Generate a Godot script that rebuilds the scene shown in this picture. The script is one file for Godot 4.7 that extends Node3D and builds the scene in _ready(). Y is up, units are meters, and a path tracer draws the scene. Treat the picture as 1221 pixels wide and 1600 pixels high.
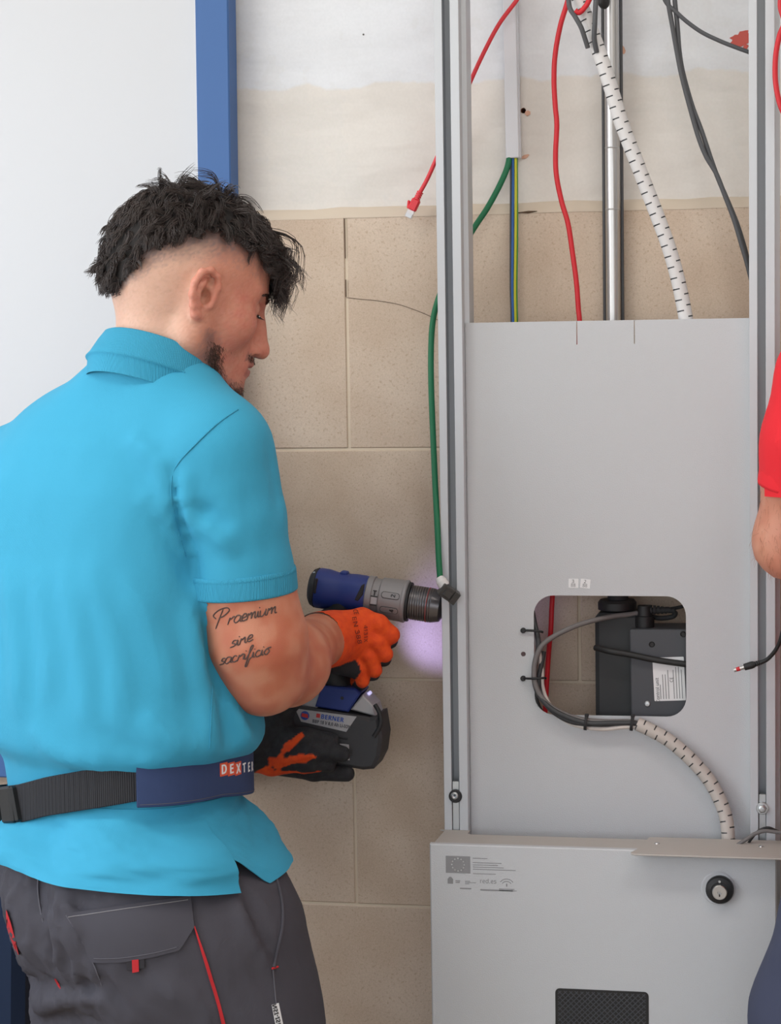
extends Node3D
# A young man in a blue polo drives a screw into an aluminium rail of a display lift fixed to a tiled wall.
# Metres; the wall's tile face is the plane z = 0, +z comes into the room, y = 0 is the floor.

var M := {}

func _ready() -> void:
	make_camera_and_light()
	make_materials()
	make_setting()
	make_lift()
	make_cables()
	make_drill()
	make_worker()
	make_colleague()
	make_chair()

func make_camera_and_light() -> void:
	var cam := Camera3D.new()
	cam.name = "camera"
	cam.transform = Transform3D(Basis(Vector3(0.9817, -0.0148, -0.1897), Vector3(0.0001, 0.9970, -0.0770), Vector3(0.1903, 0.0755, 0.9788)), Vector3(0.0000, 1.5700, 3.0000))
	cam.fov = 27.2540
	cam.near = 0.05
	add_child(cam)
	var we := WorldEnvironment.new()
	we.name = "world"
	var e := Environment.new()
	e.background_mode = Environment.BG_SKY
	var sky := Sky.new()
	var sm := ProceduralSkyMaterial.new()
	sm.sky_top_color = Color("a9c4e6")
	sm.sky_horizon_color = Color("e8eef5")
	sm.ground_bottom_color = Color("8f8a80")
	sm.ground_horizon_color = Color("d8d6d0")
	sm.sun_angle_max = 0.0
	sky.sky_material = sm
	e.background_energy_multiplier = 1.6
	e.sky = sky
	e.tonemap_mode = Environment.TONE_MAPPER_LINEAR
	e.tonemap_exposure = 1.23
	e.sdfgi_enabled = true
	e.ssao_enabled = true
	e.ssil_enabled = true
	we.environment = e
	add_child(we)
	# daylight through the long window in the side wall
	area("window_daylight", Vector3(-2.27, 1.75, 1.95), Vector3(1, -0.06, -0.25), Vector2(2.7, 1.6), 3.3, Color(0.985, 0.995, 1.0))
	# soft fill added behind the photographer, placed at the unseen rear opening
	area("rear_fill_light", Vector3(-0.3, 1.75, 4.75), Vector3(-0.05, -0.05, -1), Vector2(3.4, 1.7), 1.7, Color(1.0, 0.995, 0.99))
	# two ceiling luminaires in front of the wall (their housings are built with the room)
	for x in [-1.35, 0.35]: area("ceiling_luminaire_light", Vector3(x, 2.905, 1.35), Vector3(0, -1, 0.001), Vector2(1.16, 0.26), 0.8, Color(1.0, 0.985, 0.96))

func area(called: String, at: Vector3, towards: Vector3, size: Vector2, energy: float, col: Color) -> void:
	var l := AreaLight3D.new()
	l.name = called
	l.area_size = size
	l.light_energy = energy
	l.light_color = col
	l.shadow_enabled = true
	l.area_range = 12.0
	add_child(l)
	l.look_at_from_position(at, at + towards, Vector3.UP)

# ---------------------------------------------------------------- mesh helpers
class MB:
	var v := PackedVector3Array()
	var n := PackedVector3Array()
	var c := PackedColorArray()
	var t := PackedVector2Array()
	var ix := PackedInt32Array()
	var tint := Color(1, 1, 1)
	var colored := false
	var textured := false

	func vert(p: Vector3, nn: Vector3, uv := Vector2.ZERO) -> int:
		v.append(p); n.append(nn); c.append(tint); t.append(uv)
		return v.size() - 1

	# corners run counter-clockwise seen from the front
	func tri(a: Vector3, b: Vector3, d: Vector3) -> void:
		var nn := (b - a).cross(d - a).normalized()
		var i := vert(a, nn); vert(b, nn); vert(d, nn)
		ix.append_array([i, i + 2, i + 1])

	func quad(a: Vector3, b: Vector3, d: Vector3, e: Vector3) -> void:
		var nn := (d - a).cross(e - b).normalized()
		var i := vert(a, nn, Vector2(0, 1)); vert(b, nn, Vector2(1, 1)); vert(d, nn, Vector2(1, 0)); vert(e, nn, Vector2(0, 0))
		ix.append_array([i, i + 2, i + 1, i, i + 3, i + 2])

	# rows of points; faces look along du x dv, smooth normals
	func grid(rows: Array, wrap := false, flip := false, colors: Array = []) -> void:
		var h := rows.size()
		var w: int = rows[0].size()
		var base := v.size()
		var acc := PackedVector3Array()
		acc.resize(h * w)
		for j in h:
			for i in w:
				vert(rows[j][i], Vector3.ZERO, Vector2(float(i) / max(1, w - 1), float(j) / max(1, h - 1)))
				if colors.size() > 0: c[c.size() - 1] = colors[j][i]
		for j in h - 1:
			for i in (w if wrap else w - 1):
				var i2 := (i + 1) % w
				var a := j * w + i; var b := j * w + i2; var d := (j + 1) * w + i2; var e := (j + 1) * w + i
				var nn: Vector3 = (v[base + d] - v[base + a]).cross(v[base + e] - v[base + b])
				if flip: nn = -nn
				acc[a] += nn; acc[b] += nn; acc[d] += nn; acc[e] += nn
				if flip: ix.append_array([base + a, base + b, base + d, base + a, base + d, base + e])
				else: ix.append_array([base + a, base + d, base + b, base + a, base + e, base + d])
		for k in acc.size():
			n[base + k] = acc[k].normalized()

	# pushes vertices from first on along their normals by amount(p), then mends the normals
	func ruffle(amount: Callable) -> void:
		for i in v.size(): v[i] += n[i] * amount.call(v[i])
		n.fill(Vector3.ZERO)
		for k in range(0, ix.size(), 3):
			var nn := (v[ix[k + 2]] - v[ix[k]]).cross(v[ix[k + 1]] - v[ix[k]])
			for q in 3: n[ix[k + q]] += nn
		for i in n.size(): n[i] = n[i].normalized()

	func mesh() -> ArrayMesh:
		var m := ArrayMesh.new()
		if v.size() == 0: return m
		var a := []
		a.resize(Mesh.ARRAY_MAX)
		a[Mesh.ARRAY_VERTEX] = v
		a[Mesh.ARRAY_NORMAL] = n
		if colored: a[Mesh.ARRAY_COLOR] = c
		if textured: a[Mesh.ARRAY_TEX_UV] = t
		a[Mesh.ARRAY_INDEX] = ix
		m.add_surface_from_arrays(Mesh.PRIMITIVE_TRIANGLES, a)
		return m

	func box(at: Vector3, size: Vector3, bev := 0.001, bs := Basis()) -> MB:
		var h := size * 0.5
		var g: float = min(bev, min(h.x, min(h.y, h.z)) * 0.95)
		var P := func(s: Vector3, ax: int) -> Vector3:
			var q := Vector3(s.x * h.x, s.y * h.y, s.z * h.z)
			for k in 3:
				if k != ax: q[k] -= s[k] * g
			return at + bs * q
		for ax in 3:
			var u := (ax + 1) % 3
			var w := (ax + 2) % 3
			for sg in [-1.0, 1.0]:
				var s: Array = []
				for uv in [[-1.0, -1.0], [1.0, -1.0], [1.0, 1.0], [-1.0, 1.0]]:
					var q := Vector3.ZERO
					q[ax] = sg; q[u] = uv[0]; q[w] = uv[1]
					s.append(P.call(q, ax))
				if sg > 0: quad(s[0], s[1], s[2], s[3])
				else: quad(s[3], s[2], s[1], s[0])
			if g > 0.00005:
				for a in [-1.0, 1.0]:
					for b in [-1.0, 1.0]:
						var q0 := Vector3.ZERO; var q1 := Vector3.ZERO
						q0[u] = a; q0[w] = b; q0[ax] = -1.0
						q1[u] = a; q1[w] = b; q1[ax] = 1.0
						if a * b > 0: quad(P.call(q0, u), P.call(q0, w), P.call(q1, w), P.call(q1, u))
						else: quad(P.call(q0, w), P.call(q0, u), P.call(q1, u), P.call(q1, w))
		if g > 0.00005:
			for a in [-1.0, 1.0]:
				for b in [-1.0, 1.0]:
					for d in [-1.0, 1.0]:
						var q := Vector3(a, b, d)
						if a * b * d > 0: tri(P.call(q, 0), P.call(q, 1), P.call(q, 2))
						else: tri(P.call(q, 0), P.call(q, 2), P.call(q, 1))
		return self

	# polygon in the xy plane of tf (counter-clockwise), front at z = depth, back at z = 0
	func extrude(poly: PackedVector2Array, tf: Transform3D, depth: float, bev := 0.0) -> MB:
		var pp := poly
		if Geometry2D.is_polygon_clockwise(pp):
			pp = pp.duplicate(); pp.reverse()
		var k := pp.size()
		var inset := PackedVector2Array()
		for i in k:
			var a := pp[(i + k - 1) % k]; var b := pp[i]; var d := pp[(i + 1) % k]
			var e1 := (b - a).normalized(); var e2 := (d - b).normalized()
			var n1 := Vector2(-e1.y, e1.x); var n2 := Vector2(-e2.y, e2.x)
			var nn := (n1 + n2)
			nn = nn / max(0.3, nn.length_squared() * 0.5)
			inset.append(b + nn * bev)
		var face := inset if bev > 0.0 else pp
		var tris := Geometry2D.triangulate_polygon(face)
		for i in range(0, tris.size(), 3):
			var a := face[tris[i]]; var b := face[tris[i + 1]]; var d := face[tris[i + 2]]
			if (b - a).cross(d - a) < 0:
				var s := b; b = d; d = s
			tri(tf * Vector3(a.x, a.y, depth), tf * Vector3(b.x, b.y, depth), tf * Vector3(d.x, d.y, depth))
			tri(tf * Vector3(a.x, a.y, 0), tf * Vector3(d.x, d.y, 0), tf * Vector3(b.x, b.y, 0))
		for i in k:
			var i2 := (i + 1) % k
			var a := pp[i]; var b := pp[i2]
			if bev > 0.0:
				var ia := inset[i]; var ib := inset[i2]
				quad(tf * Vector3(a.x, a.y, depth - bev), tf * Vector3(b.x, b.y, depth - bev), tf * Vector3(ib.x, ib.y, depth), tf * Vector3(ia.x, ia.y, depth))
				quad(tf * Vector3(ia.x, ia.y, 0), tf * Vector3(ib.x, ib.y, 0), tf * Vector3(b.x, b.y, bev), tf * Vector3(a.x, a.y, bev))
			quad(tf * Vector3(a.x, a.y, bev), tf * Vector3(b.x, b.y, bev), tf * Vector3(b.x, b.y, depth - bev), tf * Vector3(a.x, a.y, depth - bev))
		return self

	# profile points are (radius, height along axis)
	func lathe(profile: Array, at: Vector3, axis: Vector3, sides := 32, smooth := false) -> MB:
		var ax := axis.normalized()
		var e1 := ax.cross(Vector3(0.31, 0.22, 0.93)).normalized()
		var e2 := ax.cross(e1)
		var rows := []
		for p in profile:
			var row := PackedVector3Array()
			for i in sides:
				var a := TAU * i / sides
				row.append(at + ax * p.y + (e1 * cos(a) + e2 * sin(a)) * p.x)
			rows.append(row)
		if smooth: grid(rows, true)
		else:
			for j in rows.size() - 1: grid([rows[j], rows[j + 1]], true)
		return self

	func tube(pts: Array, radius, sides := 10, caps := true) -> MB:
		var k := pts.size()
		var rows := []
		var tg: Vector3 = (pts[1] - pts[0]).normalized()
		var e1 := tg.cross(Vector3(0.21, 0.37, 0.9)).normalized()
		for i in k:
			var tn: Vector3 = (pts[min(i + 1, k - 1)] - pts[max(i - 1, 0)]).normalized()
			e1 = (e1 - tn * e1.dot(tn)).normalized()
			var e2 := tn.cross(e1)
			var r: float = radius[i] if radius is Array or radius is PackedFloat32Array else radius
			var row := PackedVector3Array()
			for s in sides:
				var a := TAU * s / sides
				row.append(pts[i] + (e1 * cos(a) + e2 * sin(a)) * r)
			rows.append(row)
		grid(rows, true)
		if caps:
			for en in [0, k - 1]:
				var row: PackedVector3Array = rows[en]
				for s in sides:
					var b: Vector3 = row[(s + 1) % sides]
					if en == 0: tri(pts[en], b, row[s])
					else: tri(pts[en], row[s], b)
		return self

static func smooth_path(pts: Array, per := 6) -> Array:
	var out := []
	var k := pts.size()
	for i in k - 1:
		var a: Vector3 = pts[max(i - 1, 0)]; var b: Vector3 = pts[i]; var c: Vector3 = pts[i + 1]; var d: Vector3 = pts[min(i + 2, k - 1)]
		for s in per:
			var t := float(s) / per
			out.append(b.cubic_interpolate(c, a, d, t))
	out.append(pts[k - 1])
	return out

static func even_path(pts: Array, step: float) -> Array:
	var fine := smooth_path(pts, 16)
	var out := [fine[0]]
	var need := step
	for i in range(1, fine.size()):
		var a: Vector3 = fine[i - 1]; var b: Vector3 = fine[i]
		var l := a.distance_to(b)
		while l >= need and l > 0:
			a = a + (b - a) * (need / l)
			out.append(a)
			l = a.distance_to(b)
			need = step
		need -= l
	if out[-1].distance_to(fine[-1]) > step * 0.3: out.append(fine[-1])
	return out

static func rounded(w: float, h: float, r: float, seg := 6) -> PackedVector2Array:
	var out := PackedVector2Array()
	for q in 4:
		var cx := (w * 0.5 - r) * (1 if q == 0 or q == 3 else -1)
		var cy := (h * 0.5 - r) * (1 if q < 2 else -1)
		for s in seg + 1:
			var a := PI * 0.5 * (q + float(s) / seg)
			out.append(Vector2(cx + cos(a) * r, cy + sin(a) * r))
	return out

static func disc(r: float, seg := 24) -> PackedVector2Array:
	var out := PackedVector2Array()
	for s in seg: out.append(Vector2(cos(TAU * s / seg), sin(TAU * s / seg)) * r)
	return out

# ---------------------------------------------------------------- scene helpers
var taken := {}

func numbered(called: String) -> String:
	var k: int = taken.get(called, -1) + 1
	taken[called] = k
	return called if k == 0 else "%s_%03d" % [called, k]

func thing(called: String, label: String, category: String, at := Vector3.ZERO, group := "") -> Node3D:
	var o := Node3D.new()
	o.name = numbered(called)
	add_child(o)
	o.position = at
	o.set_meta("label", label)
	o.set_meta("category", category)
	if group != "": o.set_meta("group", group)
	return o

# shapes are given in world metres unless local is true
func part(called: String, shape, material: Material, parent: Node3D, local := false) -> MeshInstance3D:
	var o := MeshInstance3D.new()
	o.name = called
	o.mesh = shape.mesh() if shape is MB else shape
	o.material_override = material
	o.cast_shadow = GeometryInstance3D.SHADOW_CASTING_SETTING_ON
	parent.add_child(o, true)
	if not local: o.global_transform = Transform3D()
	return o

func solo(called: String, shape, material: Material, label: String, category: String, group := "") -> MeshInstance3D:
	var o := part(numbered(called), shape, material, self)
	o.set_meta("label", label)
	o.set_meta("category", category)
	if group != "": o.set_meta("group", group)
	return o

func structure(called: String, shape, material: Material) -> MeshInstance3D:
	var o := part(called, shape, material, self)
	o.set_meta("kind", "structure")
	return o

func lettering(called: String, text: String, height: float, tf: Transform3D, material: Material, parent: Node3D, depth := 0.0003, font := "Droid Sans", bold := 400, stretch := 1.0) -> MeshInstance3D:
	var tm := TextMesh.new()
	var f := SystemFont.new()
	f.font_names = PackedStringArray([font])
	f.font_weight = bold
	tm.font = f
	tm.text = text
	tm.font_size = 64
	tm.pixel_size = height / 64.0
	tm.depth = depth
	tm.curve_step = 2.0
	var o := MeshInstance3D.new()
	o.name = called
	o.mesh = tm
	o.material_override = material
	parent.add_child(o, true)
	o.global_transform = tf * Transform3D(Basis().scaled(Vector3(stretch, 1, 1)), Vector3.ZERO)
	return o

func mat(col: Color, rough := 0.6, metal := 0.0) -> StandardMaterial3D:
	var m := StandardMaterial3D.new()
	m.albedo_color = col
	m.roughness = rough
	m.metallic = metal
	return m

func noise_image(seed_: int, freq: float, size: int, oct := 4) -> Image:
	var f := FastNoiseLite.new()
	f.seed = seed_
	f.noise_type = FastNoiseLite.TYPE_SIMPLEX_SMOOTH
	f.frequency = freq
	f.fractal_octaves = oct
	return f.get_seamless_image(size, size)

func tex(img: Image, mips := true) -> ImageTexture:
	if mips: img.generate_mipmaps()
	return ImageTexture.create_from_image(img)

# a mottled colour map around base, with fine specks
func mottled(seed_: int, size: int, base: Color, other: Color, speck: Color, f1: float, f2: float, speck_at := 0.80, grain := 0.03) -> ImageTexture:
	var a := noise_image(seed_, f1, size)
	var b := noise_image(seed_ + 7, f2, size, 2)
	var r := RandomNumberGenerator.new()
	r.seed = seed_
	var out := Image.create(size, size, false, Image.FORMAT_RGB8)
	for y in size:
		for x in size:
			var col := base.lerp(other, clampf((a.get_pixel(x, y).r - 0.5) * 1.6 + 0.5, 0, 1))
			var s: float = b.get_pixel(x, y).r
			if s > speck_at: col = col.lerp(speck, min(1.0, (s - speck_at) * 5.0))
			var g := r.randf_range(-grain, grain)
			out.set_pixel(x, y, Color(col.r + g, col.g + g, col.b + g))
	return tex(out)

func triplanar(m: StandardMaterial3D, per_metre: float) -> StandardMaterial3D:
	m.uv1_triplanar = true
	m.uv1_world_triplanar = true
	m.uv1_scale = Vector3.ONE * per_metre
	return m

# a height map of small bumps (knit, weave, grain)
func bump(m: StandardMaterial3D, img: Image, strength: float) -> StandardMaterial3D:
	var q: Image = img.duplicate()
	q.convert(Image.FORMAT_RGBA8)
	q.bump_map_to_normal_map(strength)
	m.normal_enabled = true
	m.normal_texture = tex(q)
	m.normal_scale = 1.0
	return m

func pattern(size: int, fn: Callable) -> Image:
	var im := Image.create(size, size, false, Image.FORMAT_RGBA8)
	for y in size:
		for x in size:
			var g: float = fn.call(x, y)
			im.set_pixel(x, y, Color(g, g, g))
	return im

# ---------------------------------------------------------------- smooth solids, meshed as surface nets
class Field:
	const CAPSULE := 0
	const BALL := 1
	const LOFT := 2
	const CUT := 3
	const FOLD := 4
	var kind := PackedInt32Array()
	var a := PackedVector3Array()
	var b := PackedVector3Array()
	var ra := PackedFloat32Array()
	var rb := PackedFloat32Array()
	var kk := PackedFloat32Array()
	var turn: Array[Basis] = []
	var tag := PackedInt32Array()
	var loft := PackedFloat32Array()   # rows of cx, cz, half width, half depth, cos, sin
	var loft_y0 := 0.0
	var loft_dy := 0.004
	var loft_n := 0
	var all := PackedInt32Array()

	func put(k: int, p: Vector3, q: Vector3, r0: float, r1: float, soft: float, bs := Basis(), t := 0) -> void:
		all.append(kind.size())
		kind.append(k); a.append(p); b.append(q); ra.append(r0); rb.append(r1); kk.append(soft); turn.append(bs); tag.append(t)

	func bone(p: Vector3, q: Vector3, r0: float, r1: float, soft := 0.02, t := 0) -> void:
		put(CAPSULE, p, q, r0, r1, soft, Basis(), t)

	func chain(pts: Array, radii: Array, soft := 0.02, t := 0) -> void:
		for i in pts.size() - 1: bone(pts[i], pts[i + 1], radii[i], radii[i + 1], soft, t)

	func ball(p: Vector3, r: Vector3, soft := 0.02, bs := Basis(), t := 0) -> void:
		put(BALL, p, r, min(r.x, min(r.y, r.z)), max(r.x, max(r.y, r.z)), soft, bs.transposed(), t)

	func cut(p: Vector3, r: Vector3, soft := 0.008) -> void:
		put(CUT, p, r, min(r.x, min(r.y, r.z)), max(r.x, max(r.y, r.z)), soft)

	func fold(pts: Array, amp: float, width: float) -> void:
		for i in pts.size() - 1: put(FOLD, pts[i], pts[i + 1], amp, width, 0.0)

	# sections: [y, centre x, centre z, half width, half depth, yaw]
	func set_loft(sections: Array, soft: float) -> void:
		loft_y0 = sections[0][0]
		var y1: float = sections[-1][0]
		loft_n = int((y1 - loft_y0) / loft_dy) + 1
		var j := 0
		for i in loft_n:
			var y := loft_y0 + i * loft_dy
			while j < sections.size() - 2 and y > sections[j + 1][0]: j += 1
			var s0: Array = sections[max(j - 1, 0)]; var s1: Array = sections[j]; var s2: Array = sections[j + 1]; var s3: Array = sections[min(j + 2, sections.size() - 1)]
			var t: float = (y - s1[0]) / (s2[0] - s1[0])
			var o := []
			for q in range(1, 6): o.append(cubic_interpolate(s1[q], s2[q], s0[q], s3[q], t))
			loft.append_array([o[0], o[1], max(o[2], 0.004), max(o[3], 0.004), cos(o[4]), sin(o[4])])
		put(LOFT, Vector3.ZERO, Vector3.ZERO, 0, 0, soft)

	# right-hand direction (cos, 0, sin), facing (sin, 0, -cos)
	func loft_row(y: float) -> Array:
		var f := clampf((y - loft_y0) / loft_dy, 0.0, loft_n - 1.001)
		var i := int(f)
		var t := f - i
		var o := []
		for q in 6: o.append(lerpf(loft[i * 6 + q], loft[i * 6 + 6 + q], t))
		return o

	func loft_d(p: Vector3) -> float:
		var f := clampf((p.y - loft_y0) / loft_dy, 0.0, loft_n - 1.001)
		var i := int(f) * 6
		var t := f - int(f)
		var x := p.x - lerpf(loft[i], loft[i + 6], t)
		var z := p.z - lerpf(loft[i + 1], loft[i + 7], t)
		var co := loft[i + 4]
		var si := loft[i + 5]
		var u := (x * co + z * si) / lerpf(loft[i + 2], loft[i + 8], t)
		var w := (x * si - z * co) / lerpf(loft[i + 3], loft[i + 9], t)
		var q := pow(pow(absf(u), 2.4) + pow(absf(w), 2.4), 1.0 / 2.4)
		var l := sqrt(x * x + z * z)
		var d: float = (l - l / max(q, 0.05)) if q > 0.05 else -0.1
		var over: float = max(loft_y0 - p.y, p.y - loft_y0 - loft_dy * (loft_n - 1))
		return d if over <= 0.0 else max(d, 0.0) + over

	func prim(i: int, p: Vector3) -> float:
		var k := kind[i]
		if k == CAPSULE:
			var pa := p - a[i]
			var ba := b[i] - a[i]
			var h := clampf(pa.dot(ba) / max(ba.length_squared(), 1e-9), 0.0, 1.0)
			return (pa - ba * h).length() - lerpf(ra[i], rb[i], h)
		if k == LOFT: return loft_d(p)
		if k == FOLD:
			var pa := p - a[i]
			var ba := b[i] - a[i]
			var h := clampf(pa.dot(ba) / max(ba.length_squared(), 1e-9), 0.0, 1.0)
			return (pa - ba * h).length()
		var q: Vector3 = turn[i] * (p - a[i])
		var r := b[i]
		var q0 := (q / r).length()
		var q1 := (q / (r * r)).length()
		return q0 * (q0 - 1.0) / q1 if q1 > 1e-6 else -ra[i]

	func near(p: Vector3, reach: float) -> PackedInt32Array:
		var out := PackedInt32Array()
		for i in all:
			var k := kind[i]
			var d: float = prim(i, p) if k != BALL and k != CUT else (p - a[i]).length() - rb[i]
			if k == FOLD: d -= rb[i] * 2.2
			if k == LOFT: d *= 0.4
			if d < reach + kk[i] * 2.2: out.append(i)
		return out

	func value(p: Vector3, some: PackedInt32Array) -> float:
		var d := 1.0
		for i in some:
			var k := kind[i]
			var e := prim(i, p)
			if k == CUT:
				var s := kk[i]
				var h: float = max(s - absf(-e - d), 0.0) / s
				d = max(d, -e) + h * h * s * 0.25
			elif k == FOLD:
				var w := e / rb[i]
				if w < 2.2: d -= ra[i] * exp(-w * w)
			else:
				var s := kk[i]
				var h: float = max(s - absf(e - d), 0.0) / s
				d = min(d, e) - h * h * s * 0.25
		return d

	func at(p: Vector3) -> float:
		var some := near(p, 0.06)
		if some.size() > 0 and kind[some[0]] != FOLD and kind[some[0]] != CUT: return value(p, some)
		var d := 1.0
		for i in all:
			if kind[i] == BALL: d = min(d, (p - a[i]).length() - rb[i])
			elif kind[i] < CUT: d = min(d, prim(i, p))
		return d

	func slope(p: Vector3) -> Vector3:
		var s := near(p, 0.06)
		var e := 0.0015
		return Vector3(value(p + Vector3(e, 0, 0), s) - value(p - Vector3(e, 0, 0), s), value(p + Vector3(0, e, 0), s) - value(p - Vector3(0, e, 0), s), value(p + Vector3(0, 0, e), s) - value(p - Vector3(0, 0, e), s)).normalized()

	# the point where a straight line from p along dir meets the surface
	func meet(p: Vector3, dir: Vector3, far := 1.2) -> Vector3:
		var t := 0.0
		var s := 1.0
		var close := 1.0
		var at_t := 0.0
		for i in 160:
			s = at(p + dir * t)
			if s < 0.0003: return p + dir * t
			if s < close: close = s; at_t = t
			t += max(s * 0.6, 0.0004)
			if t > far: break
		# passed beside it: the nearest point of the surface
		var q := p + dir * at_t
		for i in 3: q -= slope(q) * at(q)
		return q

	# surface nets inside box; paint(p, normal) gives a linear colour; keep(p) may drop faces
	func build(out: MB, box: AABB, cell: float, paint = null, keep = null, tf := Transform3D(), slack := 1.5) -> void:
		const N := 4
		var bl := cell * N
		var nb := Vector3i((box.size / bl).ceil())
		var rad := bl * 0.87
		var cells := {}
		var edges := PackedInt64Array()
		var ends := PackedByteArray()
		var base := out.v.size()
		var sx := nb.x * N + 3
		var sy := nb.y * N + 3
		var val := PackedFloat32Array()
		val.resize(125)
		for bz in nb.z:
			for by in nb.y:
				for bx in nb.x:
					var o := box.position + Vector3(bx, by, bz) * bl
					var mid := o + Vector3.ONE * bl * 0.5
					var some := near(mid, rad + cell)
					if some.size() == 0: continue
					var dm := value(mid, some)
					if absf(dm) > rad * slack + 0.003: continue
					var q := 0
					for k in 5:
						for j in 5:
							for i in 5:
								val[q] = value(box.position + Vector3(bx * N + i, by * N + j, bz * N + k) * cell, some)
								q += 1
					for k in N:
						for j in N:
							for i in N:
								var c0 := k * 25 + j * 5 + i
								var m := 0
								var sum := Vector3.ZERO
								var cnt := 0
								var f0 := val[c0]; var f1 := val[c0 + 1]; var f2 := val[c0 + 5]; var f3 := val[c0 + 6]
								var f4 := val[c0 + 25]; var f5 := val[c0 + 26]; var f6 := val[c0 + 30]; var f7 := val[c0 + 31]
								m = int(f0 < 0) + int(f1 < 0) + int(f2 < 0) + int(f3 < 0) + int(f4 < 0) + int(f5 < 0) + int(f6 < 0) + int(f7 < 0)
								if m == 0 or m == 8: continue
								if (f0 < 0) != (f1 < 0): sum += Vector3(f0 / (f0 - f1), 0, 0); cnt += 1
								if (f2 < 0) != (f3 < 0): sum += Vector3(f2 / (f2 - f3), 1, 0); cnt += 1
								if (f4 < 0) != (f5 < 0): sum += Vector3(f4 / (f4 - f5), 0, 1); cnt += 1
								if (f6 < 0) != (f7 < 0): sum += Vector3(f6 / (f6 - f7), 1, 1); cnt += 1
								if (f0 < 0) != (f2 < 0): sum += Vector3(0, f0 / (f0 - f2), 0); cnt += 1
								if (f1 < 0) != (f3 < 0): sum += Vector3(1, f1 / (f1 - f3), 0); cnt += 1
								if (f4 < 0) != (f6 < 0): sum += Vector3(0, f4 / (f4 - f6), 1); cnt += 1
								if (f5 < 0) != (f7 < 0): sum += Vector3(1, f5 / (f5 - f7), 1); cnt += 1
								if (f0 < 0) != (f4 < 0): sum += Vector3(0, 0, f0 / (f0 - f4)); cnt += 1
								if (f1 < 0) != (f5 < 0): sum += Vector3(1, 0, f1 / (f1 - f5)); cnt += 1
								if (f2 < 0) != (f6 < 0): sum += Vector3(0, 1, f2 / (f2 - f6)); cnt += 1
								if (f3 < 0) != (f7 < 0): sum += Vector3(1, 1, f3 / (f3 - f7)); cnt += 1
								var key := ((bz * N + k + 1) * sy + by * N + j + 1) * sx + bx * N + i + 1
								cells[key] = out.vert(o + (Vector3(i, j, k) + sum / cnt) * cell, Vector3.ZERO)
								if (f0 < 0) != (f1 < 0): edges.append(key); ends.append(0 + (3 if f0 < 0 else 0))
								if (f0 < 0) != (f2 < 0): edges.append(key); ends.append(1 + (3 if f0 < 0 else 0))
								if (f0 < 0) != (f4 < 0): edges.append(key); ends.append(2 + (3 if f0 < 0 else 0))
		var step := [1, sx, sx * sy]
		for e in edges.size():
			var key := edges[e]
			var ax := ends[e] % 3
			var su: int = step[(ax + 1) % 3]
			var sw: int = step[(ax + 2) % 3]
			var i0 = cells.get(key); var i1 = cells.get(key - su); var i2 = cells.get(key - su - sw); var i3 = cells.get(key - sw)
			if i0 == null or i1 == null or i2 == null or i3 == null: continue
			if keep != null and not keep.call(out.v[i0]): continue
			var nn: Vector3 = (out.v[i2] - out.v[i0]).cross(out.v[i3] - out.v[i1])
			if ends[e] >= 3:   # inside towards the lower end: the surface looks along +ax
				out.ix.append_array([i0, i2, i1, i0, i3, i2])
			else:
				nn = -nn
				out.ix.append_array([i0, i1, i2, i0, i2, i3])
			out.n[i0] += nn; out.n[i1] += nn; out.n[i2] += nn; out.n[i3] += nn
		for i in range(base, out.v.size()):
			out.n[i] = out.n[i].normalized()
			if paint != null: out.c[i] = paint.call(out.v[i], out.n[i])
			if tf != Transform3D():
				out.v[i] = tf * out.v[i]
				out.n[i] = tf.basis * out.n[i]

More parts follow.
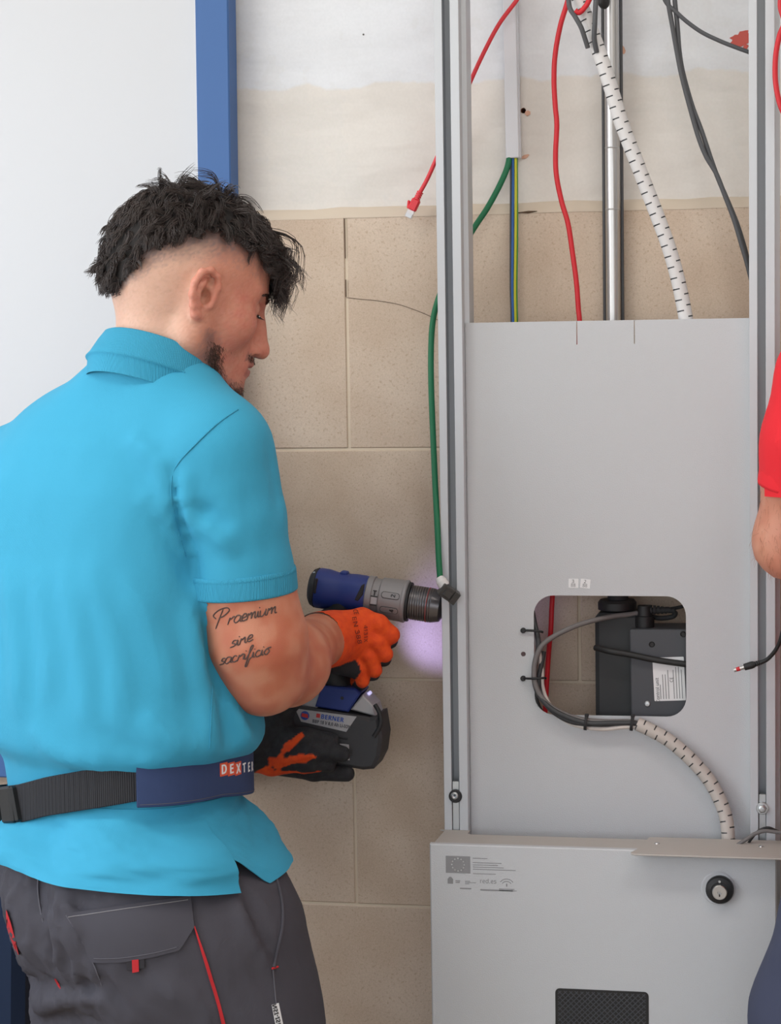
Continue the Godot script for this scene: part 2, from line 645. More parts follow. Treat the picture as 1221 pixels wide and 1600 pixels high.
# ---------------------------------------------------------------- materials
func make_materials() -> void:
	var tile := mat(Color(1, 1, 1), 0.62)
	tile.albedo_texture = mottled(11, 1024, Color("cfbca9"), Color("c2ac97"), Color("b8a18b"), 0.004, 0.13, 0.66, 0.03)
	M.tile = triplanar(tile, 1.1)
	var tile2 := mat(Color(1, 1, 1), 0.62)
	tile2.albedo_texture = mottled(37, 1024, Color("ccb8a4"), Color("bda792"), Color("b39c86"), 0.005, 0.16, 0.66, 0.03)
	M.tile2 = triplanar(tile2, 1.3)
	M.grout = mat(Color("d8c8b2"), 0.9)
	M.crack_shade = mat(Color("5d4a3a"), 0.95)  # brown standing in for the shade inside open joints
	M.ledge = mat(Color("cbbcaa"), 0.9)
	M.white_wall = mat(Color("e4e2df"), 0.9)
	M.ceiling = mat(Color("eeeeec"), 0.9)
	var fl := mat(Color(1, 1, 1), 0.5)
	fl.albedo_texture = mottled(5, 256, Color("b7a58f"), Color("a8967f"), Color("8d7c68"), 0.01, 0.06)
	M.floor = triplanar(fl, 0.8)
	M.board = mat(Color("c9cbcf"), 0.4)
	M.blue_frame = mat(Color("3b639b"), 0.55)
	M.grey_paint = mat(Color("bfc1c4"), 0.55)
	var gp := noise_image(3, 0.25, 256, 2)
	triplanar(bump(M.grey_paint, gp, 0.6), 9.0)
	M.lid_paint = mat(Color("b2aca6"), 0.6)
	M.alu = mat(Color("c3c6ca"), 0.5, 0.25)
	M.steel = mat(Color("c4c2c0"), 0.34, 1.0)
	M.zinc = mat(Color("c4c7c8"), 0.38, 0.9)
	M.black = mat(Color("1b1b1c"), 0.55)
	M.black_rubber = mat(Color("232325"), 0.75)
	M.dark_box = mat(Color("46484d"), 0.6)
	M.motor = mat(Color("2a2c2e"), 0.65)
	M.red = mat(Color("c9202b"), 0.5)
	M.red_plug = mat(Color("d9363f"), 0.5)
	M.green = mat(Color("0f6b45"), 0.55)
	M.blue_wire = mat(Color("2d63a8"), 0.5)
	M.yellow_wire = mat(Color("c3c02c"), 0.5)
	M.green_wire = mat(Color("2f8a3c"), 0.5)
	M.dark_cable = mat(Color("4d4e51"), 0.6)
	M.bundle_cable = mat(Color("343537"), 0.55)
	M.grey_cable = mat(Color("6c6867"), 0.6)
	M.white_cable = mat(Color("c9c1bb"), 0.6)
	M.white_plastic = mat(Color("d6d7dc"), 0.5)
	M.sleeve_plastic = mat(Color("d5d3d2"), 0.55)
	M.sleeve_grey = mat(Color("bdb5ae"), 0.55)
	M.paper = mat(Color("e2e2e3"), 0.7)
	M.print = mat(Color("8a8a8c"), 0.8)
	M.print_dark = mat(Color("505054"), 0.8)
	M.jack = mat(Color("3d3c3b"), 0.5)
	var cl := mat(Color(0.92, 0.93, 0.95, 0.35), 0.1)
	cl.transparency = BaseMaterial3D.TRANSPARENCY_ALPHA
	M.clear = cl
	M.brick = mat(Color("a5765c"), 0.95)
	M.nail_hole_dark = mat(Color("66625e"), 0.5, 0.6)  # dark tone painted for the shade in a tiny hole
	M.brick_red = mat(Color("c25b52"), 0.9)

# ---------------------------------------------------------------- the room
func make_setting() -> void:
	structure("floor", MB.new().box(Vector3(-0.1, -0.06, 2.38), Vector3(4.9, 0.12, 5.1), 0.0), M.floor)
	structure("ceiling", MB.new().box(Vector3(-0.1, 3.01, 2.38), Vector3(4.9, 0.12, 5.1), 0.0), M.ceiling)
	structure("wall_right", MB.new().box(Vector3(2.28, 1.475, 2.38), Vector3(0.14, 2.95, 5.1), 0.0), M.white_wall)
	var wl := MB.new()   # side wall with one long window opening, z 0.3 .. 3.2, y 0.9 .. 2.6
	wl.box(Vector3(-2.42, 0.45, 2.38), Vector3(0.14, 0.9, 5.1), 0.0)
	wl.box(Vector3(-2.42, 2.775, 2.38), Vector3(0.14, 0.35, 5.1), 0.0)
	wl.box(Vector3(-2.42, 1.75, 0.06), Vector3(0.14, 1.7, 0.48), 0.0)
	wl.box(Vector3(-2.42, 1.75, 4.065), Vector3(0.14, 1.7, 1.73), 0.0)
	structure("wall_left", wl, M.white_wall)
	var wb := MB.new()   # wall behind the photographer, window opening added for frontal fill, x -2.0 .. 1.4
	wb.box(Vector3(-0.1, 0.45, 4.9), Vector3(4.9, 0.9, 0.14), 0.0)
	wb.box(Vector3(-0.1, 2.775, 4.9), Vector3(4.9, 0.35, 0.14), 0.0)
	wb.box(Vector3(-2.275, 1.75, 4.9), Vector3(0.55, 1.7, 0.14), 0.0)
	wb.box(Vector3(1.875, 1.75, 4.9), Vector3(0.95, 1.7, 0.14), 0.0)
	structure("wall_rear", wb, M.white_wall)
	for w in 2:  # the second frame belongs to the added rear opening
		var fr := MB.new()
		for k in 4:
			if w == 0:
				fr.box(Vector3(-2.42, 1.75, 0.325 + k * 0.95), Vector3(0.06, 1.7, 0.05), 0.004)
			else:
				fr.box(Vector3(-1.975 + k * 1.117, 1.75, 4.9), Vector3(0.05, 1.7, 0.06), 0.004)
		for yy in [0.925, 2.575]:
			if w == 0: fr.box(Vector3(-2.42, yy, 1.75), Vector3(0.06, 0.05, 2.9), 0.004)
			else: fr.box(Vector3(-0.3, yy, 4.9), Vector3(3.4, 0.05, 0.06), 0.004)
		structure("window_%d" % (w + 1), fr, M.white_wall)

	# the tiled wall: plaster above, large stone-coloured tiles below
	var top := 1.7645
	var plaster := MB.new()
	plaster.textured = true
	var hole := Vector3(-0.3847, 1.9082, -0.0100)
	var uv := func(p: Vector3) -> Vector2: return Vector2((p.x + 2.5) / 4.8, (2.98 - p.y) / (2.98 - top))
	var add := func(pts: Array) -> void:
		var k := plaster.v.size()
		for p in pts: plaster.vert(p, Vector3(0, 0, 1), uv.call(p))
		for q in range(1, pts.size() - 1): plaster.ix.append_array([k, k + q + 1, k + q])
	var z := -0.010
	var g := 0.012
	var rect := func(xa: float, xb: float, ya: float, yb: float) -> void: add.call([Vector3(xa, ya, z), Vector3(xb, ya, z), Vector3(xb, yb, z), Vector3(xa, yb, z)])
	rect.call(-2.5, hole.x - g, top, 2.98)
	rect.call(hole.x + g, 2.3, top, 2.98)
	rect.call(hole.x - g, hole.x + g, top, hole.y - g)
	rect.call(hole.x - g, hole.x + g, hole.y + g, 2.98)
	var rimp := []
	for k in 17: rimp.append(hole + Vector3(cos(TAU * k / 16), sin(TAU * k / 16), 0) * 0.0040)
	for k in 16:
		var o := []
		for q in [k, k + 1]:
			var d := Vector2(cos(TAU * q / 16), sin(TAU * q / 16))
			d = d / max(absf(d.x), absf(d.y)) * g
			o.append(hole + Vector3(d.x, d.y, 0))
		add.call([rimp[k], o[0], o[1], rimp[k + 1]])
	var pm := mat(Color(1, 1, 1), 0.9)
	pm.albedo_texture = plaster_map()
	bump(pm, noise_image(21, 0.02, 512, 5), 2.0)
	var wall := structure("wall_back", plaster, pm)
	var core := MB.new().box(Vector3(-0.1, 1.475, -0.115), Vector3(4.9, 2.95, 0.11), 0.0)
	part("masonry", core, M.grout, wall)
	var bed := MB.new()
	bed.box(Vector3(-0.1, top * 0.5, -0.0325), Vector3(4.9, top, 0.061), 0.0)
	part("grout_bed", bed, M.grout, wall)
	# sloping mortar bead on the top edge of the tiles
	var ledge := MB.new()
	var rows := [PackedVector3Array(), PackedVector3Array(), PackedVector3Array()]
	var ln := FastNoiseLite.new()
	ln.seed = 4; ln.frequency = 3.0
	for i in 121:
		var x := -2.4 + i * 0.038
		var w := ln.get_noise_1d(x * 4.0) * 0.003
		rows[0].append(Vector3(x, top - 0.0015 + w * 0.3, 0.0005))
		rows[1].append(Vector3(x, top + 0.009 + w, -0.003))
		rows[2].append(Vector3(x, top + 0.0145 + w, -0.0105))
	ledge.grid(rows)
	part("mortar_ledge", ledge, M.ledge, wall)
	var shapes := []
	for k in 4:
		var mb := MB.new()
		mb.box(Vector3.ZERO, Vector3(0.6628, 0.3328, 0.009), 0.0012)
		shapes.append(mb.mesh())
	var rr := RandomNumberGenerator.new()
	rr.seed = 9
	for row in 5:
		for col in range(-3, 5):
			var x := -0.6432 + (0.3333 if row % 2 == 1 else 0.0) + (col - 0.5) * 0.6666
			var y := top - 0.1665 - row * 0.3365
			if x < -2.1 or x > 1.9: continue
			var o := MeshInstance3D.new()
			o.name = "tile"
			o.mesh = shapes[rr.randi() % 4]
			o.material_override = M.tile if rr.randf() < 0.5 else M.tile2
			wall.add_child(o, true)
			o.position = Vector3(x, y, -0.0045 + rr.randf_range(-0.0003, 0.0003))
			o.rotation = Vector3(rr.randf_range(-0.001, 0.001), rr.randf_range(-0.001, 0.001), 0)
	# open joint and hairline crack beside the rail; dark tubes paint their shade
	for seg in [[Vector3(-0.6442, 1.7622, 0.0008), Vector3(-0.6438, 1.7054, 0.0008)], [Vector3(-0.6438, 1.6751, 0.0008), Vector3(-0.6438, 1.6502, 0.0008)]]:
		part("crack_shade", MB.new().tube(seg, 0.0007, 6), M.crack_shade, wall)
	part("crack_shade", MB.new().tube(smooth_path([Vector3(-0.6439, 1.6493, 0.0003), Vector3(-0.6231, 1.6466, 0.0003), Vector3(-0.5977, 1.6438, 0.0003), Vector3(-0.5696, 1.6387, 0.0003), Vector3(-0.5491, 1.6319, 0.0003), Vector3(-0.5278, 1.6233, 0.0003), Vector3(-0.5046, 1.6119, 0.0003)], 5), 0.00035, 6), M.crack_shade, wall)
	part("crack_shade", MB.new().tube([Vector3(-0.4013, 1.7631, 0.0005), Vector3(-0.3876, 1.7645, 0.0006), Vector3(-0.3775, 1.7647, 0.0006), Vector3(-0.3648, 1.7657, 0.0005)], [0.0003, 0.0009, 0.002, 0.0003], 6), M.crack_shade, wall)
	# drilled hole with brick dust, small nail hole, chipped red paint
	part("drill_hole", MB.new().lathe([Vector2(0.0040, 0.0), Vector2(0.0034, -0.004), Vector2(0.0034, -0.046), Vector2(0.0, -0.046)], hole, Vector3(0, 0, 1), 16), M.brick, wall)
	part("nail_hole_dot", MB.new().lathe([Vector2(0.0, 0.0008), Vector2(0.0012, 0.0006), Vector2(0.0014, 0.0)], Vector3(-0.6144, 2.0244, -0.0098), Vector3(0, 0, 1), 10), M.nail_hole_dark, wall)  # raised dark dot painting the shade inside a nail hole
	blotch(wall, Vector3(-0.0801, 1.9955, -0.0094), 0.017, 0.010, 5)
	blotch(wall, Vector3(-0.0731, 1.9847, -0.0094), 0.004, 0.004, 8)
	M.brick_dust = mat(Color("d3a68f"), 0.95)
	blotch(wall, Vector3(-0.3783, 1.9043, -0.0094), 0.0045, 0.0040, 3, M.brick_dust)
	blotch(wall, Vector3(-0.3826, 1.8434, -0.0094), 0.0060, 0.0028, 6, M.brick_dust)
	blotch(wall, Vector3(-0.2430, 1.9873, -0.0094), 0.0030, 0.0065, 7, M.brick_dust)
	make_board()
	# flat ceiling luminaires
	var glow := mat(Color("f4f2ee"), 0.6)
	glow.emission_enabled = true
	glow.emission = Color(1.0, 0.97, 0.93)
	glow.emission_energy_multiplier = 1.5
	for x in [-1.35, 0.35]:
		var l := thing("ceiling_luminaire", "flat white ceiling luminaire above the %s" % ("whiteboard" if x < 0 else "display lift"), "lamp", Vector3(x, 2.95, 1.35), "ceiling luminaires")
		part("housing", MB.new().box(Vector3(x, 2.935, 1.35), Vector3(1.2, 0.03, 0.3), 0.003), M.white_plastic, l)
		part("diffuser", MB.new().box(Vector3(x, 2.9165, 1.35), Vector3(1.16, 0.008, 0.26), 0.002), glow, l)

func blotch(wall: Node3D, at: Vector3, w: float, h: float, seed_: int, m: Material = M.brick_red) -> void:
	var r := RandomNumberGenerator.new()
	r.seed = seed_
	var poly := PackedVector2Array()
	for i in 26:
		var a := TAU * i / 26
		var k := r.randf_range(0.65, 1.1)
		poly.append(Vector2(cos(a) * w * k, sin(a) * h * k))
	part("chipped_paint" if m == M.brick_red else "brick_dust", MB.new().extrude(poly, Transform3D(Basis().rotated(Vector3.BACK, 0.35), at - Vector3(0, 0, 0.0006)), 0.001), m, wall)

# white paint above an uneven edge, older cream coat below
func plaster_map() -> ImageTexture:
	var w := 2048
	var h := 512
	var im := Image.create(w, h, false, Image.FORMAT_RGB8)
	var a := FastNoiseLite.new(); a.seed = 2; a.frequency = 1.1; a.fractal_octaves = 4
	var b := FastNoiseLite.new(); b.seed = 6; b.frequency = 6.0; b.fractal_octaves = 3
	var r := RandomNumberGenerator.new(); r.seed = 1
	var white := Color("dcdde0"); var cream := Color("dad4cd"); var grey := Color("d0ceca")
	for y in h:
		var wy := 2.98 - 1.2155 * (y + 0.5) / h
		for x in w:
			var wx := -2.5 + 4.8 * (x + 0.5) / w
			var nb := b.get_noise_2d(wx * 3.0, wy * 3.0)
			var na := a.get_noise_2d(wx * 2.0, wy * 2.0)
			var edge: float = 1.952 + 0.012 * a.get_noise_2d(wx * 9.0, 3.0) + 0.004 * nb
			var t := clampf((wy - edge) / 0.0035 + 0.5, 0.0, 1.0)
			var col := cream.lerp(white, t)
			if na + nb * 0.35 > 0.24: col = col.lerp(grey, 0.16)   # older coat showing through, patchy with a clear edge
			var g := r.randf_range(-0.008, 0.008)
			im.set_pixel(x, y, Color(col.r + g, col.g + g, col.b + g))
	return tex(im)

func make_board() -> void:
	var xr := -0.8005     # outer edge of the frame at the wall
	var yb := 0.9405
	var b := thing("whiteboard", "large white wall board with a blue frame behind the man", "board", Vector3(-1.7, yb, 0))
	var tilt := Transform3D(Basis(Vector3.BACK, -0.006), Vector3(xr, 1.9, 0)) * Transform3D(Basis(), Vector3(-xr, -1.9, 0))
	var w := 0.049
	var d := 0.044
	for s in [[Vector3(xr - w * 0.5, yb + 0.65, d * 0.5), Vector3(w, 1.3, d)], [Vector3(xr - 1.55 + w * 0.5, yb + 0.65, d * 0.5), Vector3(w, 1.3, d)],
			[Vector3(xr - 0.775, yb + w * 0.5, d * 0.5), Vector3(1.55 - 2 * w, w, d)], [Vector3(xr - 0.775, yb + 1.3 - w * 0.5, d * 0.5), Vector3(1.55 - 2 * w, w, d)]]:
		var o := part("frame_bar", MB.new().box(s[0], s[1], 0.002), M.blue_frame, b)
		o.global_transform = tilt
	for s in [[Vector3(xr - w - 0.0012, yb + 0.65, 0.032), Vector3(0.0024, 1.2, 0.012)]]:
		part("edge_bead", MB.new().box(s[0], s[1], 0.0005), M.white_plastic, b).global_transform = tilt
	part("panel", MB.new().box(Vector3(xr - 0.775, yb + 0.65, 0.018), Vector3(1.55 - 2 * w, 1.3 - 2 * w, 0.02), 0.0), M.board, b).global_transform = tilt

# ---------------------------------------------------------------- display lift: rails, panel, cabinet
func rail_profile(x: float) -> PackedVector2Array:
	# seen from above, x to the right, y away from the wall: slotted face at z 0.14
	var p := PackedVector2Array()
	for q in [[0.0, 0.075], [0.0, 0.1395], [0.0005, 0.14], [0.0103, 0.14], [0.0108, 0.1395], [0.0108, 0.1365], [0.0085, 0.1365], [0.0085, 0.104], [0.0240, 0.104], [0.0240, 0.1365],
			[0.0215, 0.1365], [0.0215, 0.1395], [0.0220, 0.14], [0.0332, 0.14], [0.0337, 0.1395], [0.0337, 0.118], [0.0400, 0.116], [0.0400, 0.075]]:
		p.append(Vector2(x + q[0], q[1]))
	return p

func make_rail(x: float, label: String) -> Node3D:
	var t := thing("slotted_rail", label, "rail", Vector3(x + 0.02, 0, 0.11), "upright aluminium rails of the lift")
	# extrude along +y: local z -> world y, local y -> world z
	var tf := Transform3D(Basis(Vector3(1, 0, 0), Vector3(0, 0, 1), Vector3(0, 1, 0)), Vector3.ZERO)
	var mb := MB.new()
	# the basis mirrors, so build it from quads by hand
	var p := rail_profile(x)
	var k := p.size()
	var area2 := 0.0
	for i in k: area2 += p[i].cross(p[(i + 1) % k])
	for i in k:
		var a := p[i] if area2 < 0 else p[k - 1 - i]
		var b := p[(i + 1) % k] if area2 < 0 else p[(2 * k - 2 - i) % k]
		mb.quad(Vector3(b.x, 0, b.y), Vector3(a.x, 0, a.y), Vector3(a.x, 2.6, a.y), Vector3(b.x, 2.6, b.y))
	var tris := Geometry2D.triangulate_polygon(p)
	for i in range(0, tris.size(), 3):
		var a := p[tris[i]]; var b := p[tris[i + 1]]; var c := p[tris[i + 2]]
		if (b - a).cross(c - a) > 0:
			var s := b; b = c; c = s
		mb.tri(tf * Vector3(a.x, a.y, 2.6), tf * Vector3(b.x, b.y, 2.6), tf * Vector3(c.x, c.y, 2.6))
	part("extrusion", mb, M.alu, t)
	return t

func make_lift() -> void:
	var xl := -0.4860
	var xr := -0.0658
	var left := make_rail(xl, "slotted aluminium rail that the drill chuck touches")
	var right := make_rail(xr, "slotted aluminium rail beside the red sleeve")
	# slider bars and bolts in the slots
	var y0 := 0.86
	for s in [[left, xl, 0.9730, 0.9532, true], [right, xr, 0.9658, 0.9474, false]]:
		var x: float = s[1] + 0.0162
		part("slider_bar", MB.new().box(Vector3(x, (y0 + s[2]) * 0.5, 0.1335), Vector3(0.0098, s[2] - y0, 0.008), 0.0008), M.zinc, s[0])
		var at := Vector3(x, s[3], 0.1375)
		if s[4]:
			var w := part("washer", MB.new().lathe([Vector2(0.0, 0.004), Vector2(0.0082, 0.004), Vector2(0.0092, 0.003), Vector2(0.0092, -0.001)].map(func(q): return Vector2(q.x, q.y)), at + Vector3(0, 0, 0.002), Vector3(0, 0, 1), 28), M.black, s[0])
			part("screw_head", MB.new().lathe([Vector2(0.0, 0.0045), Vector2(0.001, 0.0035), Vector2(0.0035, 0.006), Vector2(0.005, 0.0052), Vector2(0.0056, 0.003)], at + Vector3(-0.0008, 0.0012, 0.002), Vector3(0, 0, 1), 20), M.zinc, w)
		else:
			part("washer", MB.new().lathe([Vector2(0.0, 0.0038), Vector2(0.0076, 0.0038), Vector2(0.0084, 0.003), Vector2(0.0084, 0.0)], at + Vector3(0, 0, 0.0015), Vector3(0, 0, 1), 24), M.zinc, s[0])
			part("bolt_head", MB.new().lathe([Vector2(0.0, 0.010), Vector2(0.0035, 0.0098), Vector2(0.0055, 0.0085), Vector2(0.0062, 0.003)], at + Vector3(0, 0, 0.0015), Vector3(0, 0, 1), 6), M.zinc, s[0])

	# grey back panel with the rounded cable opening
	var pz := 0.1185
	var panel := thing("steel_backplate", "tall grey metal panel with a rounded rectangular opening between the rails", "panel", Vector3(-0.3, 0.9, pz))
	var x0 := -0.4517
	var x1 := xr + 0.003
	var yt := 1.6082
	var yb := 0.80
	var hc := Vector2(-0.2563, 1.1494)
	var hole := rounded(0.2085, 0.1660, 0.027, 8)
	var s0 := -0.2984; var s1 := -0.2203
	var left_half := []
	var right_half := []
	for q in hole:
		if q.x < -0.001: left_half.append(q + hc)
		if q.x > 0.001: right_half.append(q + hc)
	# hole points run counter-clockwise from +x: left half goes top to bottom
	var pl := PackedVector2Array([Vector2(hc.x, yt), Vector2(s0 + 0.0012, yt), Vector2(s0 + 0.0012, yt - 0.032), Vector2(s0, yt - 0.032), Vector2(s0, yt), Vector2(x0, yt), Vector2(x0, yb), Vector2(hc.x, yb), Vector2(hc.x, hc.y - 0.083)])
	left_half.reverse()
	var dh := Vector2(-0.3756, 1.1505)
	var done := false
	for q in left_half:
		if not done and q.y > dh.y:
			done = true
			pl.append(Vector2(hc.x - 0.10425, dh.y - 0.00003))
			for k in 17:
				var a := -0.02 - (TAU - 0.04) * k / 16.0
				pl.append(dh + Vector2(cos(a), sin(a)) * 0.0034)
			pl.append(Vector2(hc.x - 0.10425, dh.y + 0.00003))
		pl.append(q)
	pl.append(Vector2(hc.x, hc.y + 0.083))
	var pr := PackedVector2Array([Vector2(hc.x, yb), Vector2(x1, yb), Vector2(x1, yt), Vector2(s1 + 0.0012, yt), Vector2(s1 + 0.0012, yt - 0.032), Vector2(s1, yt - 0.032), Vector2(s1, yt), Vector2(hc.x, yt), Vector2(hc.x, hc.y + 0.083)])
	var lo := []; var hi := []
	for q in right_half:
		if q.y >= hc.y: hi.append(q)
		else: lo.append(q)
	hi.reverse(); lo.reverse()
	for q in hi: pr.append(q)
	for q in lo: pr.append(q)
	pr.append(Vector2(hc.x, hc.y - 0.083))
	var sheet := MB.new()
	sheet.extrude(pl, Transform3D(Basis(), Vector3(0, 0, pz)), 0.0015)
	sheet.extrude(pr, Transform3D(Basis(), Vector3(0, 0, pz)), 0.0015)
	part("sheet", sheet, M.grey_paint, panel)
	part("folded_edge", MB.new().box(Vector3(x0 + 0.0008, (yt + yb) * 0.5, pz - 0.008), Vector3(0.0016, yt - yb, 0.019), 0.0006), M.grey_paint, panel)
	part("folded_edge", MB.new().box(Vector3((x0 + x1) * 0.5, yt - 0.0008, pz - 0.008), Vector3(x1 - x0 - 0.004, 0.0014, 0.016), 0.0004), M.grey_paint, panel)
	sticker(Vector2(-0.3052, 1.2494), -0.02, "3", "88")
	sticker(Vector2(-0.2889, 1.2490), -0.10, "2", "88")

	# cabinet at the foot of the lift
	var cz := 0.23
	var cx0 := -0.4915
	var cx1 := -0.0299
	var cy := 0.9062
	var cab := thing("lift_cabinet", "low grey metal cabinet with a key lock under the lift panel", "cabinet", Vector3((cx0 + cx1) * 0.5, 0, 0.12))
	var fr := MB.new()
	fr.extrude(PackedVector2Array([Vector2(cx0, 0.02), Vector2(cx1, 0.02), Vector2(cx1, cy), Vector2(cx0, cy)]), Transform3D(Basis(), Vector3(0, 0, cz - 0.012)), 0.012, 0.0016)
	var front := part("front_panel", fr, M.grey_paint, cab)
	part("side_panel", MB.new().box(Vector3(cx0 + 0.002, cy * 0.5 - 0.004, 0.115), Vector3(0.0016, cy - 0.012, 0.21), 0.0), M.grey_paint, cab)
	part("side_panel", MB.new().box(Vector3(cx1 - 0.0012, cy * 0.5, 0.183), Vector3(0.0016, cy - 0.004, 0.072), 0.0), M.grey_paint, cab)
	# lid: narrow ledge, reaching back only left of the rail
	var lid := PackedVector2Array()
	for q in [[cx0 + 0.004, -(cz - 0.002)], [cx1, -(cz - 0.002)], [cx1, -0.165], [xl + 0.041, -0.165], [xl + 0.036, -0.160], [xl + 0.036, -0.1412], [xl - 0.006, -0.1412], [cx0 + 0.0065, -0.1435]]:
		lid.append(Vector2(q[0], q[1]))
	part("lid", MB.new().extrude(lid, Transform3D(Basis(Vector3(1, 0, 0), Vector3(0, 0, -1), Vector3(0, 1, 0)), Vector3(0, cy - 0.0025, 0)), 0.002, 0.0004), M.lid_paint, cab)
	# hinged cover plate with two screws
	var fp := PackedVector2Array()
	var f0 := -0.2186; var f1 := 0.06
	for q in [[f0 + 0.018, -0.162], [f0 + 0.006, -0.235], [f0, -0.252], [f0 + 0.0015, -0.259], [f0 + 0.006, -0.262], [f1, -0.262], [f1, -0.162]]:
		fp.append(Vector2(q[0], q[1]))
	var plate := part("cover_plate", MB.new().extrude(fp, Transform3D(Basis(Vector3(1, 0, 0), Vector3(0, 0, -1), Vector3(0, 1, 0)), Vector3(0, cy + 0.0002, 0)), 0.0022, 0.0006), M.lid_paint, cab)
	for q in [Vector3(-0.1876, 0.9050, 0.2000), Vector3(-0.0501, 0.9053, 0.2000)]:
		var c: Vector3 = q
		part("screw_head", MB.new().lathe([Vector2(0.0, 0.0012), Vector2(0.0012, 0.0016), Vector2(0.0028, 0.0012), Vector2(0.0036, 0.0)], Vector3(c.x, cy + 0.0024, c.z), Vector3(0, 1, 0), 16), M.zinc, plate)
	# key lock
	var lc := Vector3(-0.1053, 0.8584, cz)
	part("lock_plate", MB.new().lathe([Vector2(0.0, 0.0016), Vector2(0.0212, 0.0016), Vector2(0.0226, 0.0004), Vector2(0.0230, -0.001)], lc, Vector3(0, 0, 1), 40), M.grey_paint, front)
	var kc := lc + Vector3(0.002, -0.0005, 0)
	part("lock_knob", MB.new().lathe([Vector2(0.0184, 0.0), Vector2(0.0184, 0.008), Vector2(0.0172, 0.0105), Vector2(0.0115, 0.0125), Vector2(0.0110, 0.0112), Vector2(0.0, 0.0112)], kc, Vector3(0, 0, 1), 36), M.black, front)
	part("lock_barrel", MB.new().lathe([Vector2(0.0098, 0.0105), Vector2(0.0098, 0.0148), Vector2(0.0088, 0.0158), Vector2(0.0030, 0.0158), Vector2(0.0028, 0.0115), Vector2(0.0, 0.0115)], kc + Vector3(0, -0.0015, 0), Vector3(0, 0, 1), 28), M.steel, front)
	part("key_guide", MB.new().box(kc + Vector3(0.0, -0.0052, 0.0156), Vector3(0.0016, 0.0034, 0.0012), 0.0003), M.black, front)
	part("lock_mark", MB.new().lathe([Vector2(0.0, 0.0022), Vector2(0.0016, 0.0022), Vector2(0.0018, 0.001)], kc + Vector3(0.0, 0.0125, 0.0108), Vector3(0, 0, 1), 12), M.zinc, front)
	# loudspeaker grille
	var gx := (-0.3226 + -0.1977) * 0.5
	var gw := -0.1977 - -0.3226
	var gt := 0.7147
	var gh := 0.16
	var grille := part("speaker_grille", MB.new().extrude(rounded(gw, gh, 0.006, 4), Transform3D(Basis(), Vector3(gx, gt - gh * 0.5, cz - 0.002)), 0.0032, 0.0006), M.black, front)
	var weave := MB.new()
	for k in 38:
		var off := -gw * 0.5 - gh * 0.5 + (k + 0.5) * (gw + gh) / 38.0
		for sg in [1.0, -1.0]:
			var a := Vector2(off - gh * 0.5, -gh * 0.5)
			var bb := Vector2(off + gh * 0.5, gh * 0.5)
			var m := 0.004
			var u0 := clampf((-gw * 0.5 + m - a.x) / gh, 0.02, 0.98)
			var u1 := clampf((gw * 0.5 - m - a.x) / gh, 0.02, 0.98)
			if u1 - u0 < 0.02: continue
			var p0 := a.lerp(bb, u0); var p1 := a.lerp(bb, u1)
			weave.tube([Vector3(gx + p0.x * sg, gt - gh * 0.5 + p0.y, cz + 0.0014), Vector3(gx + p1.x * sg, gt - gh * 0.5 + p1.y, cz + 0.0014)], 0.0007, 4)
	var wv := part("mesh_weave", weave, M.dark_box, grille)
	wv.set_meta("kind", "stuff")
	funding_print(front, cz)
	# control unit and motor column seen through the opening
	make_column()

func sticker(at: Vector2, turn: float, a: String, b: String) -> void:
	var s := solo("number_sticker", MB.new().extrude(rounded(0.0135, 0.0125, 0.0006, 2), Transform3D(Basis(Vector3.BACK, turn), Vector3(at.x, at.y, 0.12)), 0.0003), M.paper, "tiny %s white number sticker above the panel opening" % ("upright" if turn > -0.05 else "tilted"), "sticker", "number stickers")
	var bs := Transform3D(Basis(Vector3.BACK, turn), Vector3(at.x, at.y, 0.1204))
	lettering("print", a, 0.0060, bs * Transform3D(Basis(), Vector3(-0.0005, 0.0028, 0)), M.print_dark, s)
	lettering("print", b, 0.0050, bs * Transform3D(Basis(), Vector3(-0.0003, -0.0026, 0)), M.print, s)

func bars(at: Vector3, lengths: Array, pitch: float, height: float) -> MB:
	var mb := MB.new()
	for i in lengths.size():
		if lengths[i] <= 0.0: continue
		mb.box(at + Vector3(lengths[i] * 0.5, -i * pitch, 0), Vector3(lengths[i], height, 0.0003), 0.0)
	return mb

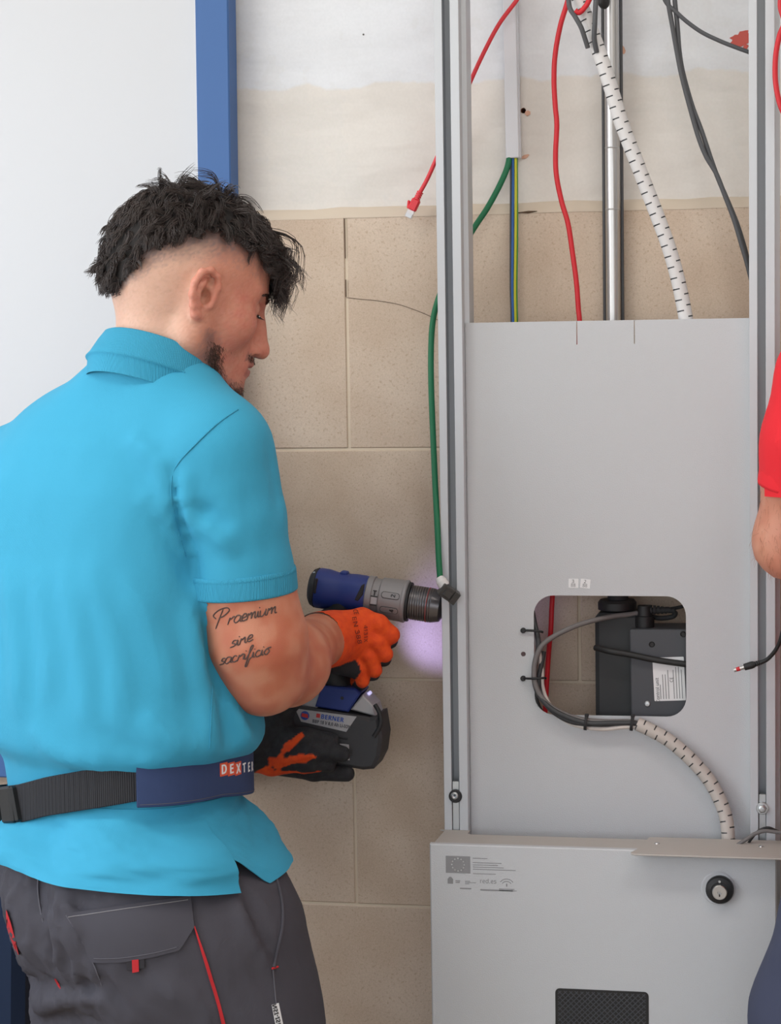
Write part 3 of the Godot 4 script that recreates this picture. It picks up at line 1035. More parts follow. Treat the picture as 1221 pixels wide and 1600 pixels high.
func funding_print(front: Node3D, cz: float) -> void:
	var z := cz + 0.0002
	var f := Vector3(-0.4528, 0.8790, z)
	part("flag_print", MB.new().box(f, Vector3(0.0335, 0.0232, 0.0003), 0.0), M.print, front)
	var stars := MB.new()
	for k in 12:
		var c := f + Vector3(sin(TAU * k / 12) * 0.0085, cos(TAU * k / 12) * 0.0085, 0.0001)
		var poly := PackedVector2Array()
		for i in 10: poly.append(Vector2(sin(TAU * i / 10), cos(TAU * i / 10)) * (0.0013 if i % 2 == 0 else 0.0006))
		stars.extrude(poly, Transform3D(Basis(), c), 0.0002)
	part("star_print", stars, M.paper, front)
	var p := Vector3(-0.4326, 0.8884, 0.2300)
	part("text_print", bars(Vector3(p.x, p.y, z), [0.020, 0.0, 0.039, 0.034, 0.042, 0.058, 0.0, 0.031], 0.0030, 0.0008), M.print, front)
	var c := Vector3(-0.4636, 0.8567, 0.2300)
	part("crest_print", MB.new().box(Vector3(c.x, c.y - 0.001, z), Vector3(0.0075, 0.0065, 0.0003), 0.0).extrude(PackedVector2Array([Vector2(-0.0038, 0.0022), Vector2(0.0038, 0.0022), Vector2(0.0012, 0.0052), Vector2(-0.0012, 0.0052)]), Transform3D(Basis(), Vector3(c.x, c.y, z)), 0.00025), M.print, front)
	part("text_print", bars(Vector3(c.x + 0.0070, c.y, z), [0.0065, 0.006], 0.0022, 0.0012), M.print, front)
	part("text_print", bars(Vector3(c.x + 0.020, c.y, z), [0.007, 0.015, 0.006], 0.0018, 0.0007), M.print, front)
	lettering("text_print", "red.es", 0.0082, Transform3D(Basis(), Vector3(-0.4121, 0.8575, z)), M.print, front)
	var g := Vector3(-0.3869, 0.8540, 0.2300)
	var arcs := MB.new()
	for r in [0.0105, 0.0072]:
		var pts := []
		for i in 13:
			var a := PI * (0.2 + 0.6 * i / 12.0)
			pts.append(Vector3(g.x + cos(a) * r, g.y - 0.003 + sin(a) * r, z))
		arcs.tube(pts, 0.0004, 5)
	arcs.box(Vector3(g.x, g.y - 0.001, z), Vector3(0.0016, 0.004, 0.0003), 0.0)
	part("arch_print", arcs, M.print, front)
	part("text_print", bars(Vector3(g.x - 0.0105, g.y - 0.0065, z), [0.021, 0.024], 0.0020, 0.0009), M.print, front)
	part("text_print", bars(Vector3(-0.4506, 0.8466, 0.2302), [0.0155], 0.002, 0.0016), M.print, front)
	part("text_print", bars(Vector3(-0.4227, 0.8454, 0.2302), [0.0440], 0.002, 0.0018), M.print, front)

func make_column() -> void:
	# black motor column
	var c := thing("motor_column", "black lift motor housing behind the panel opening", "motor", Vector3(-0.2478, 1.0531, 0.0500))
	var hx := (-0.2801 + -0.2264) * 0.5
	var hy := 1.2135
	part("housing", MB.new().box(Vector3(hx + 0.004, hy - 0.115 - 0.008, 0.05), Vector3(0.062, 0.225, 0.06), 0.006), M.motor, c)
	part("collar", MB.new().lathe([Vector2(0.0, 0.012), Vector2(0.024, 0.012), Vector2(0.027, 0.008), Vector2(0.027, -0.002), Vector2(0.0, -0.002)], Vector3(hx + 0.002, hy - 0.006, 0.05), Vector3.UP, 24), M.black, c)
	part("shaft", MB.new().lathe([Vector2(0.0, 0.0), Vector2(0.0145, 0.0), Vector2(0.0145, 0.16), Vector2(0.0, 0.16)], Vector3(hx + 0.003, hy + 0.004, 0.05), Vector3.UP, 20), M.motor, c)
	# control unit box
	var u := thing("control_unit", "dark grey control box with a white data label behind the panel opening", "control box", Vector3(-0.1836, 1.0586, 0.0750))
	var bx0 := -0.2292; var bx1 := -0.1329
	var by1 := 1.1835
	var body := part("box", MB.new().box(Vector3((bx0 + bx1) * 0.5, by1 - 0.09, 0.062), Vector3(bx1 - bx0, 0.18, 0.072), 0.0015, Basis(Vector3.BACK, 0.012)), M.dark_box, u)
	for q in [Vector3(-0.2000, 1.1630, 0.0982), Vector3(-0.1571, 1.1777, 0.0982)]:
		part("screw_hole_dark", MB.new().lathe([Vector2(0.0, 0.0002), Vector2(0.0026, 0.0002), Vector2(0.0034, 0.0009), Vector2(0.0042, 0.0)], q, Vector3(0, 0, 1), 16), M.black, body)  # black disc paints the shade inside an open screw hole
	part("screw_head", MB.new().lathe([Vector2(0.0, 0.002), Vector2(0.003, 0.0018), Vector2(0.0042, 0.0006), Vector2(0.0042, 0.0)], Vector3(-0.2066, 1.0800, 0.0980), Vector3(0, 0, 1), 16), M.zinc, body)
	var lt := Transform3D(Basis(Vector3.BACK, 0.045), Vector3(-0.1766, 1.1153, 0.0982))
	var lab := part("data_label", MB.new().extrude(rounded(0.0430, 0.0605, 0.0012, 3), lt, 0.0004), M.paper, body)
	var side := lt * Transform3D(Basis(Vector3.BACK, PI * 0.5), Vector3(0, 0, 0.0006))
	lettering("label_print", "Control unit", 0.0046, side * Transform3D(Basis(), Vector3(-0.0150, 0.0165, 0)), M.print_dark, lab)
	lettering("label_print", "CE", 0.0062, side * Transform3D(Basis(), Vector3(-0.0010, -0.0032, 0)), M.print_dark, lab)
	var lines := MB.new()
	for k in 9:
		if k == 4: continue
		var ln: float = [0.020, 0.034, 0.034, 0.040, 0.0, 0.040, 0.044, 0.044, 0.040][k]
		lines.box(side * Vector3(-0.0275 + ln * 0.5, 0.0125 - k * 0.0037, 0), Vector3(0.0010, ln, 0.0003), 0.0, Basis(Vector3.BACK, 0.045))
	part("label_print", lines, M.print, lab)
	# plugs and boots on top of the box
	var pg := Vector3(-0.2116, 1.1786, 0.0700)
	part("socket_plug", MB.new().lathe([Vector2(0.0, 0.0), Vector2(0.0132, 0.0), Vector2(0.0132, 0.015), Vector2(0.011, 0.016), Vector2(0.010, 0.03), Vector2(0.0, 0.031)], Vector3(pg.x, by1, 0.07), Vector3.UP, 24), M.black, u)
	var boot := MB.new()
	for k in 7:
		var q := Vector3(-0.2132, 1.2055, 0.0700) + Vector3(0.010 + k * 0.0052, 0.002 - k * 0.0001, 0)
		boot.lathe([Vector2(0.0, -0.0018), Vector2(0.0068 - k * 0.0005, -0.0018), Vector2(0.0068 - k * 0.0005, 0.0018), Vector2(0.0, 0.0018)], q, Vector3(1, 0, 0), 14)
	boot.tube([Vector3(-0.2132, 1.2055, 0.0700), Vector3(-0.1778, 1.2076, 0.0700)], 0.0045, 10)
	part("strain_relief", boot, M.black_rubber, u)
	part("lead", MB.new().tube(smooth_path([Vector3(-0.1778, 1.2076, 0.0700), Vector3(-0.1692, 1.2030, 0.0680), Vector3(-0.1747, 1.1970, 0.0640), Vector3(-0.1927, 1.1946, 0.0600), Vector3(-0.2063, 1.1974, 0.0550)], 5), 0.0035, 8), M.black_rubber, u)
	part("lead", MB.new().tube(smooth_path([Vector3(-0.1834, 1.2071, 0.0660), Vector3(-0.1642, 1.2103, 0.0620), Vector3(-0.1396, 1.2165, 0.0600)], 5), 0.0025, 8), M.black_rubber, u)
	solo("strap", MB.new().tube(smooth_path([Vector3(-0.2786, 1.1561, 0.0880), Vector3(-0.2558, 1.1534, 0.1045), Vector3(-0.2295, 1.1493, 0.1045), Vector3(-0.1901, 1.1417, 0.1040), Vector3(-0.1335, 1.1345, 0.1035)], 6), 0.0046, 8), M.black, "flat black strap across the control box label", "strap")

# ---------------------------------------------------------------- cables
func cable(called: String, pts: Array, r: float, m: Material, label: String, category: String, group := "") -> MeshInstance3D:
	return solo(called, MB.new().tube(smooth_path(pts, 7), r, 10), m, label, category, group)

# plastic cable tidy: a round sleeve with short slits on alternate sides over a dark core
func split_sleeve(pts: Array, r: float, m: Material, core: Material, label: String, phase: float, slit_a: float, slit_b: float) -> void:
	var t := thing("split_cable_sleeve", label, "cable sleeve", pts[-1])
	var step := 0.0017
	var path := even_path(pts, step)
	var sides := 28
	var rows := []
	var tg: Vector3 = (path[1] - path[0]).normalized()
	var e1 := (Vector3(0, 0, 1) - tg * tg.z).normalized()
	for i in path.size():
		var tn: Vector3 = (path[min(i + 1, path.size() - 1)] - path[max(i - 1, 0)]).normalized()
		e1 = (e1 - tn * e1.dot(tn)).normalized()
		var e2 := tn.cross(e1)
		var row := PackedVector3Array()
		for s in sides:
			var a := TAU * s / sides
			row.append(path[i] + (e1 * cos(a) + e2 * sin(a)) * r)
		rows.append(row)
	var mb := MB.new()
	var per := 9           # 15 mm between slits on one side
	for i in rows.size():
		for s in sides:
			mb.vert(rows[i][s], (rows[i][s] - path[i]).normalized())
	for i in rows.size() - 1:
		for s in sides:
			var a := fposmod(TAU * (s + 0.5) / sides - phase + PI, TAU) - PI   # 0 faces the room
			if i % per == 0 and a > slit_a and a < slit_a + 1.5: continue
			if (i + 4) % per == 0 and a > slit_b and a < slit_b + 1.0: continue
			var k0 := i * sides + s; var k1 := i * sides + (s + 1) % sides
			mb.ix.append_array([k0, k1 + sides, k1, k0, k0 + sides, k1 + sides])
	part("sleeve", mb, m, t)
	part("core", MB.new().tube(path, r * 0.82, 14), core, t)

func make_cables() -> void:
	# white surface trunking with an open lower end
	var tk := thing("cable_trunking", "white plastic cable trunking ending above the hanging wires", "trunking", Vector3(-0.3987, 1.8404, 0.0000))
	var tw := 0.0205
	var xa := -0.3974
	var yb := 1.8404
	var lean := Transform3D(Basis(Vector3.BACK, 0.012), Vector3(xa, yb, 0))
	part("base_channel", MB.new().box(Vector3(0, 0.45, -0.002), Vector3(tw, 0.9, 0.012), 0.0006).box(Vector3(0, 0.45, 0.004), Vector3(tw * 0.8, 0.898, 0.004), 0.0), M.white_plastic, tk).global_transform = lean
	part("cover", MB.new().box(Vector3(-0.0005, 0.4505, 0.0085), Vector3(tw - 0.002, 0.901, 0.007), 0.001), M.white_plastic, tk).global_transform = lean

	# chrome riser pipe with joint rings
	var pp := thing("steel_pipe", "polished steel pipe rising from behind the lift panel", "pipe", Vector3(-0.2583, 1.6101, 0.0200))
	var p0 := Vector3(-0.2566, 1.5025, 0.0220)
	var p1 := Vector3(-0.2564, 2.0519, 0.0220) + Vector3(0, 0.4, 0)
	part("tube", MB.new().tube([p0, p1], 0.0100, 28), M.steel, pp)
	for y in [237.0, 331.0]:
		var q := p0.lerp(p1, (620.0 - y) / 1050.0)
		part("joint_ring", MB.new().lathe([Vector2(0.0100, -0.001), Vector2(0.0105, 0.0), Vector2(0.0100, 0.001)], q, p1 - p0, 28), M.zinc, pp)
	for dx in [-0.0125, 0.0125]:
		part("side_strip", MB.new().tube([p0 + Vector3(dx, 0, -0.008), p1 + Vector3(dx, 0, -0.008)], 0.0024, 8), M.dark_cable, pp)  # thin dark strips along both sides of the pipe

	# red network lead with a modular plug
	var rn := thing("network_lead", "red network lead with a clear plug hanging beside the rail", "cable", Vector3(-0.5389, 1.7731, 0.0300))
	part("cable", MB.new().tube(smooth_path([Vector3(-0.3613, 2.0888, 0.0400), Vector3(-0.3857, 2.0549, 0.0400), Vector3(-0.4115, 2.0230, 0.0380), Vector3(-0.4348, 1.9829, 0.0360), Vector3(-0.4564, 1.9398, 0.0340), Vector3(-0.4820, 1.8876, 0.0320), Vector3(-0.5058, 1.8367, 0.0300), Vector3(-0.5172, 1.8129, 0.0300), Vector3(-0.5285, 1.7935, 0.0300)], 6), 0.0031, 10), M.red_plug, rn)
	var a := Vector3(-0.5275, 1.7952, 0.0300); var b := Vector3(-0.5456, 1.7597, 0.0300)
	var dir := (b - a).normalized()
	var boot := MB.new()
	for k in 4: boot.lathe([Vector2(0.0, -0.0012), Vector2(0.0046, -0.0012), Vector2(0.0048, 0.0), Vector2(0.0046, 0.0012), Vector2(0.0, 0.0012)], a + dir * (0.001 + k * 0.0031), dir, 14)
	var bs := Basis(dir.cross(Vector3(0, 0, 1)).normalized(), dir, Vector3(0, 0, 1))
	bs.x = bs.y.cross(bs.z)
	boot.tube([a, a + dir * 0.014], 0.0036, 10)
	boot.box(a + dir * 0.020, Vector3(0.0125, 0.018, 0.010), 0.002, bs)
	boot.box(a + dir * 0.023 - bs.x * -0.0075, Vector3(0.0035, 0.012, 0.006), 0.0012, bs.rotated(Vector3.BACK, 0.35))
	part("boot", boot, M.red_plug, rn)
	var plug := part("plug", MB.new().box(a + dir * 0.034, Vector3(0.0105, 0.012, 0.0075), 0.0006, bs), M.clear, rn)
	part("contact", MB.new().box(a + dir * 0.0365, Vector3(0.0085, 0.005, 0.004), 0.0004, bs), M.zinc, plug)

	# long red lead that disappears behind the panel and shows again in its opening
	cable("network_lead", [Vector3(-0.3042, 2.0826, 0.0600), Vector3(-0.3124, 2.0484, 0.0600), Vector3(-0.3232, 2.0142, 0.0600), Vector3(-0.3307, 1.9754, 0.0600), Vector3(-0.3327, 1.9407, 0.0600), Vector3(-0.3313, 1.9057, 0.0600), Vector3(-0.3293, 1.8794, 0.0600), Vector3(-0.3314, 1.8401, 0.0600), Vector3(-0.3304, 1.8094, 0.0600), Vector3(-0.3236, 1.7741, 0.0600), Vector3(-0.3149, 1.7431, 0.0600), Vector3(-0.3091, 1.7033, 0.0600), Vector3(-0.3041, 1.6635, 0.0600), Vector3(-0.3017, 1.6281, 0.0600), Vector3(-0.3002, 1.5927, 0.0600), Vector3(-0.3074, 1.4859, 0.0500), Vector3(-0.3218, 1.3783, 0.0500), Vector3(-0.3342, 1.2971, 0.0500), Vector3(-0.3411, 1.2382, 0.0500), Vector3(-0.3436, 1.2064, 0.0500), Vector3(-0.3453, 1.1746, 0.0500), Vector3(-0.3505, 1.1320, 0.0400), Vector3(-0.3579, 1.0217, 0.0400)], 0.0036, M.red, "long red lead running down behind the grey lift panel", "cable")
	cable("network_lead", [Vector3(-0.2648, 2.0698, 0.1250), Vector3(-0.2762, 2.0351, 0.1340), Vector3(-0.2830, 2.0241, 0.1360), Vector3(-0.2897, 2.0184, 0.1370), Vector3(-0.2948, 2.0218, 0.1380)], 0.0036, M.red, "short red lead end beside the white sleeve at the pipe", "cable")
	cable("network_lead", [Vector3(-0.0228, 2.0359, 0.1600), Vector3(-0.0245, 2.0113, 0.1600), Vector3(-0.0196, 1.9906, 0.1600), Vector3(-0.0254, 1.9744, 0.1600), Vector3(-0.0303, 1.9499, 0.1600), Vector3(-0.0312, 1.9210, 0.1600), Vector3(-0.0279, 1.8961, 0.1600), Vector3(-0.0213, 1.8752, 0.1600), Vector3(-0.0082, 1.8540, 0.1600)], 0.0036, M.red, "red lead looped beside the rail above the red sleeve", "cable")

	# wires hanging out of the trunking
	cable("earth_wire", [Vector3(-0.3942, 1.8469, 0.0060), Vector3(-0.3933, 1.7925, 0.0140), Vector3(-0.3937, 1.7204, 0.0200), Vector3(-0.3950, 1.6575, 0.0220), Vector3(-0.3946, 1.6035, 0.0220), Vector3(-0.3943, 1.4858, 0.0200)], 0.0019, M.yellow_wire, "thin yellow wire hanging out of the white trunking", "wire", "wires from the trunking")
	cable("earth_wire", [Vector3(-0.3927, 1.8470, 0.0040), Vector3(-0.3917, 1.7926, 0.0120), Vector3(-0.3917, 1.7205, 0.0180), Vector3(-0.3930, 1.6575, 0.0200), Vector3(-0.3926, 1.6034, 0.0200), Vector3(-0.3918, 1.4857, 0.0180)], 0.0014, M.green_wire, "thin green wire hanging out of the white trunking", "wire", "wires from the trunking")
	cable("phase_wire", [Vector3(-0.3979, 1.8470, 0.0060), Vector3(-0.3974, 1.7926, 0.0140), Vector3(-0.3978, 1.7205, 0.0200), Vector3(-0.3986, 1.6576, 0.0220), Vector3(-0.3978, 1.6035, 0.0220), Vector3(-0.3979, 1.4858, 0.0200)], 0.0019, M.blue_wire, "thin blue wire hanging out of the white trunking", "wire", "wires from the trunking")
	cable("phase_wire", [Vector3(-0.4009, 1.8473, 0.0040), Vector3(-0.4004, 1.7928, 0.0120), Vector3(-0.4010, 1.7208, 0.0160), Vector3(-0.4014, 1.6578, 0.0180), Vector3(-0.4006, 1.6036, 0.0180), Vector3(-0.4010, 1.4858, 0.0180)], 0.0017, M.dark_cable, "thin black wire hanging out of the white trunking", "wire", "wires from the trunking")

	# green lead with a grey socket on its end, in front of the chuck
	var gl := thing("patch_lead", "green lead ending in a dark grey socket hanging at the drill chuck", "cable", Vector3(-0.4754, 1.2397, 0.1500))
	part("cable", MB.new().tube(smooth_path([Vector3(-0.4024, 1.8472, 0.0060), Vector3(-0.4055, 1.8270, 0.0120), Vector3(-0.4165, 1.7999, 0.0200), Vector3(-0.4321, 1.7703, 0.0280), Vector3(-0.4494, 1.7434, 0.0360), Vector3(-0.4684, 1.7103, 0.0450), Vector3(-0.4882, 1.6721, 0.0500), Vector3(-0.4996, 1.6426, 0.0550), Vector3(-0.5064, 1.6140, 0.0600), Vector3(-0.5079, 1.5781, 0.0700), Vector3(-0.5060, 1.5245, 0.0850), Vector3(-0.5017, 1.4535, 0.1000), Vector3(-0.4952, 1.3836, 0.1250), Vector3(-0.4894, 1.3232, 0.1450), Vector3(-0.4870, 1.2840, 0.1520), Vector3(-0.4850, 1.2579, 0.1550)], 6), 0.0042, 12), M.green, gl)
	var k0 := Vector3(-0.4850, 1.2579, 0.1550)
	part("collar", MB.new().lathe([Vector2(0.0, -0.003), Vector2(0.0055, -0.003), Vector2(0.008, 0.004), Vector2(0.008, 0.012), Vector2(0.0, 0.012)], k0, Vector3(-0.4741, 1.2406, 0.1580) - k0, 16), M.sleeve_plastic, gl)
	var jb := Basis(Vector3.BACK, -0.66) * Basis(Vector3.UP, 0.35)
	var jc := Vector3(-0.4729, 1.2391, 0.1600)
	var jm := MB.new()
	jm.box(jc + jb * Vector3(-0.0035, 0, -0.001), Vector3(0.019, 0.0175, 0.014), 0.0012, jb)
	for q in [[0.0098, 0.0070, 0.0, 0.0085, 0.0035, 0.016], [0.0098, -0.0070, 0.0, 0.0085, 0.0035, 0.016], [0.0098, 0.0, 0.0068, 0.0085, 0.0110, 0.0024], [0.0098, 0.0, -0.0068, 0.0085, 0.0110, 0.0024]]:
		jm.box(jc + jb * Vector3(q[0], q[1], q[2]), Vector3(q[3], q[4], q[5]), 0.0004, jb)
	jm.box(jc + jb * Vector3(-0.002, 0.0, 0.0070), Vector3(0.012, 0.010, 0.003), 0.0008, jb)
	part("socket", jm, M.jack, gl)

	# dark leads towards the far rail
	cable("power_lead", [Vector3(-0.1795, 2.0767, 0.0600), Vector3(-0.1762, 2.0422, 0.0600), Vector3(-0.1703, 2.0076, 0.0600), Vector3(-0.1644, 1.9730, 0.0600), Vector3(-0.1576, 1.9382, 0.0600), Vector3(-0.1465, 1.8947, 0.0600), Vector3(-0.1354, 1.8554, 0.0600), Vector3(-0.1251, 1.8292, 0.0600), Vector3(-0.1114, 1.8054, 0.0600), Vector3(-0.1003, 1.7765, 0.0600), Vector3(-0.0874, 1.7415, 0.0600), Vector3(-0.0772, 1.7066, 0.0600), Vector3(-0.0704, 1.6830, 0.0580), Vector3(-0.0602, 1.6412, 0.0550)], 0.0033, M.dark_cable, "one of two dark grey leads hanging side by side between pipe and rail", "cable", "dark twin leads")
	cable("power_lead", [Vector3(-0.1679, 2.0778, 0.0500), Vector3(-0.1669, 2.0424, 0.0560), Vector3(-0.1636, 2.0079, 0.0560), Vector3(-0.1611, 1.9734, 0.0560), Vector3(-0.1561, 1.9430, 0.0560), Vector3(-0.1441, 1.8994, 0.0560), Vector3(-0.1313, 1.8643, 0.0560), Vector3(-0.1184, 1.8250, 0.0560), Vector3(-0.1090, 1.7987, 0.0560), Vector3(-0.0961, 1.7680, 0.0560), Vector3(-0.0832, 1.7355, 0.0560), Vector3(-0.0721, 1.6980, 0.0550), Vector3(-0.0636, 1.6587, 0.0520)], 0.0033, M.dark_cable, "one of two dark grey leads hanging side by side between pipe and rail", "cable", "dark twin leads")
	cable("power_lead", [Vector3(-0.1882, 2.0685, 0.0600), Vector3(-0.1796, 2.0407, 0.0600), Vector3(-0.1659, 2.0263, 0.0600), Vector3(-0.1495, 2.0110, 0.0600), Vector3(-0.1297, 1.9964, 0.0600), Vector3(-0.1066, 1.9843, 0.0600), Vector3(-0.0851, 1.9748, 0.0600), Vector3(-0.0664, 1.9675, 0.0580), Vector3(-0.0425, 1.9584, 0.0550)], 0.0029, M.dark_cable, "single dark grey lead slanting past the chipped red paint", "cable")
	cable("power_lead", [Vector3(-0.3050, 2.0543, 0.1280), Vector3(-0.3026, 2.0276, 0.1360), Vector3(-0.2948, 2.0134, 0.1380), Vector3(-0.2873, 1.9997, 0.1370), Vector3(-0.2834, 1.9882, 0.1340), Vector3(-0.2790, 1.9727, 0.1280)], 0.0034, M.dark_cable, "dark lead entering the white sleeve beside the pipe", "cable")
	cable("power_lead", [Vector3(-0.2662, 2.0521, 0.1300), Vector3(-0.2675, 2.0260, 0.1360), Vector3(-0.2685, 2.0048, 0.1370), Vector3(-0.2699, 1.9845, 0.1320), Vector3(-0.2674, 1.9669, 0.1240)], 0.0034, M.dark_cable, "straight dark lead entering the white sleeve from above", "cable")
	cable("power_lead", [Vector3(-0.2605, 2.0650, 0.0500), Vector3(-0.2619, 2.0417, 0.0550), Vector3(-0.2658, 2.0429, 0.0600), Vector3(-0.2631, 2.0548, 0.0600)], 0.006, M.black, "black lead knot at the steel pipe", "cable")

	split_sleeve([Vector3(-0.2966, 2.0555, 0.1180), Vector3(-0.2898, 2.0340, 0.1180), Vector3(-0.2797, 2.0090, 0.1180), Vector3(-0.2689, 1.9791, 0.1160), Vector3(-0.2598, 1.9526, 0.1140), Vector3(-0.2524, 1.9287, 0.1120), Vector3(-0.2454, 1.9048, 0.1100), Vector3(-0.2376, 1.8774, 0.1080), Vector3(-0.2276, 1.8499, 0.1060), Vector3(-0.2167, 1.8214, 0.1040), Vector3(-0.2058, 1.7921, 0.1020), Vector3(-0.1898, 1.7496, 0.1000), Vector3(-0.1746, 1.7071, 0.0980), Vector3(-0.1637, 1.6681, 0.0960), Vector3(-0.1562, 1.6334, 0.0950), Vector3(-0.1511, 1.6030, 0.0950), Vector3(-0.1455, 1.5552, 0.0900)], 0.0098, M.sleeve_plastic, M.dark_cable, "white slit cable sleeve slanting down past the steel pipe", 0.0, -0.1, -1.55)
	split_sleeve([Vector3(-0.2182, 1.0583, 0.1330), Vector3(-0.1990, 1.0496, 0.1340), Vector3(-0.1765, 1.0374, 0.1350), Vector3(-0.1549, 1.0204, 0.1360), Vector3(-0.1359, 1.0017, 0.1370), Vector3(-0.1204, 0.9829, 0.1380), Vector3(-0.1084, 0.9616, 0.1400), Vector3(-0.0998, 0.9405, 0.1430), Vector3(-0.0958, 0.9195, 0.1470), Vector3(-0.0945, 0.8938, 0.1500), Vector3(-0.0937, 0.8763, 0.1500)], 0.0092, M.sleeve_grey, M.dark_cable, "curved grey slit cable sleeve from the opening to the cabinet lid", 0.0, 0.0, -1.5)

	# bundle along the edge of the opening
	cable("power_lead", [Vector3(-0.2150, 1.2037, 0.0700), Vector3(-0.2314, 1.2016, 0.0760), Vector3(-0.2528, 1.1999, 0.0850), Vector3(-0.2782, 1.1959, 0.0980), Vector3(-0.3038, 1.1889, 0.1080), Vector3(-0.3296, 1.1773, 0.1160), Vector3(-0.3468, 1.1654, 0.1220), Vector3(-0.3553, 1.1517, 0.1260), Vector3(-0.3597, 1.1314, 0.1280), Vector3(-0.3570, 1.1077, 0.1300), Vector3(-0.3446, 1.0869, 0.1320), Vector3(-0.3215, 1.0716, 0.1340), Vector3(-0.2915, 1.0626, 0.1350), Vector3(-0.2582, 1.0606, 0.1350), Vector3(-0.2277, 1.0610, 0.1340), Vector3(-0.2112, 1.0567, 0.1330)], 0.0036, M.grey_cable, "grey lead arching from the control box plug to the opening edge", "cable")
	cable("power_lead", [Vector3(-0.3651, 1.2079, 0.1000), Vector3(-0.3607, 1.1910, 0.1080), Vector3(-0.3565, 1.1767, 0.1140), Vector3(-0.3542, 1.1597, 0.1200), Vector3(-0.3583, 1.1398, 0.1240), Vector3(-0.3599, 1.1179, 0.1270), Vector3(-0.3536, 1.0962, 0.1300), Vector3(-0.3371, 1.0788, 0.1360), Vector3(-0.3123, 1.0663, 0.1380), Vector3(-0.2841, 1.0590, 0.1390), Vector3(-0.2536, 1.0594, 0.1380), Vector3(-0.2232, 1.0596, 0.1360), Vector3(-0.2095, 1.0549, 0.1330)], 0.0036, M.bundle_cable, "dark lead in the bundle along the opening edge", "cable", "bundled dark leads")
	cable("power_lead", [Vector3(-0.3488, 1.1524, 0.1060), Vector3(-0.3518, 1.1336, 0.1120), Vector3(-0.3549, 1.1148, 0.1180), Vector3(-0.3508, 1.0926, 0.1240), Vector3(-0.3359, 1.0744, 0.1310), Vector3(-0.3111, 1.0601, 0.1330), Vector3(-0.2803, 1.0553, 0.1330), Vector3(-0.2497, 1.0566, 0.1320), Vector3(-0.2149, 1.0554, 0.1310)], 0.0034, M.bundle_cable, "dark lead in the bundle along the opening edge", "cable", "bundled dark leads")
	cable("power_lead", [Vector3(-0.3637, 1.1287, 0.1100), Vector3(-0.3625, 1.1069, 0.1140), Vector3(-0.3589, 1.0876, 0.1160), Vector3(-0.3529, 1.0684, 0.1080), Vector3(-0.3439, 1.0501, 0.0950)], 0.0030, M.bundle_cable, "dark lead in the bundle along the opening edge", "cable", "bundled dark leads")
	cable("data_lead", [Vector3(-0.3640, 1.1815, 0.1040), Vector3(-0.3600, 1.1687, 0.1080), Vector3(-0.3546, 1.1512, 0.1100), Vector3(-0.3510, 1.1247, 0.1120), Vector3(-0.3500, 1.1055, 0.1150), Vector3(-0.3442, 1.0885, 0.1200), Vector3(-0.3312, 1.0710, 0.1260), Vector3(-0.3132, 1.0586, 0.1300), Vector3(-0.2918, 1.0525, 0.1330), Vector3(-0.2626, 1.0507, 0.1350), Vector3(-0.2363, 1.0541, 0.1360), Vector3(-0.2164, 1.0550, 0.1340)], 0.0031, M.white_cable, "off-white lead in the bundle under the opening", "cable")
	zip_tie(Vector3(-0.3752, 1.1836, 0.1205), [Vector3(-0.3750, 1.1838, 0.1220), Vector3(-0.3622, 1.1839, 0.1250), Vector3(-0.3499, 1.1826, 0.1240), Vector3(-0.3496, 1.1801, 0.1120)], "black cable tie holding the bundle, upper one at the opening edge")
	zip_tie(Vector3(-0.3759, 1.1167, 0.1205), [Vector3(-0.3757, 1.1169, 0.1220), Vector3(-0.3619, 1.1184, 0.1330), Vector3(-0.3461, 1.1192, 0.1310), Vector3(-0.3454, 1.1163, 0.1150)], "black cable tie holding the bundle, lower one at the opening edge")
	zip_loop(Vector3(-0.2880, 1.0587, 0.1355), Vector3(1, -0.12, 0), "black cable tie round the leads under the opening")
	zip_loop(Vector3(-0.2251, 1.0589, 0.1345), Vector3(1, -0.12, 0), "black cable tie where the leads enter the grey sleeve")

	# barrel plug hanging in front of the far rail
	var dc := thing("barrel_plug_lead", "black low voltage lead with a barrel plug in front of the rail", "cable", Vector3(-0.0713, 1.1418, 0.1700))
	part("cable", MB.new().tube(smooth_path([Vector3(-0.0149, 1.2276, 0.2000), Vector3(-0.0216, 1.1966, 0.1900), Vector3(-0.0258, 1.1806, 0.1850), Vector3(-0.0325, 1.1670, 0.1800), Vector3(-0.0418, 1.1559, 0.1750), Vector3(-0.0502, 1.1510, 0.1720)], 6), 0.0028, 10), M.black, dc)
	var d0 := Vector3(-0.0477, 1.1519, 0.1720); var d1 := Vector3(-0.0891, 1.1383, 0.1680)
	var dd := (d1 - d0).normalized()
	var relief := MB.new()
	for k in 5: relief.lathe([Vector2(0.0, -0.0009), Vector2(0.0030 + k * 0.0002, -0.0009), Vector2(0.0030 + k * 0.0002, 0.0009), Vector2(0.0, 0.0009)], d0 + dd * (0.001 + k * 0.0026), dd, 12)
	part("strain_relief", relief, M.black, dc)
	part("plug_body", MB.new().lathe([Vector2(0.0, 0.0), Vector2(0.0044, 0.0), Vector2(0.0050, 0.004), Vector2(0.0046, 0.0135), Vector2(0.0, 0.0135)], d0 + dd * 0.0125, dd, 18), M.black, dc)
	var barrel := part("barrel", MB.new().lathe([Vector2(0.0027, 0.0), Vector2(0.0027, 0.0145), Vector2(0.0015, 0.0145), Vector2(0.0015, 0.010), Vector2(0.0, 0.010)], d0 + dd * 0.026, dd, 18), M.steel, dc)
	part("tip_ring", MB.new().lathe([Vector2(0.0028, 0.0), Vector2(0.0029, 0.0008), Vector2(0.0028, 0.0050)], d0 + dd * 0.0320, dd, 18), M.red, barrel)

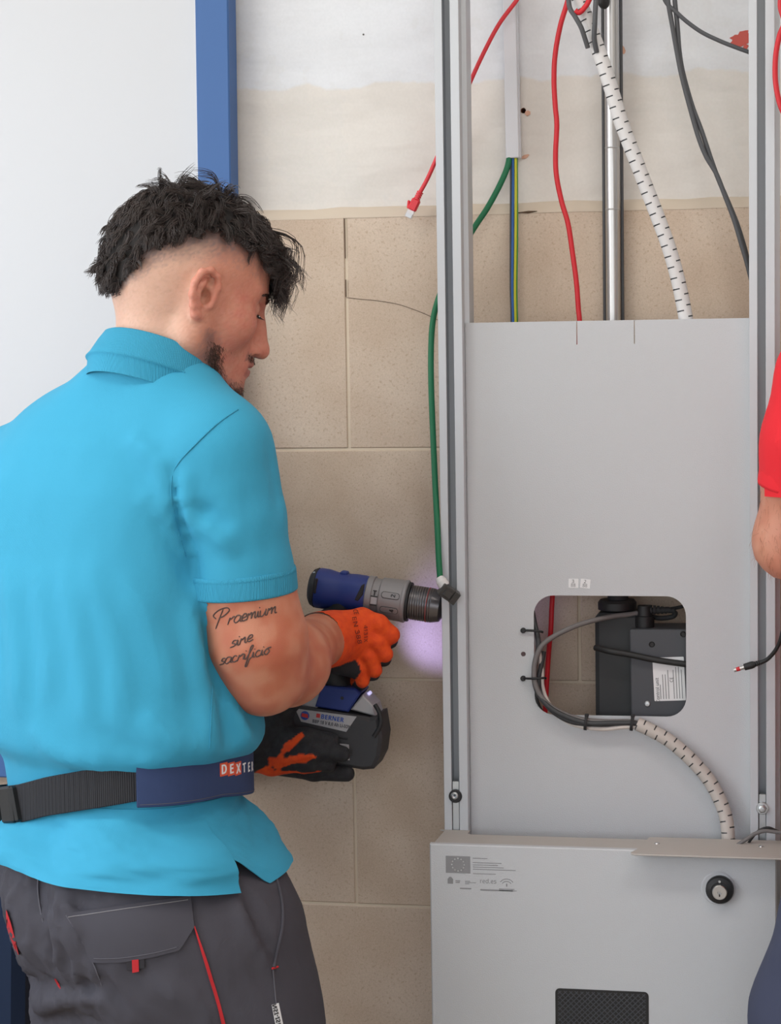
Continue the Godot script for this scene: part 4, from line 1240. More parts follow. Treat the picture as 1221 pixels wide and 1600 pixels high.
	# leads lying on the cabinet lid
	cable("power_lead", [Vector3(-0.0841, 0.9050, 0.1850), Vector3(-0.0705, 0.9146, 0.1870), Vector3(-0.0587, 0.9227, 0.1870), Vector3(-0.0461, 0.9270, 0.1870), Vector3(-0.0319, 0.9261, 0.1870), Vector3(-0.0126, 0.9249, 0.1870)], 0.0026, M.grey_cable, "grey lead bending over the cabinet cover plate", "cable")
	cable("power_lead", [Vector3(-0.0691, 0.9053, 0.1770), Vector3(-0.0589, 0.9198, 0.1780), Vector3(-0.0505, 0.9270, 0.1780), Vector3(-0.0404, 0.9294, 0.1780), Vector3(-0.0303, 0.9258, 0.1780), Vector3(-0.0152, 0.9211, 0.1780)], 0.0018, M.black, "thin black lead bending over the cabinet cover plate", "cable")

func zip_tie(head: Vector3, pts: Array, label: String) -> void:
	var t := thing("cable_tie", label, "cable tie", head, "cable ties")
	part("band", MB.new().tube(smooth_path(pts, 5), 0.0017, 6), M.black, t)
	part("head", MB.new().lathe([Vector2(0.0, 0.004), Vector2(0.0028, 0.004), Vector2(0.0038, 0.0028), Vector2(0.0038, -0.0005)], head, Vector3(0, 0, 1), 16), M.black, t)

func zip_loop(at: Vector3, axis: Vector3, label: String) -> void:
	var t := thing("cable_tie", label, "cable tie", at, "cable ties")
	var ax := axis.normalized()
	var up := (Vector3.UP - ax * ax.y).normalized()
	var out := ax.cross(up)
	var rows := []
	for q in [[-0.0021, 0.0], [-0.0021, 0.001], [0.0021, 0.001], [0.0021, 0.0]]:
		var row := PackedVector3Array()
		for k in 24:
			var a := TAU * k / 24
			row.append(at + ax * q[0] + up * cos(a) * (0.0093 + q[1]) + out * sin(a) * (0.0068 + q[1]))
		rows.append(row)
	var mb := MB.new()
	mb.grid(rows, true)
	part("band", mb, M.black_rubber, t)
	part("head", MB.new().box(at + up * 0.0105, Vector3(0.0055, 0.004, 0.006), 0.0008), M.black_rubber, t)

# ---------------------------------------------------------------- cordless drill, held against the rail
# local axes: +x along the chuck, +y up, +z towards the room; origin in the middle of the motor housing
var drill_tf := Transform3D(Basis(Vector3.BACK, -0.145), Vector3(-0.6353, 1.2345, 0.1070))

func ring(mb: MB, prof: Array, sides := 36) -> MB:
	# profile points are (radius, x)
	var q := []
	for p in prof: q.append(Vector2(p[0], p[1]))
	return mb.lathe(q, Vector3.ZERO, Vector3(1, 0, 0), sides)

func make_drill() -> void:
	M.drill_blue = mat(Color("22357a"), 0.5)
	M.drill_black = mat(Color("222224"), 0.62)
	M.drill_grey = mat(Color("8d8a8b"), 0.48, 0.25)
	M.chuck = mat(Color("6d6a6c"), 0.3, 0.85)
	M.battery = mat(Color("37373a"), 0.6)
	M.label_grey = mat(Color("a9a8ab"), 0.55)
	M.print_blue = mat(Color("2b4fa3"), 0.6)
	M.print_red = mat(Color("c43a3a"), 0.6)
	var led := mat(Color("e8e4ff"), 0.3)
	led.emission_enabled = true
	led.emission = Color(0.80, 0.78, 1.0)
	led.emission_energy_multiplier = 0.6
	M.led = led
	var t := thing("cordless_drill", "blue and grey cordless drill with a large black battery held in gloved hands", "drill")
	t.transform = drill_tf
	# motor housing, slightly squared
	var rows := []
	for s in [[-0.035, 0.0265], [-0.032, 0.0285], [-0.020, 0.0285], [-0.004, 0.0258], [0.006, 0.0262], [0.020, 0.0275], [0.034, 0.0275], [0.0395, 0.0262]]:
		var row := PackedVector3Array()
		for k in 40:
			var a := TAU * k / 40
			var c := cos(a); var sn := sin(a)
			var r: float = s[1] * (1.0 + 0.045 * pow(absf(sin(2.0 * a)), 2.0))
			row.append(Vector3(s[0], sn * r * 1.0, c * r * 0.98))
		rows.append(row)
	var hm := MB.new()
	hm.grid(rows, true, true)
	var housing := part("housing", hm, M.drill_blue, t, true)
	part("top_bump", MB.new().box(Vector3(0.002, 0.0265, 0), Vector3(0.011, 0.006, 0.016), 0.002), M.drill_blue, housing, true)
	part("vent", MB.new().box(Vector3(-0.0315, 0.006, 0.0262), Vector3(0.004, 0.022, 0.006), 0.0015), M.drill_black, housing, true)
	part("grip_inlay", MB.new().extrude(PackedVector2Array([Vector2(0.037, 0.004), Vector2(0.037, 0.019), Vector2(0.0335, 0.017), Vector2(0.026, -0.005), Vector2(0.031, -0.006)]), Transform3D(Basis(), Vector3(0, 0, 0.0225)), 0.0052, 0.0008), M.drill_black, housing, true)
	part("rear_cap", ring(MB.new(), [[0.0, -0.0445], [0.020, -0.0445], [0.0255, -0.041], [0.0284, -0.035], [0.0270, -0.0335]]), M.drill_black, t, true)
	for yy in [0.0255, -0.0175]:
		part("cap_screw", MB.new().lathe([Vector2(0.0, 0.0012), Vector2(0.0019, 0.001), Vector2(0.0023, 0.0)], Vector3(-0.0385, yy * 0.85, 0.0135 if yy > 0 else 0.0195), Vector3(-0.5, 0.1, 1.0), 10), M.zinc, t, true)
	# gearbox with mode collar
	var gear := part("gearbox", ring(MB.new(), [[0.0, 0.0385], [0.0272, 0.0385], [0.0285, 0.0400], [0.0285, 0.0475], [0.0262, 0.0480], [0.0262, 0.0575], [0.0272, 0.0580]]), M.drill_grey, t, true)
	lettering("mark", "T", 0.0105, drill_tf * Transform3D(Basis(Vector3.RIGHT, -0.30), Vector3(0.053, 0.0085, 0.0256)), M.drill_black, gear, 0.0008, "Droid Sans", 700)
	part("index_window", MB.new().box(Vector3(0.0530, -0.0020, 0.0258), Vector3(0.0090, 0.0105, 0.0022), 0.0006), M.label_grey, gear, true)
	for yy in [0.004, -0.0085]: part("window_edge", MB.new().box(Vector3(0.0530, yy, 0.0262), Vector3(0.0100, 0.0012, 0.0026), 0.0004), M.drill_black, gear, true)
	var col := part("mode_collar", ring(MB.new(), [[0.0272, 0.0580], [0.0288, 0.0595], [0.0296, 0.0900], [0.0302, 0.0920], [0.0302, 0.0950], [0.0285, 0.0965], [0.0250, 0.0965]]), M.drill_grey, t, true)
	for k in [[0.30, "2", 12], [-0.42, "4", 12]]:
		var an: float = k[0]
		var bs := Basis(Vector3.RIGHT, -an)
		var at := bs * Vector3(0.0760, 0, 0.0290)
		var rim := MB.new()
		rim.extrude(rounded(0.0260, 0.0095, 0.004, 5), Transform3D(bs, at), 0.0006)
		var rimo := part("setting_rim", rim, M.drill_black, col, true)
		part("setting_pad", MB.new().extrude(rounded(0.0246, 0.0082, 0.0036, 5), Transform3D(bs, at), 0.0011, 0.0002), M.drill_grey, rimo, true)
		lettering("mark", k[1], 0.0085, drill_tf * Transform3D(bs * Basis(Vector3.BACK, PI * 0.5), bs * Vector3(0.0800, 0, 0.0304)), M.drill_black, rimo, 0.0004, "Droid Sans", 700)
	# chuck
	part("chuck_ring", ring(MB.new(), [[0.0, 0.0960], [0.0278, 0.0965], [0.0278, 0.1000], [0.0, 0.1000]]), M.drill_black, t, true)
	var cp := [[0.0, 0.0995], [0.0235, 0.1000]]
	for k in 9: cp.append_array([[0.0245, 0.1015 + k * 0.0035], [0.0239, 0.1030 + k * 0.0035], [0.0245, 0.1040 + k * 0.0035]])
	cp.append_array([[0.0240, 0.1340], [0.0215, 0.1440], [0.0150, 0.1480], [0.0, 0.1480]])
	var chuck := part("chuck", ring(MB.new(), cp, 40), M.chuck, t, true)
	part("red_ring", ring(MB.new(), [[0.0240, 0.1256], [0.0249, 0.1262], [0.0240, 0.1268]], 40), M.print_red, chuck, true)
	part("bit", ring(MB.new(), [[0.0, 0.1470], [0.0035, 0.1470], [0.0035, 0.1500], [0.0, 0.1500]], 12), M.zinc, chuck, true)
	# handle, trigger, foot
	var hf := Field.new()
	hf.bone(Vector3(0.004, -0.015, 0), Vector3(-0.004, -0.06, 0), 0.0225, 0.0165, 0.02)
	hf.bone(Vector3(-0.004, -0.06, 0), Vector3(0.000, -0.115, 0), 0.0165, 0.0190, 0.02)
	hf.bone(Vector3(0.000, -0.115, 0), Vector3(0.018, -0.142, 0), 0.0190, 0.0230, 0.02)
	var hmb := MB.new()
	hf.build(hmb, AABB(Vector3(-0.05, -0.175, -0.04), Vector3(0.11, 0.19, 0.08)), 0.004)
	part("handle", hmb, M.drill_black, t, true)
	part("trigger", MB.new().box(Vector3(0.0215, -0.040, 0), Vector3(0.012, 0.024, 0.014), 0.004), M.drill_grey, t, true)
	part("foot", MB.new().extrude(PackedVector2Array([Vector2(-0.004, -0.132), Vector2(-0.010, -0.163), Vector2(0.038, -0.163), Vector2(0.052, -0.134), Vector2(0.044, -0.128)]), Transform3D(Basis(), Vector3(0, 0, -0.031)), 0.062, 0.002), M.drill_blue, t, true)
	part("foot_screw", MB.new().lathe([Vector2(0.0, 0.0004), Vector2(0.0022, 0.0004), Vector2(0.0025, 0.0)], Vector3(0.027, -0.1445, 0.031), Vector3(0, 0, 1), 10), M.drill_black, t, true)
	part("foot_plate", MB.new().extrude(PackedVector2Array([Vector2(-0.05, -0.128), Vector2(-0.055, -0.166), Vector2(-0.008, -0.166), Vector2(-0.004, -0.132), Vector2(-0.015, -0.118)]), Transform3D(Basis(), Vector3(0, 0, -0.027)), 0.054, 0.002), M.label_grey, t, true)
	part("foot_front", MB.new().extrude(PackedVector2Array([Vector2(0.040, -0.160), Vector2(0.054, -0.136), Vector2(0.072, -0.150), Vector2(0.078, -0.164)]), Transform3D(Basis(), Vector3(0, 0, -0.026)), 0.052, 0.002), M.label_grey, t, true)
	var lens := part("work_light", MB.new().box(Vector3(0.0595, -0.137, 0.0), Vector3(0.004, 0.005, 0.012), 0.001, Basis(Vector3.BACK, 0.85)), M.led, t, true)
	# battery pack
	var bp := PackedVector2Array([Vector2(-0.052, -0.240), Vector2(0.070, -0.240), Vector2(0.085, -0.236), Vector2(0.091, -0.218), Vector2(0.091, -0.190), Vector2(0.082, -0.160), Vector2(0.070, -0.165), Vector2(-0.050, -0.165), Vector2(-0.056, -0.178), Vector2(-0.057, -0.225)])
	var bat := part("battery", MB.new().extrude(bp, Transform3D(Basis(), Vector3(0, 0, -0.036)), 0.072, 0.005), M.battery, t, true)
	part("latch", MB.new().tube(smooth_path([Vector3(0.0745, -0.146, 0.031), Vector3(0.083, -0.156, 0.034), Vector3(0.087, -0.172, 0.0355), Vector3(0.080, -0.190, 0.0365)], 5), 0.0032, 8), M.drill_black, bat, true)
	var lab := part("name_plate", MB.new().extrude(PackedVector2Array([Vector2(-0.037, -0.169), Vector2(0.052, -0.166), Vector2(0.040, -0.190), Vector2(-0.026, -0.186)]), Transform3D(Basis(), Vector3(0, 0, 0.0355)), 0.0011, 0.0003), M.label_grey, bat, true)
	var lz := 0.0370
	part("round_emblem", MB.new().lathe([Vector2(0.0, 0.0003), Vector2(0.0062, 0.0003), Vector2(0.0064, 0.0)], Vector3(-0.0215, -0.1765, 0.0366), Vector3(0, 0, 1), 22), M.print_blue, lab, true)
	part("emblem_mark", MB.new().extrude(PackedVector2Array([Vector2(-0.005, -0.002), Vector2(0.0052, -0.003), Vector2(0.004, 0.0025), Vector2(-0.0045, 0.003)]), Transform3D(Basis(), Vector3(-0.0215, -0.1765, 0.0366)), 0.0006), M.print_red, lab, true)
	part("emblem_mark", MB.new().box(Vector3(-0.0025, -0.1735, lz), Vector3(0.0055, 0.0058, 0.0004), 0.0002), M.print_red, lab, true)
	lettering("maker_print", "BERNER", 0.0088, drill_tf * Transform3D(Basis(), Vector3(0.0180, -0.1738, lz)), M.print_blue, lab, 0.0004, "Droid Sans", 800)
	lettering("model_print", "BBP 18 V 8,0 Ah Li-ION", 0.0050, drill_tf * Transform3D(Basis(), Vector3(0.0180, -0.1822, lz)), M.print_dark, lab, 0.0004, "Droid Sans", 700, 0.82)
	part("data_plate", MB.new().extrude(PackedVector2Array([Vector2(0.012, -0.209), Vector2(0.046, -0.207), Vector2(0.050, -0.229), Vector2(0.012, -0.231)]), Transform3D(Basis(), Vector3(0, 0, 0.0355)), 0.0011, 0.0003), M.label_grey, bat, true)
	part("plate_mark", MB.new().box(Vector3(0.030, -0.2205, lz), Vector3(0.008, 0.005, 0.0004), 0.0002), M.print_red, bat, true)
	part("grip_rib", MB.new().box(Vector3(0.006, -0.199, 0.0362), Vector3(0.075, 0.003, 0.002), 0.0006), M.drill_black, bat, true)
	part("belt_clip", MB.new().tube(smooth_path([Vector3(-0.050, -0.160, 0.037), Vector3(-0.057, -0.172, 0.0395), Vector3(-0.0590, -0.190, 0.0395), Vector3(-0.055, -0.200, 0.037)], 5), 0.0012, 6), M.zinc, bat, true)
	# the work light shines up along the chuck
	var sp := SpotLight3D.new()
	sp.name = "work_light_beam"
	sp.light_color = Color(0.68, 0.66, 1.0)
	sp.light_energy = 0.036
	sp.light_size = 0.006
	sp.spot_angle = 32.0
	sp.spot_range = 4.0
	sp.spot_attenuation = 2.0
	sp.shadow_enabled = true
	add_child(sp)
	var from := drill_tf * Vector3(0.0640, -0.131, 0.0)
	sp.look_at_from_position(from, Vector3(-0.5224, 1.1561, 0.0300), Vector3.UP)

# ---------------------------------------------------------------- the man in the blue polo
const EYE := Vector3(0.0000, 1.5700, 3.0000)   # seams and pockets were measured along sight lines from here onto the cloth

func lin(hex: String) -> Color: return Color(hex).srgb_to_linear()

static func on_path(path: Array, p: Vector2) -> float:
	var best := 9.0
	for i in path.size() - 1:
		best = min(best, p.distance_to(Geometry2D.get_closest_point_to_segment(p, path[i], path[i + 1])))
	return best

static func step_at(path: Array, x: float) -> float:
	if x <= path[0][0]: return path[0][1]
	for i in path.size() - 1:
		if x <= path[i + 1][0]: return lerpf(path[i][1], path[i + 1][1], (x - path[i][0]) / (path[i + 1][0] - path[i][0]))
	return path[-1][1]

func land(f: Field, pts: Array, lift := 0.0) -> Array:
	var out := []
	for q in pts:
		var p: Vector3 = q
		var d := (p - EYE).normalized()
		var s := f.meet(p - d * 0.22, d, 0.9)
		if lift != 0.0: s += f.slope(s) * lift
		out.append(s)
	return out

static func spread(pts: Array, n: int) -> Array:
	var len := [0.0]
	for i in range(1, pts.size()): len.append(len[-1] + pts[i].distance_to(pts[i - 1]))
	var out := []
	for k in n:
		var t: float = len[-1] * k / (n - 1)
		var i := 0
		while i < pts.size() - 2 and len[i + 1] < t: i += 1
		out.append(pts[i].lerp(pts[i + 1], clampf((t - len[i]) / max(len[i + 1] - len[i], 1e-6), 0, 1)))
	return out

# a piece of cloth laid on the surface between two edge lines
func applique(f: Field, top: Array, bottom: Array, nu: int, nv: int, thick: float) -> MB:
	var a := spread(top, nu)
	var b := spread(bottom, nu)
	var rows := []
	for j in nv:
		var line := []
		for i in nu: line.append(a[i].lerp(b[i], float(j) / (nv - 1)))
		var row := PackedVector3Array()
		for p in land(f, line, thick): row.append(p)
		rows.append(row)
	var mb := MB.new()
	mb.grid(rows, false, true)
	# turned-in border
	var rim := PackedVector3Array()
	for i in nu: rim.append(rows[0][i])
	for j in range(1, nv): rim.append(rows[j][nu - 1])
	for i in range(nu - 2, -1, -1): rim.append(rows[nv - 1][i])
	for j in range(nv - 2, -1, -1): rim.append(rows[j][0])
	var low := PackedVector3Array()
	for p in rim: low.append(p + (p - EYE).normalized() * (thick + 0.002))
	mb.grid([rim, low], true, true)
	return mb

func stitched(f: Field, pts: Array, r: float, lift := 0.0) -> MB:
	return MB.new().tube(land(f, even_path(pts, 0.008), lift), r, 6)

func section(y: float, x: float, z: float, a: float, b: float, yaw: float) -> Array: return [y, x, z, a, b, yaw]

var head_tf := Transform3D()
const HAIRLINE := [[-0.12, -0.045], [-0.10, -0.035], [-0.090, -0.020], [-0.082, 0.018], [-0.062, 0.046], [-0.016, 0.070], [0.030, 0.077], [0.067, 0.073], [0.100, 0.055]]
const BEARD := [Vector2(0.026, -0.046), Vector2(0.032, -0.066), Vector2(0.048, -0.088), Vector2(0.074, -0.100), Vector2(0.094, -0.094)]

func head_field() -> Field:
	var f := Field.new()
	f.ball(Vector3(-0.013, 0.048, 0), Vector3(0.094, 0.083, 0.074), 0.03)
	f.ball(Vector3(-0.046, 0.018, 0), Vector3(0.054, 0.061, 0.060), 0.03)
	f.ball(Vector3(0.034, 0.052, 0), Vector3(0.058, 0.058, 0.060), 0.03)
	f.ball(Vector3(0.040, -0.020, 0), Vector3(0.049, 0.075, 0.055), 0.03)
	f.bone(Vector3(-0.022, -0.030, 0), Vector3(-0.014, -0.140, 0), 0.052, 0.056, 0.03)
	for s in [-1.0, 1.0]:
		f.ball(Vector3(0.052, -0.016, 0.040 * s), Vector3(0.030, 0.024, 0.020), 0.025)
		f.bone(Vector3(0.004, -0.052, 0.050 * s), Vector3(0.072, -0.096, 0.014 * s), 0.017, 0.014, 0.025)
		f.bone(Vector3(0.086, 0.027, 0.010 * s), Vector3(0.068, 0.029, 0.042 * s), 0.0105, 0.0095, 0.016)
		f.bone(Vector3(0.006, 0.0, 0.058 * s), Vector3(0.006, -0.05, 0.052 * s), 0.018, 0.016, 0.02)
	f.ball(Vector3(0.086, -0.092, 0), Vector3(0.016, 0.016, 0.018), 0.02)
	f.ball(Vector3(0.078, -0.058, 0), Vector3(0.022, 0.030, 0.028), 0.02)
	f.cut(Vector3(0.098, 0.012, 0.034), Vector3(0.018, 0.012, 0.017), 0.012)
	f.cut(Vector3(0.098, 0.012, -0.034), Vector3(0.018, 0.012, 0.017), 0.012)
	for s in [-1.0, 1.0]:
		f.ball(Vector3(0.0735, 0.009, 0.031 * s), Vector3(0.0130, 0.0125, 0.0135), 0.003, Basis(), 2)
	# nose
	f.bone(Vector3(0.090, 0.020, 0), Vector3(0.110, -0.028, 0), 0.0075, 0.0095, 0.010)
	f.ball(Vector3(0.093, -0.020, 0), Vector3(0.014, 0.026, 0.012), 0.010)
	f.ball(Vector3(0.1125, -0.0355, 0), Vector3(0.0105, 0.0095, 0.0105), 0.008)
	for s in [-1.0, 1.0]: f.ball(Vector3(0.100, -0.0385, 0.0115 * s), Vector3(0.0095, 0.0075, 0.0070), 0.006)
	f.cut(Vector3(0.1030, -0.0450, 0.0130), Vector3(0.0046, 0.0040, 0.0050), 0.0015)
	f.cut(Vector3(0.1030, -0.0450, -0.0130), Vector3(0.0046, 0.0040, 0.0050), 0.0015)
	# lips
	for s in [-1.0, 1.0]:
		f.bone(Vector3(0.1015, -0.0545, 0.002 * s), Vector3(0.088, -0.0605, 0.022 * s), 0.0055, 0.0030, 0.006, 3)
		f.bone(Vector3(0.0985, -0.0665, 0.002 * s), Vector3(0.087, -0.0635, 0.020 * s), 0.0062, 0.0030, 0.006, 3)
	f.cut(Vector3(0.106, -0.0605, 0.0), Vector3(0.014, 0.0012, 0.024), 0.002)
	# ears
	for s in [-1.0, 1.0]:
		var z := func(x: float, y: float, d: float) -> Vector3: return Vector3(x * 0.88 + 0.004, y * 0.88, (0.0685 + d) * s)
		f.ball(z.call(-0.006, 0.004, 0.004), Vector3(0.0175, 0.0255, 0.0050), 0.006, Basis(Vector3.BACK, 0.12) * Basis(Vector3.UP, 0.42 * s))
		var rim := [z.call(0.010, 0.002, 0.003), z.call(0.013, 0.018, 0.006), z.call(0.007, 0.031, 0.010), z.call(-0.006, 0.036, 0.014), z.call(-0.019, 0.029, 0.018), z.call(-0.025, 0.013, 0.019), z.call(-0.023, -0.004, 0.017), z.call(-0.016, -0.018, 0.013), z.call(-0.008, -0.028, 0.008), z.call(-0.001, -0.030, 0.005)]
		f.chain(rim, [0.0038, 0.0040, 0.0040, 0.0042, 0.0044, 0.0044, 0.0042, 0.0045, 0.0060, 0.0045], 0.004, 4)
		f.chain([z.call(-0.003, 0.024, 0.010), z.call(-0.013, 0.012, 0.014), z.call(-0.014, -0.002, 0.013), z.call(-0.006, -0.013, 0.010)], [0.003, 0.0035, 0.0035, 0.003], 0.004, 4)
		f.bone(z.call(0.010, 0.002, 0.004), z.call(0.008, -0.010, 0.007), 0.0050, 0.0045, 0.004, 4)
		f.cut(z.call(-0.001, 0.000, 0.012), Vector3(0.0072, 0.0105, 0.0165), 0.003)
		f.cut(z.call(0.001, 0.020, 0.013), Vector3(0.0060, 0.0075, 0.0085), 0.003)
	return f

func make_worker() -> void:
	M.skin = mat(Color(1, 1, 1), 0.52)
	M.skin.vertex_color_use_as_albedo = true
	M.skin.subsurf_scatter_enabled = true
	M.skin.subsurf_scatter_strength = 0.12
	triplanar(bump(M.skin, noise_image(51, 0.22, 256, 3), 1.2), 22.0)
	var pique := pattern(128, func(x, y): return 0.5 + 0.5 * sin(x * TAU / 8.0 + (PI if int(y / 8) % 2 == 0 else 0.0)) * sin(y * TAU / 8.0))
	M.polo = mat(Color("349bbe"), 0.85)
	M.polo.rim_enabled = true
	M.polo.rim = 0.25
	M.polo.rim_tint = 0.6
	triplanar(bump(M.polo, pique, 1.3), 60.0)
	var ribs := pattern(64, func(x, _y): return 0.5 + 0.5 * sin(x * TAU / 8.0))
	M.rib = mat(Color("3195b7"), 0.85)
	triplanar(bump(M.rib, ribs, 2.0), 70.0)
	var twill := pattern(128, func(x, y): return 0.5 + 0.5 * sin((x + y) * TAU / 8.0))
	M.trouser = mat(Color("413f47"), 0.8)
	triplanar(bump(M.trouser, twill, 1.2), 70.0)
	M.stitch = mat(Color("5b5960"), 0.9)
	M.trouser_dark = mat(Color("2d2b30"), 0.9)
	M.red_cloth = mat(Color("b8232a"), 0.85)
	M.navy = mat(Color("2b3c63"), 0.85)
	triplanar(bump(M.navy, twill, 0.8), 50.0)
	M.webbing = mat(Color("26262a"), 0.9)
	triplanar(bump(M.webbing, ribs, 2.5), 45.0)
	M.hair = mat(Color("3d3431"), 0.36)
	M.hair_base = mat(Color("1d1918"), 0.85)
	M.ink = mat(Color("56443f"), 0.8)
	M.boot_leather = mat(Color("2a2725"), 0.6)
	M.glove = mat(Color(1, 1, 1), 0.8)
	M.glove.vertex_color_use_as_albedo = true
	triplanar(bump(M.glove, noise_image(61, 0.2, 256, 3), 2.5), 14.0)
	M.eye_white = mat(Color("d8d2cc"), 0.25)
	M.lash = mat(Color("17120f"), 0.6)

	var man := thing("person", "man in a turquoise polo and grey work trousers drilling into the rail", "person", Vector3(-0.83, 0, 0.42))
	make_polo(man)
	make_body(man)
	make_hair(man)
	make_trousers(man)
	make_gloves(man)

# ------------------------------------------------ skin: head, neck, arms as one mesh
func arm_field() -> Field:
	var f := Field.new()
	f.chain([Vector3(-0.7048, 1.4457, 0.4870), Vector3(-0.6755, 1.2839, 0.4780), Vector3(-0.6642, 1.2149, 0.4700), Vector3(-0.6615, 1.1704, 0.4520)], [0.048, 0.0550, 0.0580, 0.0470], 0.03)
	f.chain([Vector3(-0.6607, 1.1704, 0.4520), Vector3(-0.6519, 1.1722, 0.3700), Vector3(-0.6430, 1.1793, 0.2150)], [0.0465, 0.0515, 0.033], 0.03)
	f.bone(Vector3(-0.6430, 1.1793, 0.2150), Vector3(-0.6265, 1.1780, 0.1850), 0.033, 0.028, 0.02)
	# far arm, hidden by the chest
	f.chain([Vector3(-1.0293, 1.4026, 0.3300), Vector3(-1.0040, 1.1920, 0.2000), Vector3(-0.9520, 1.0649, 0.1400)], [0.054, 0.050, 0.044], 0.03)
	f.chain([Vector3(-0.9520, 1.0649, 0.1400), Vector3(-0.8577, 1.0390, 0.1400), Vector3(-0.7596, 1.0245, 0.1500)], [0.044, 0.046, 0.031], 0.03)
	# trunk under the clothes, so that the figure is one piece
	f.chain([Vector3(-0.8114, 1.5664, 0.4100), Vector3(-0.8572, 1.4355, 0.4000), Vector3(-0.8697, 1.2210, 0.4100), Vector3(-0.8527, 1.0142, 0.4200), Vector3(-0.8265, 0.8553, 0.4200)], [0.050, 0.080, 0.085, 0.080, 0.085], 0.05)
	f.bone(Vector3(-0.8573, 1.4314, 0.4000), Vector3(-0.7050, 1.4378, 0.4870), 0.050, 0.046, 0.05)
	f.bone(Vector3(-0.8575, 1.4231, 0.4000), Vector3(-1.0295, 1.3940, 0.3300), 0.050, 0.046, 0.05)
	return f

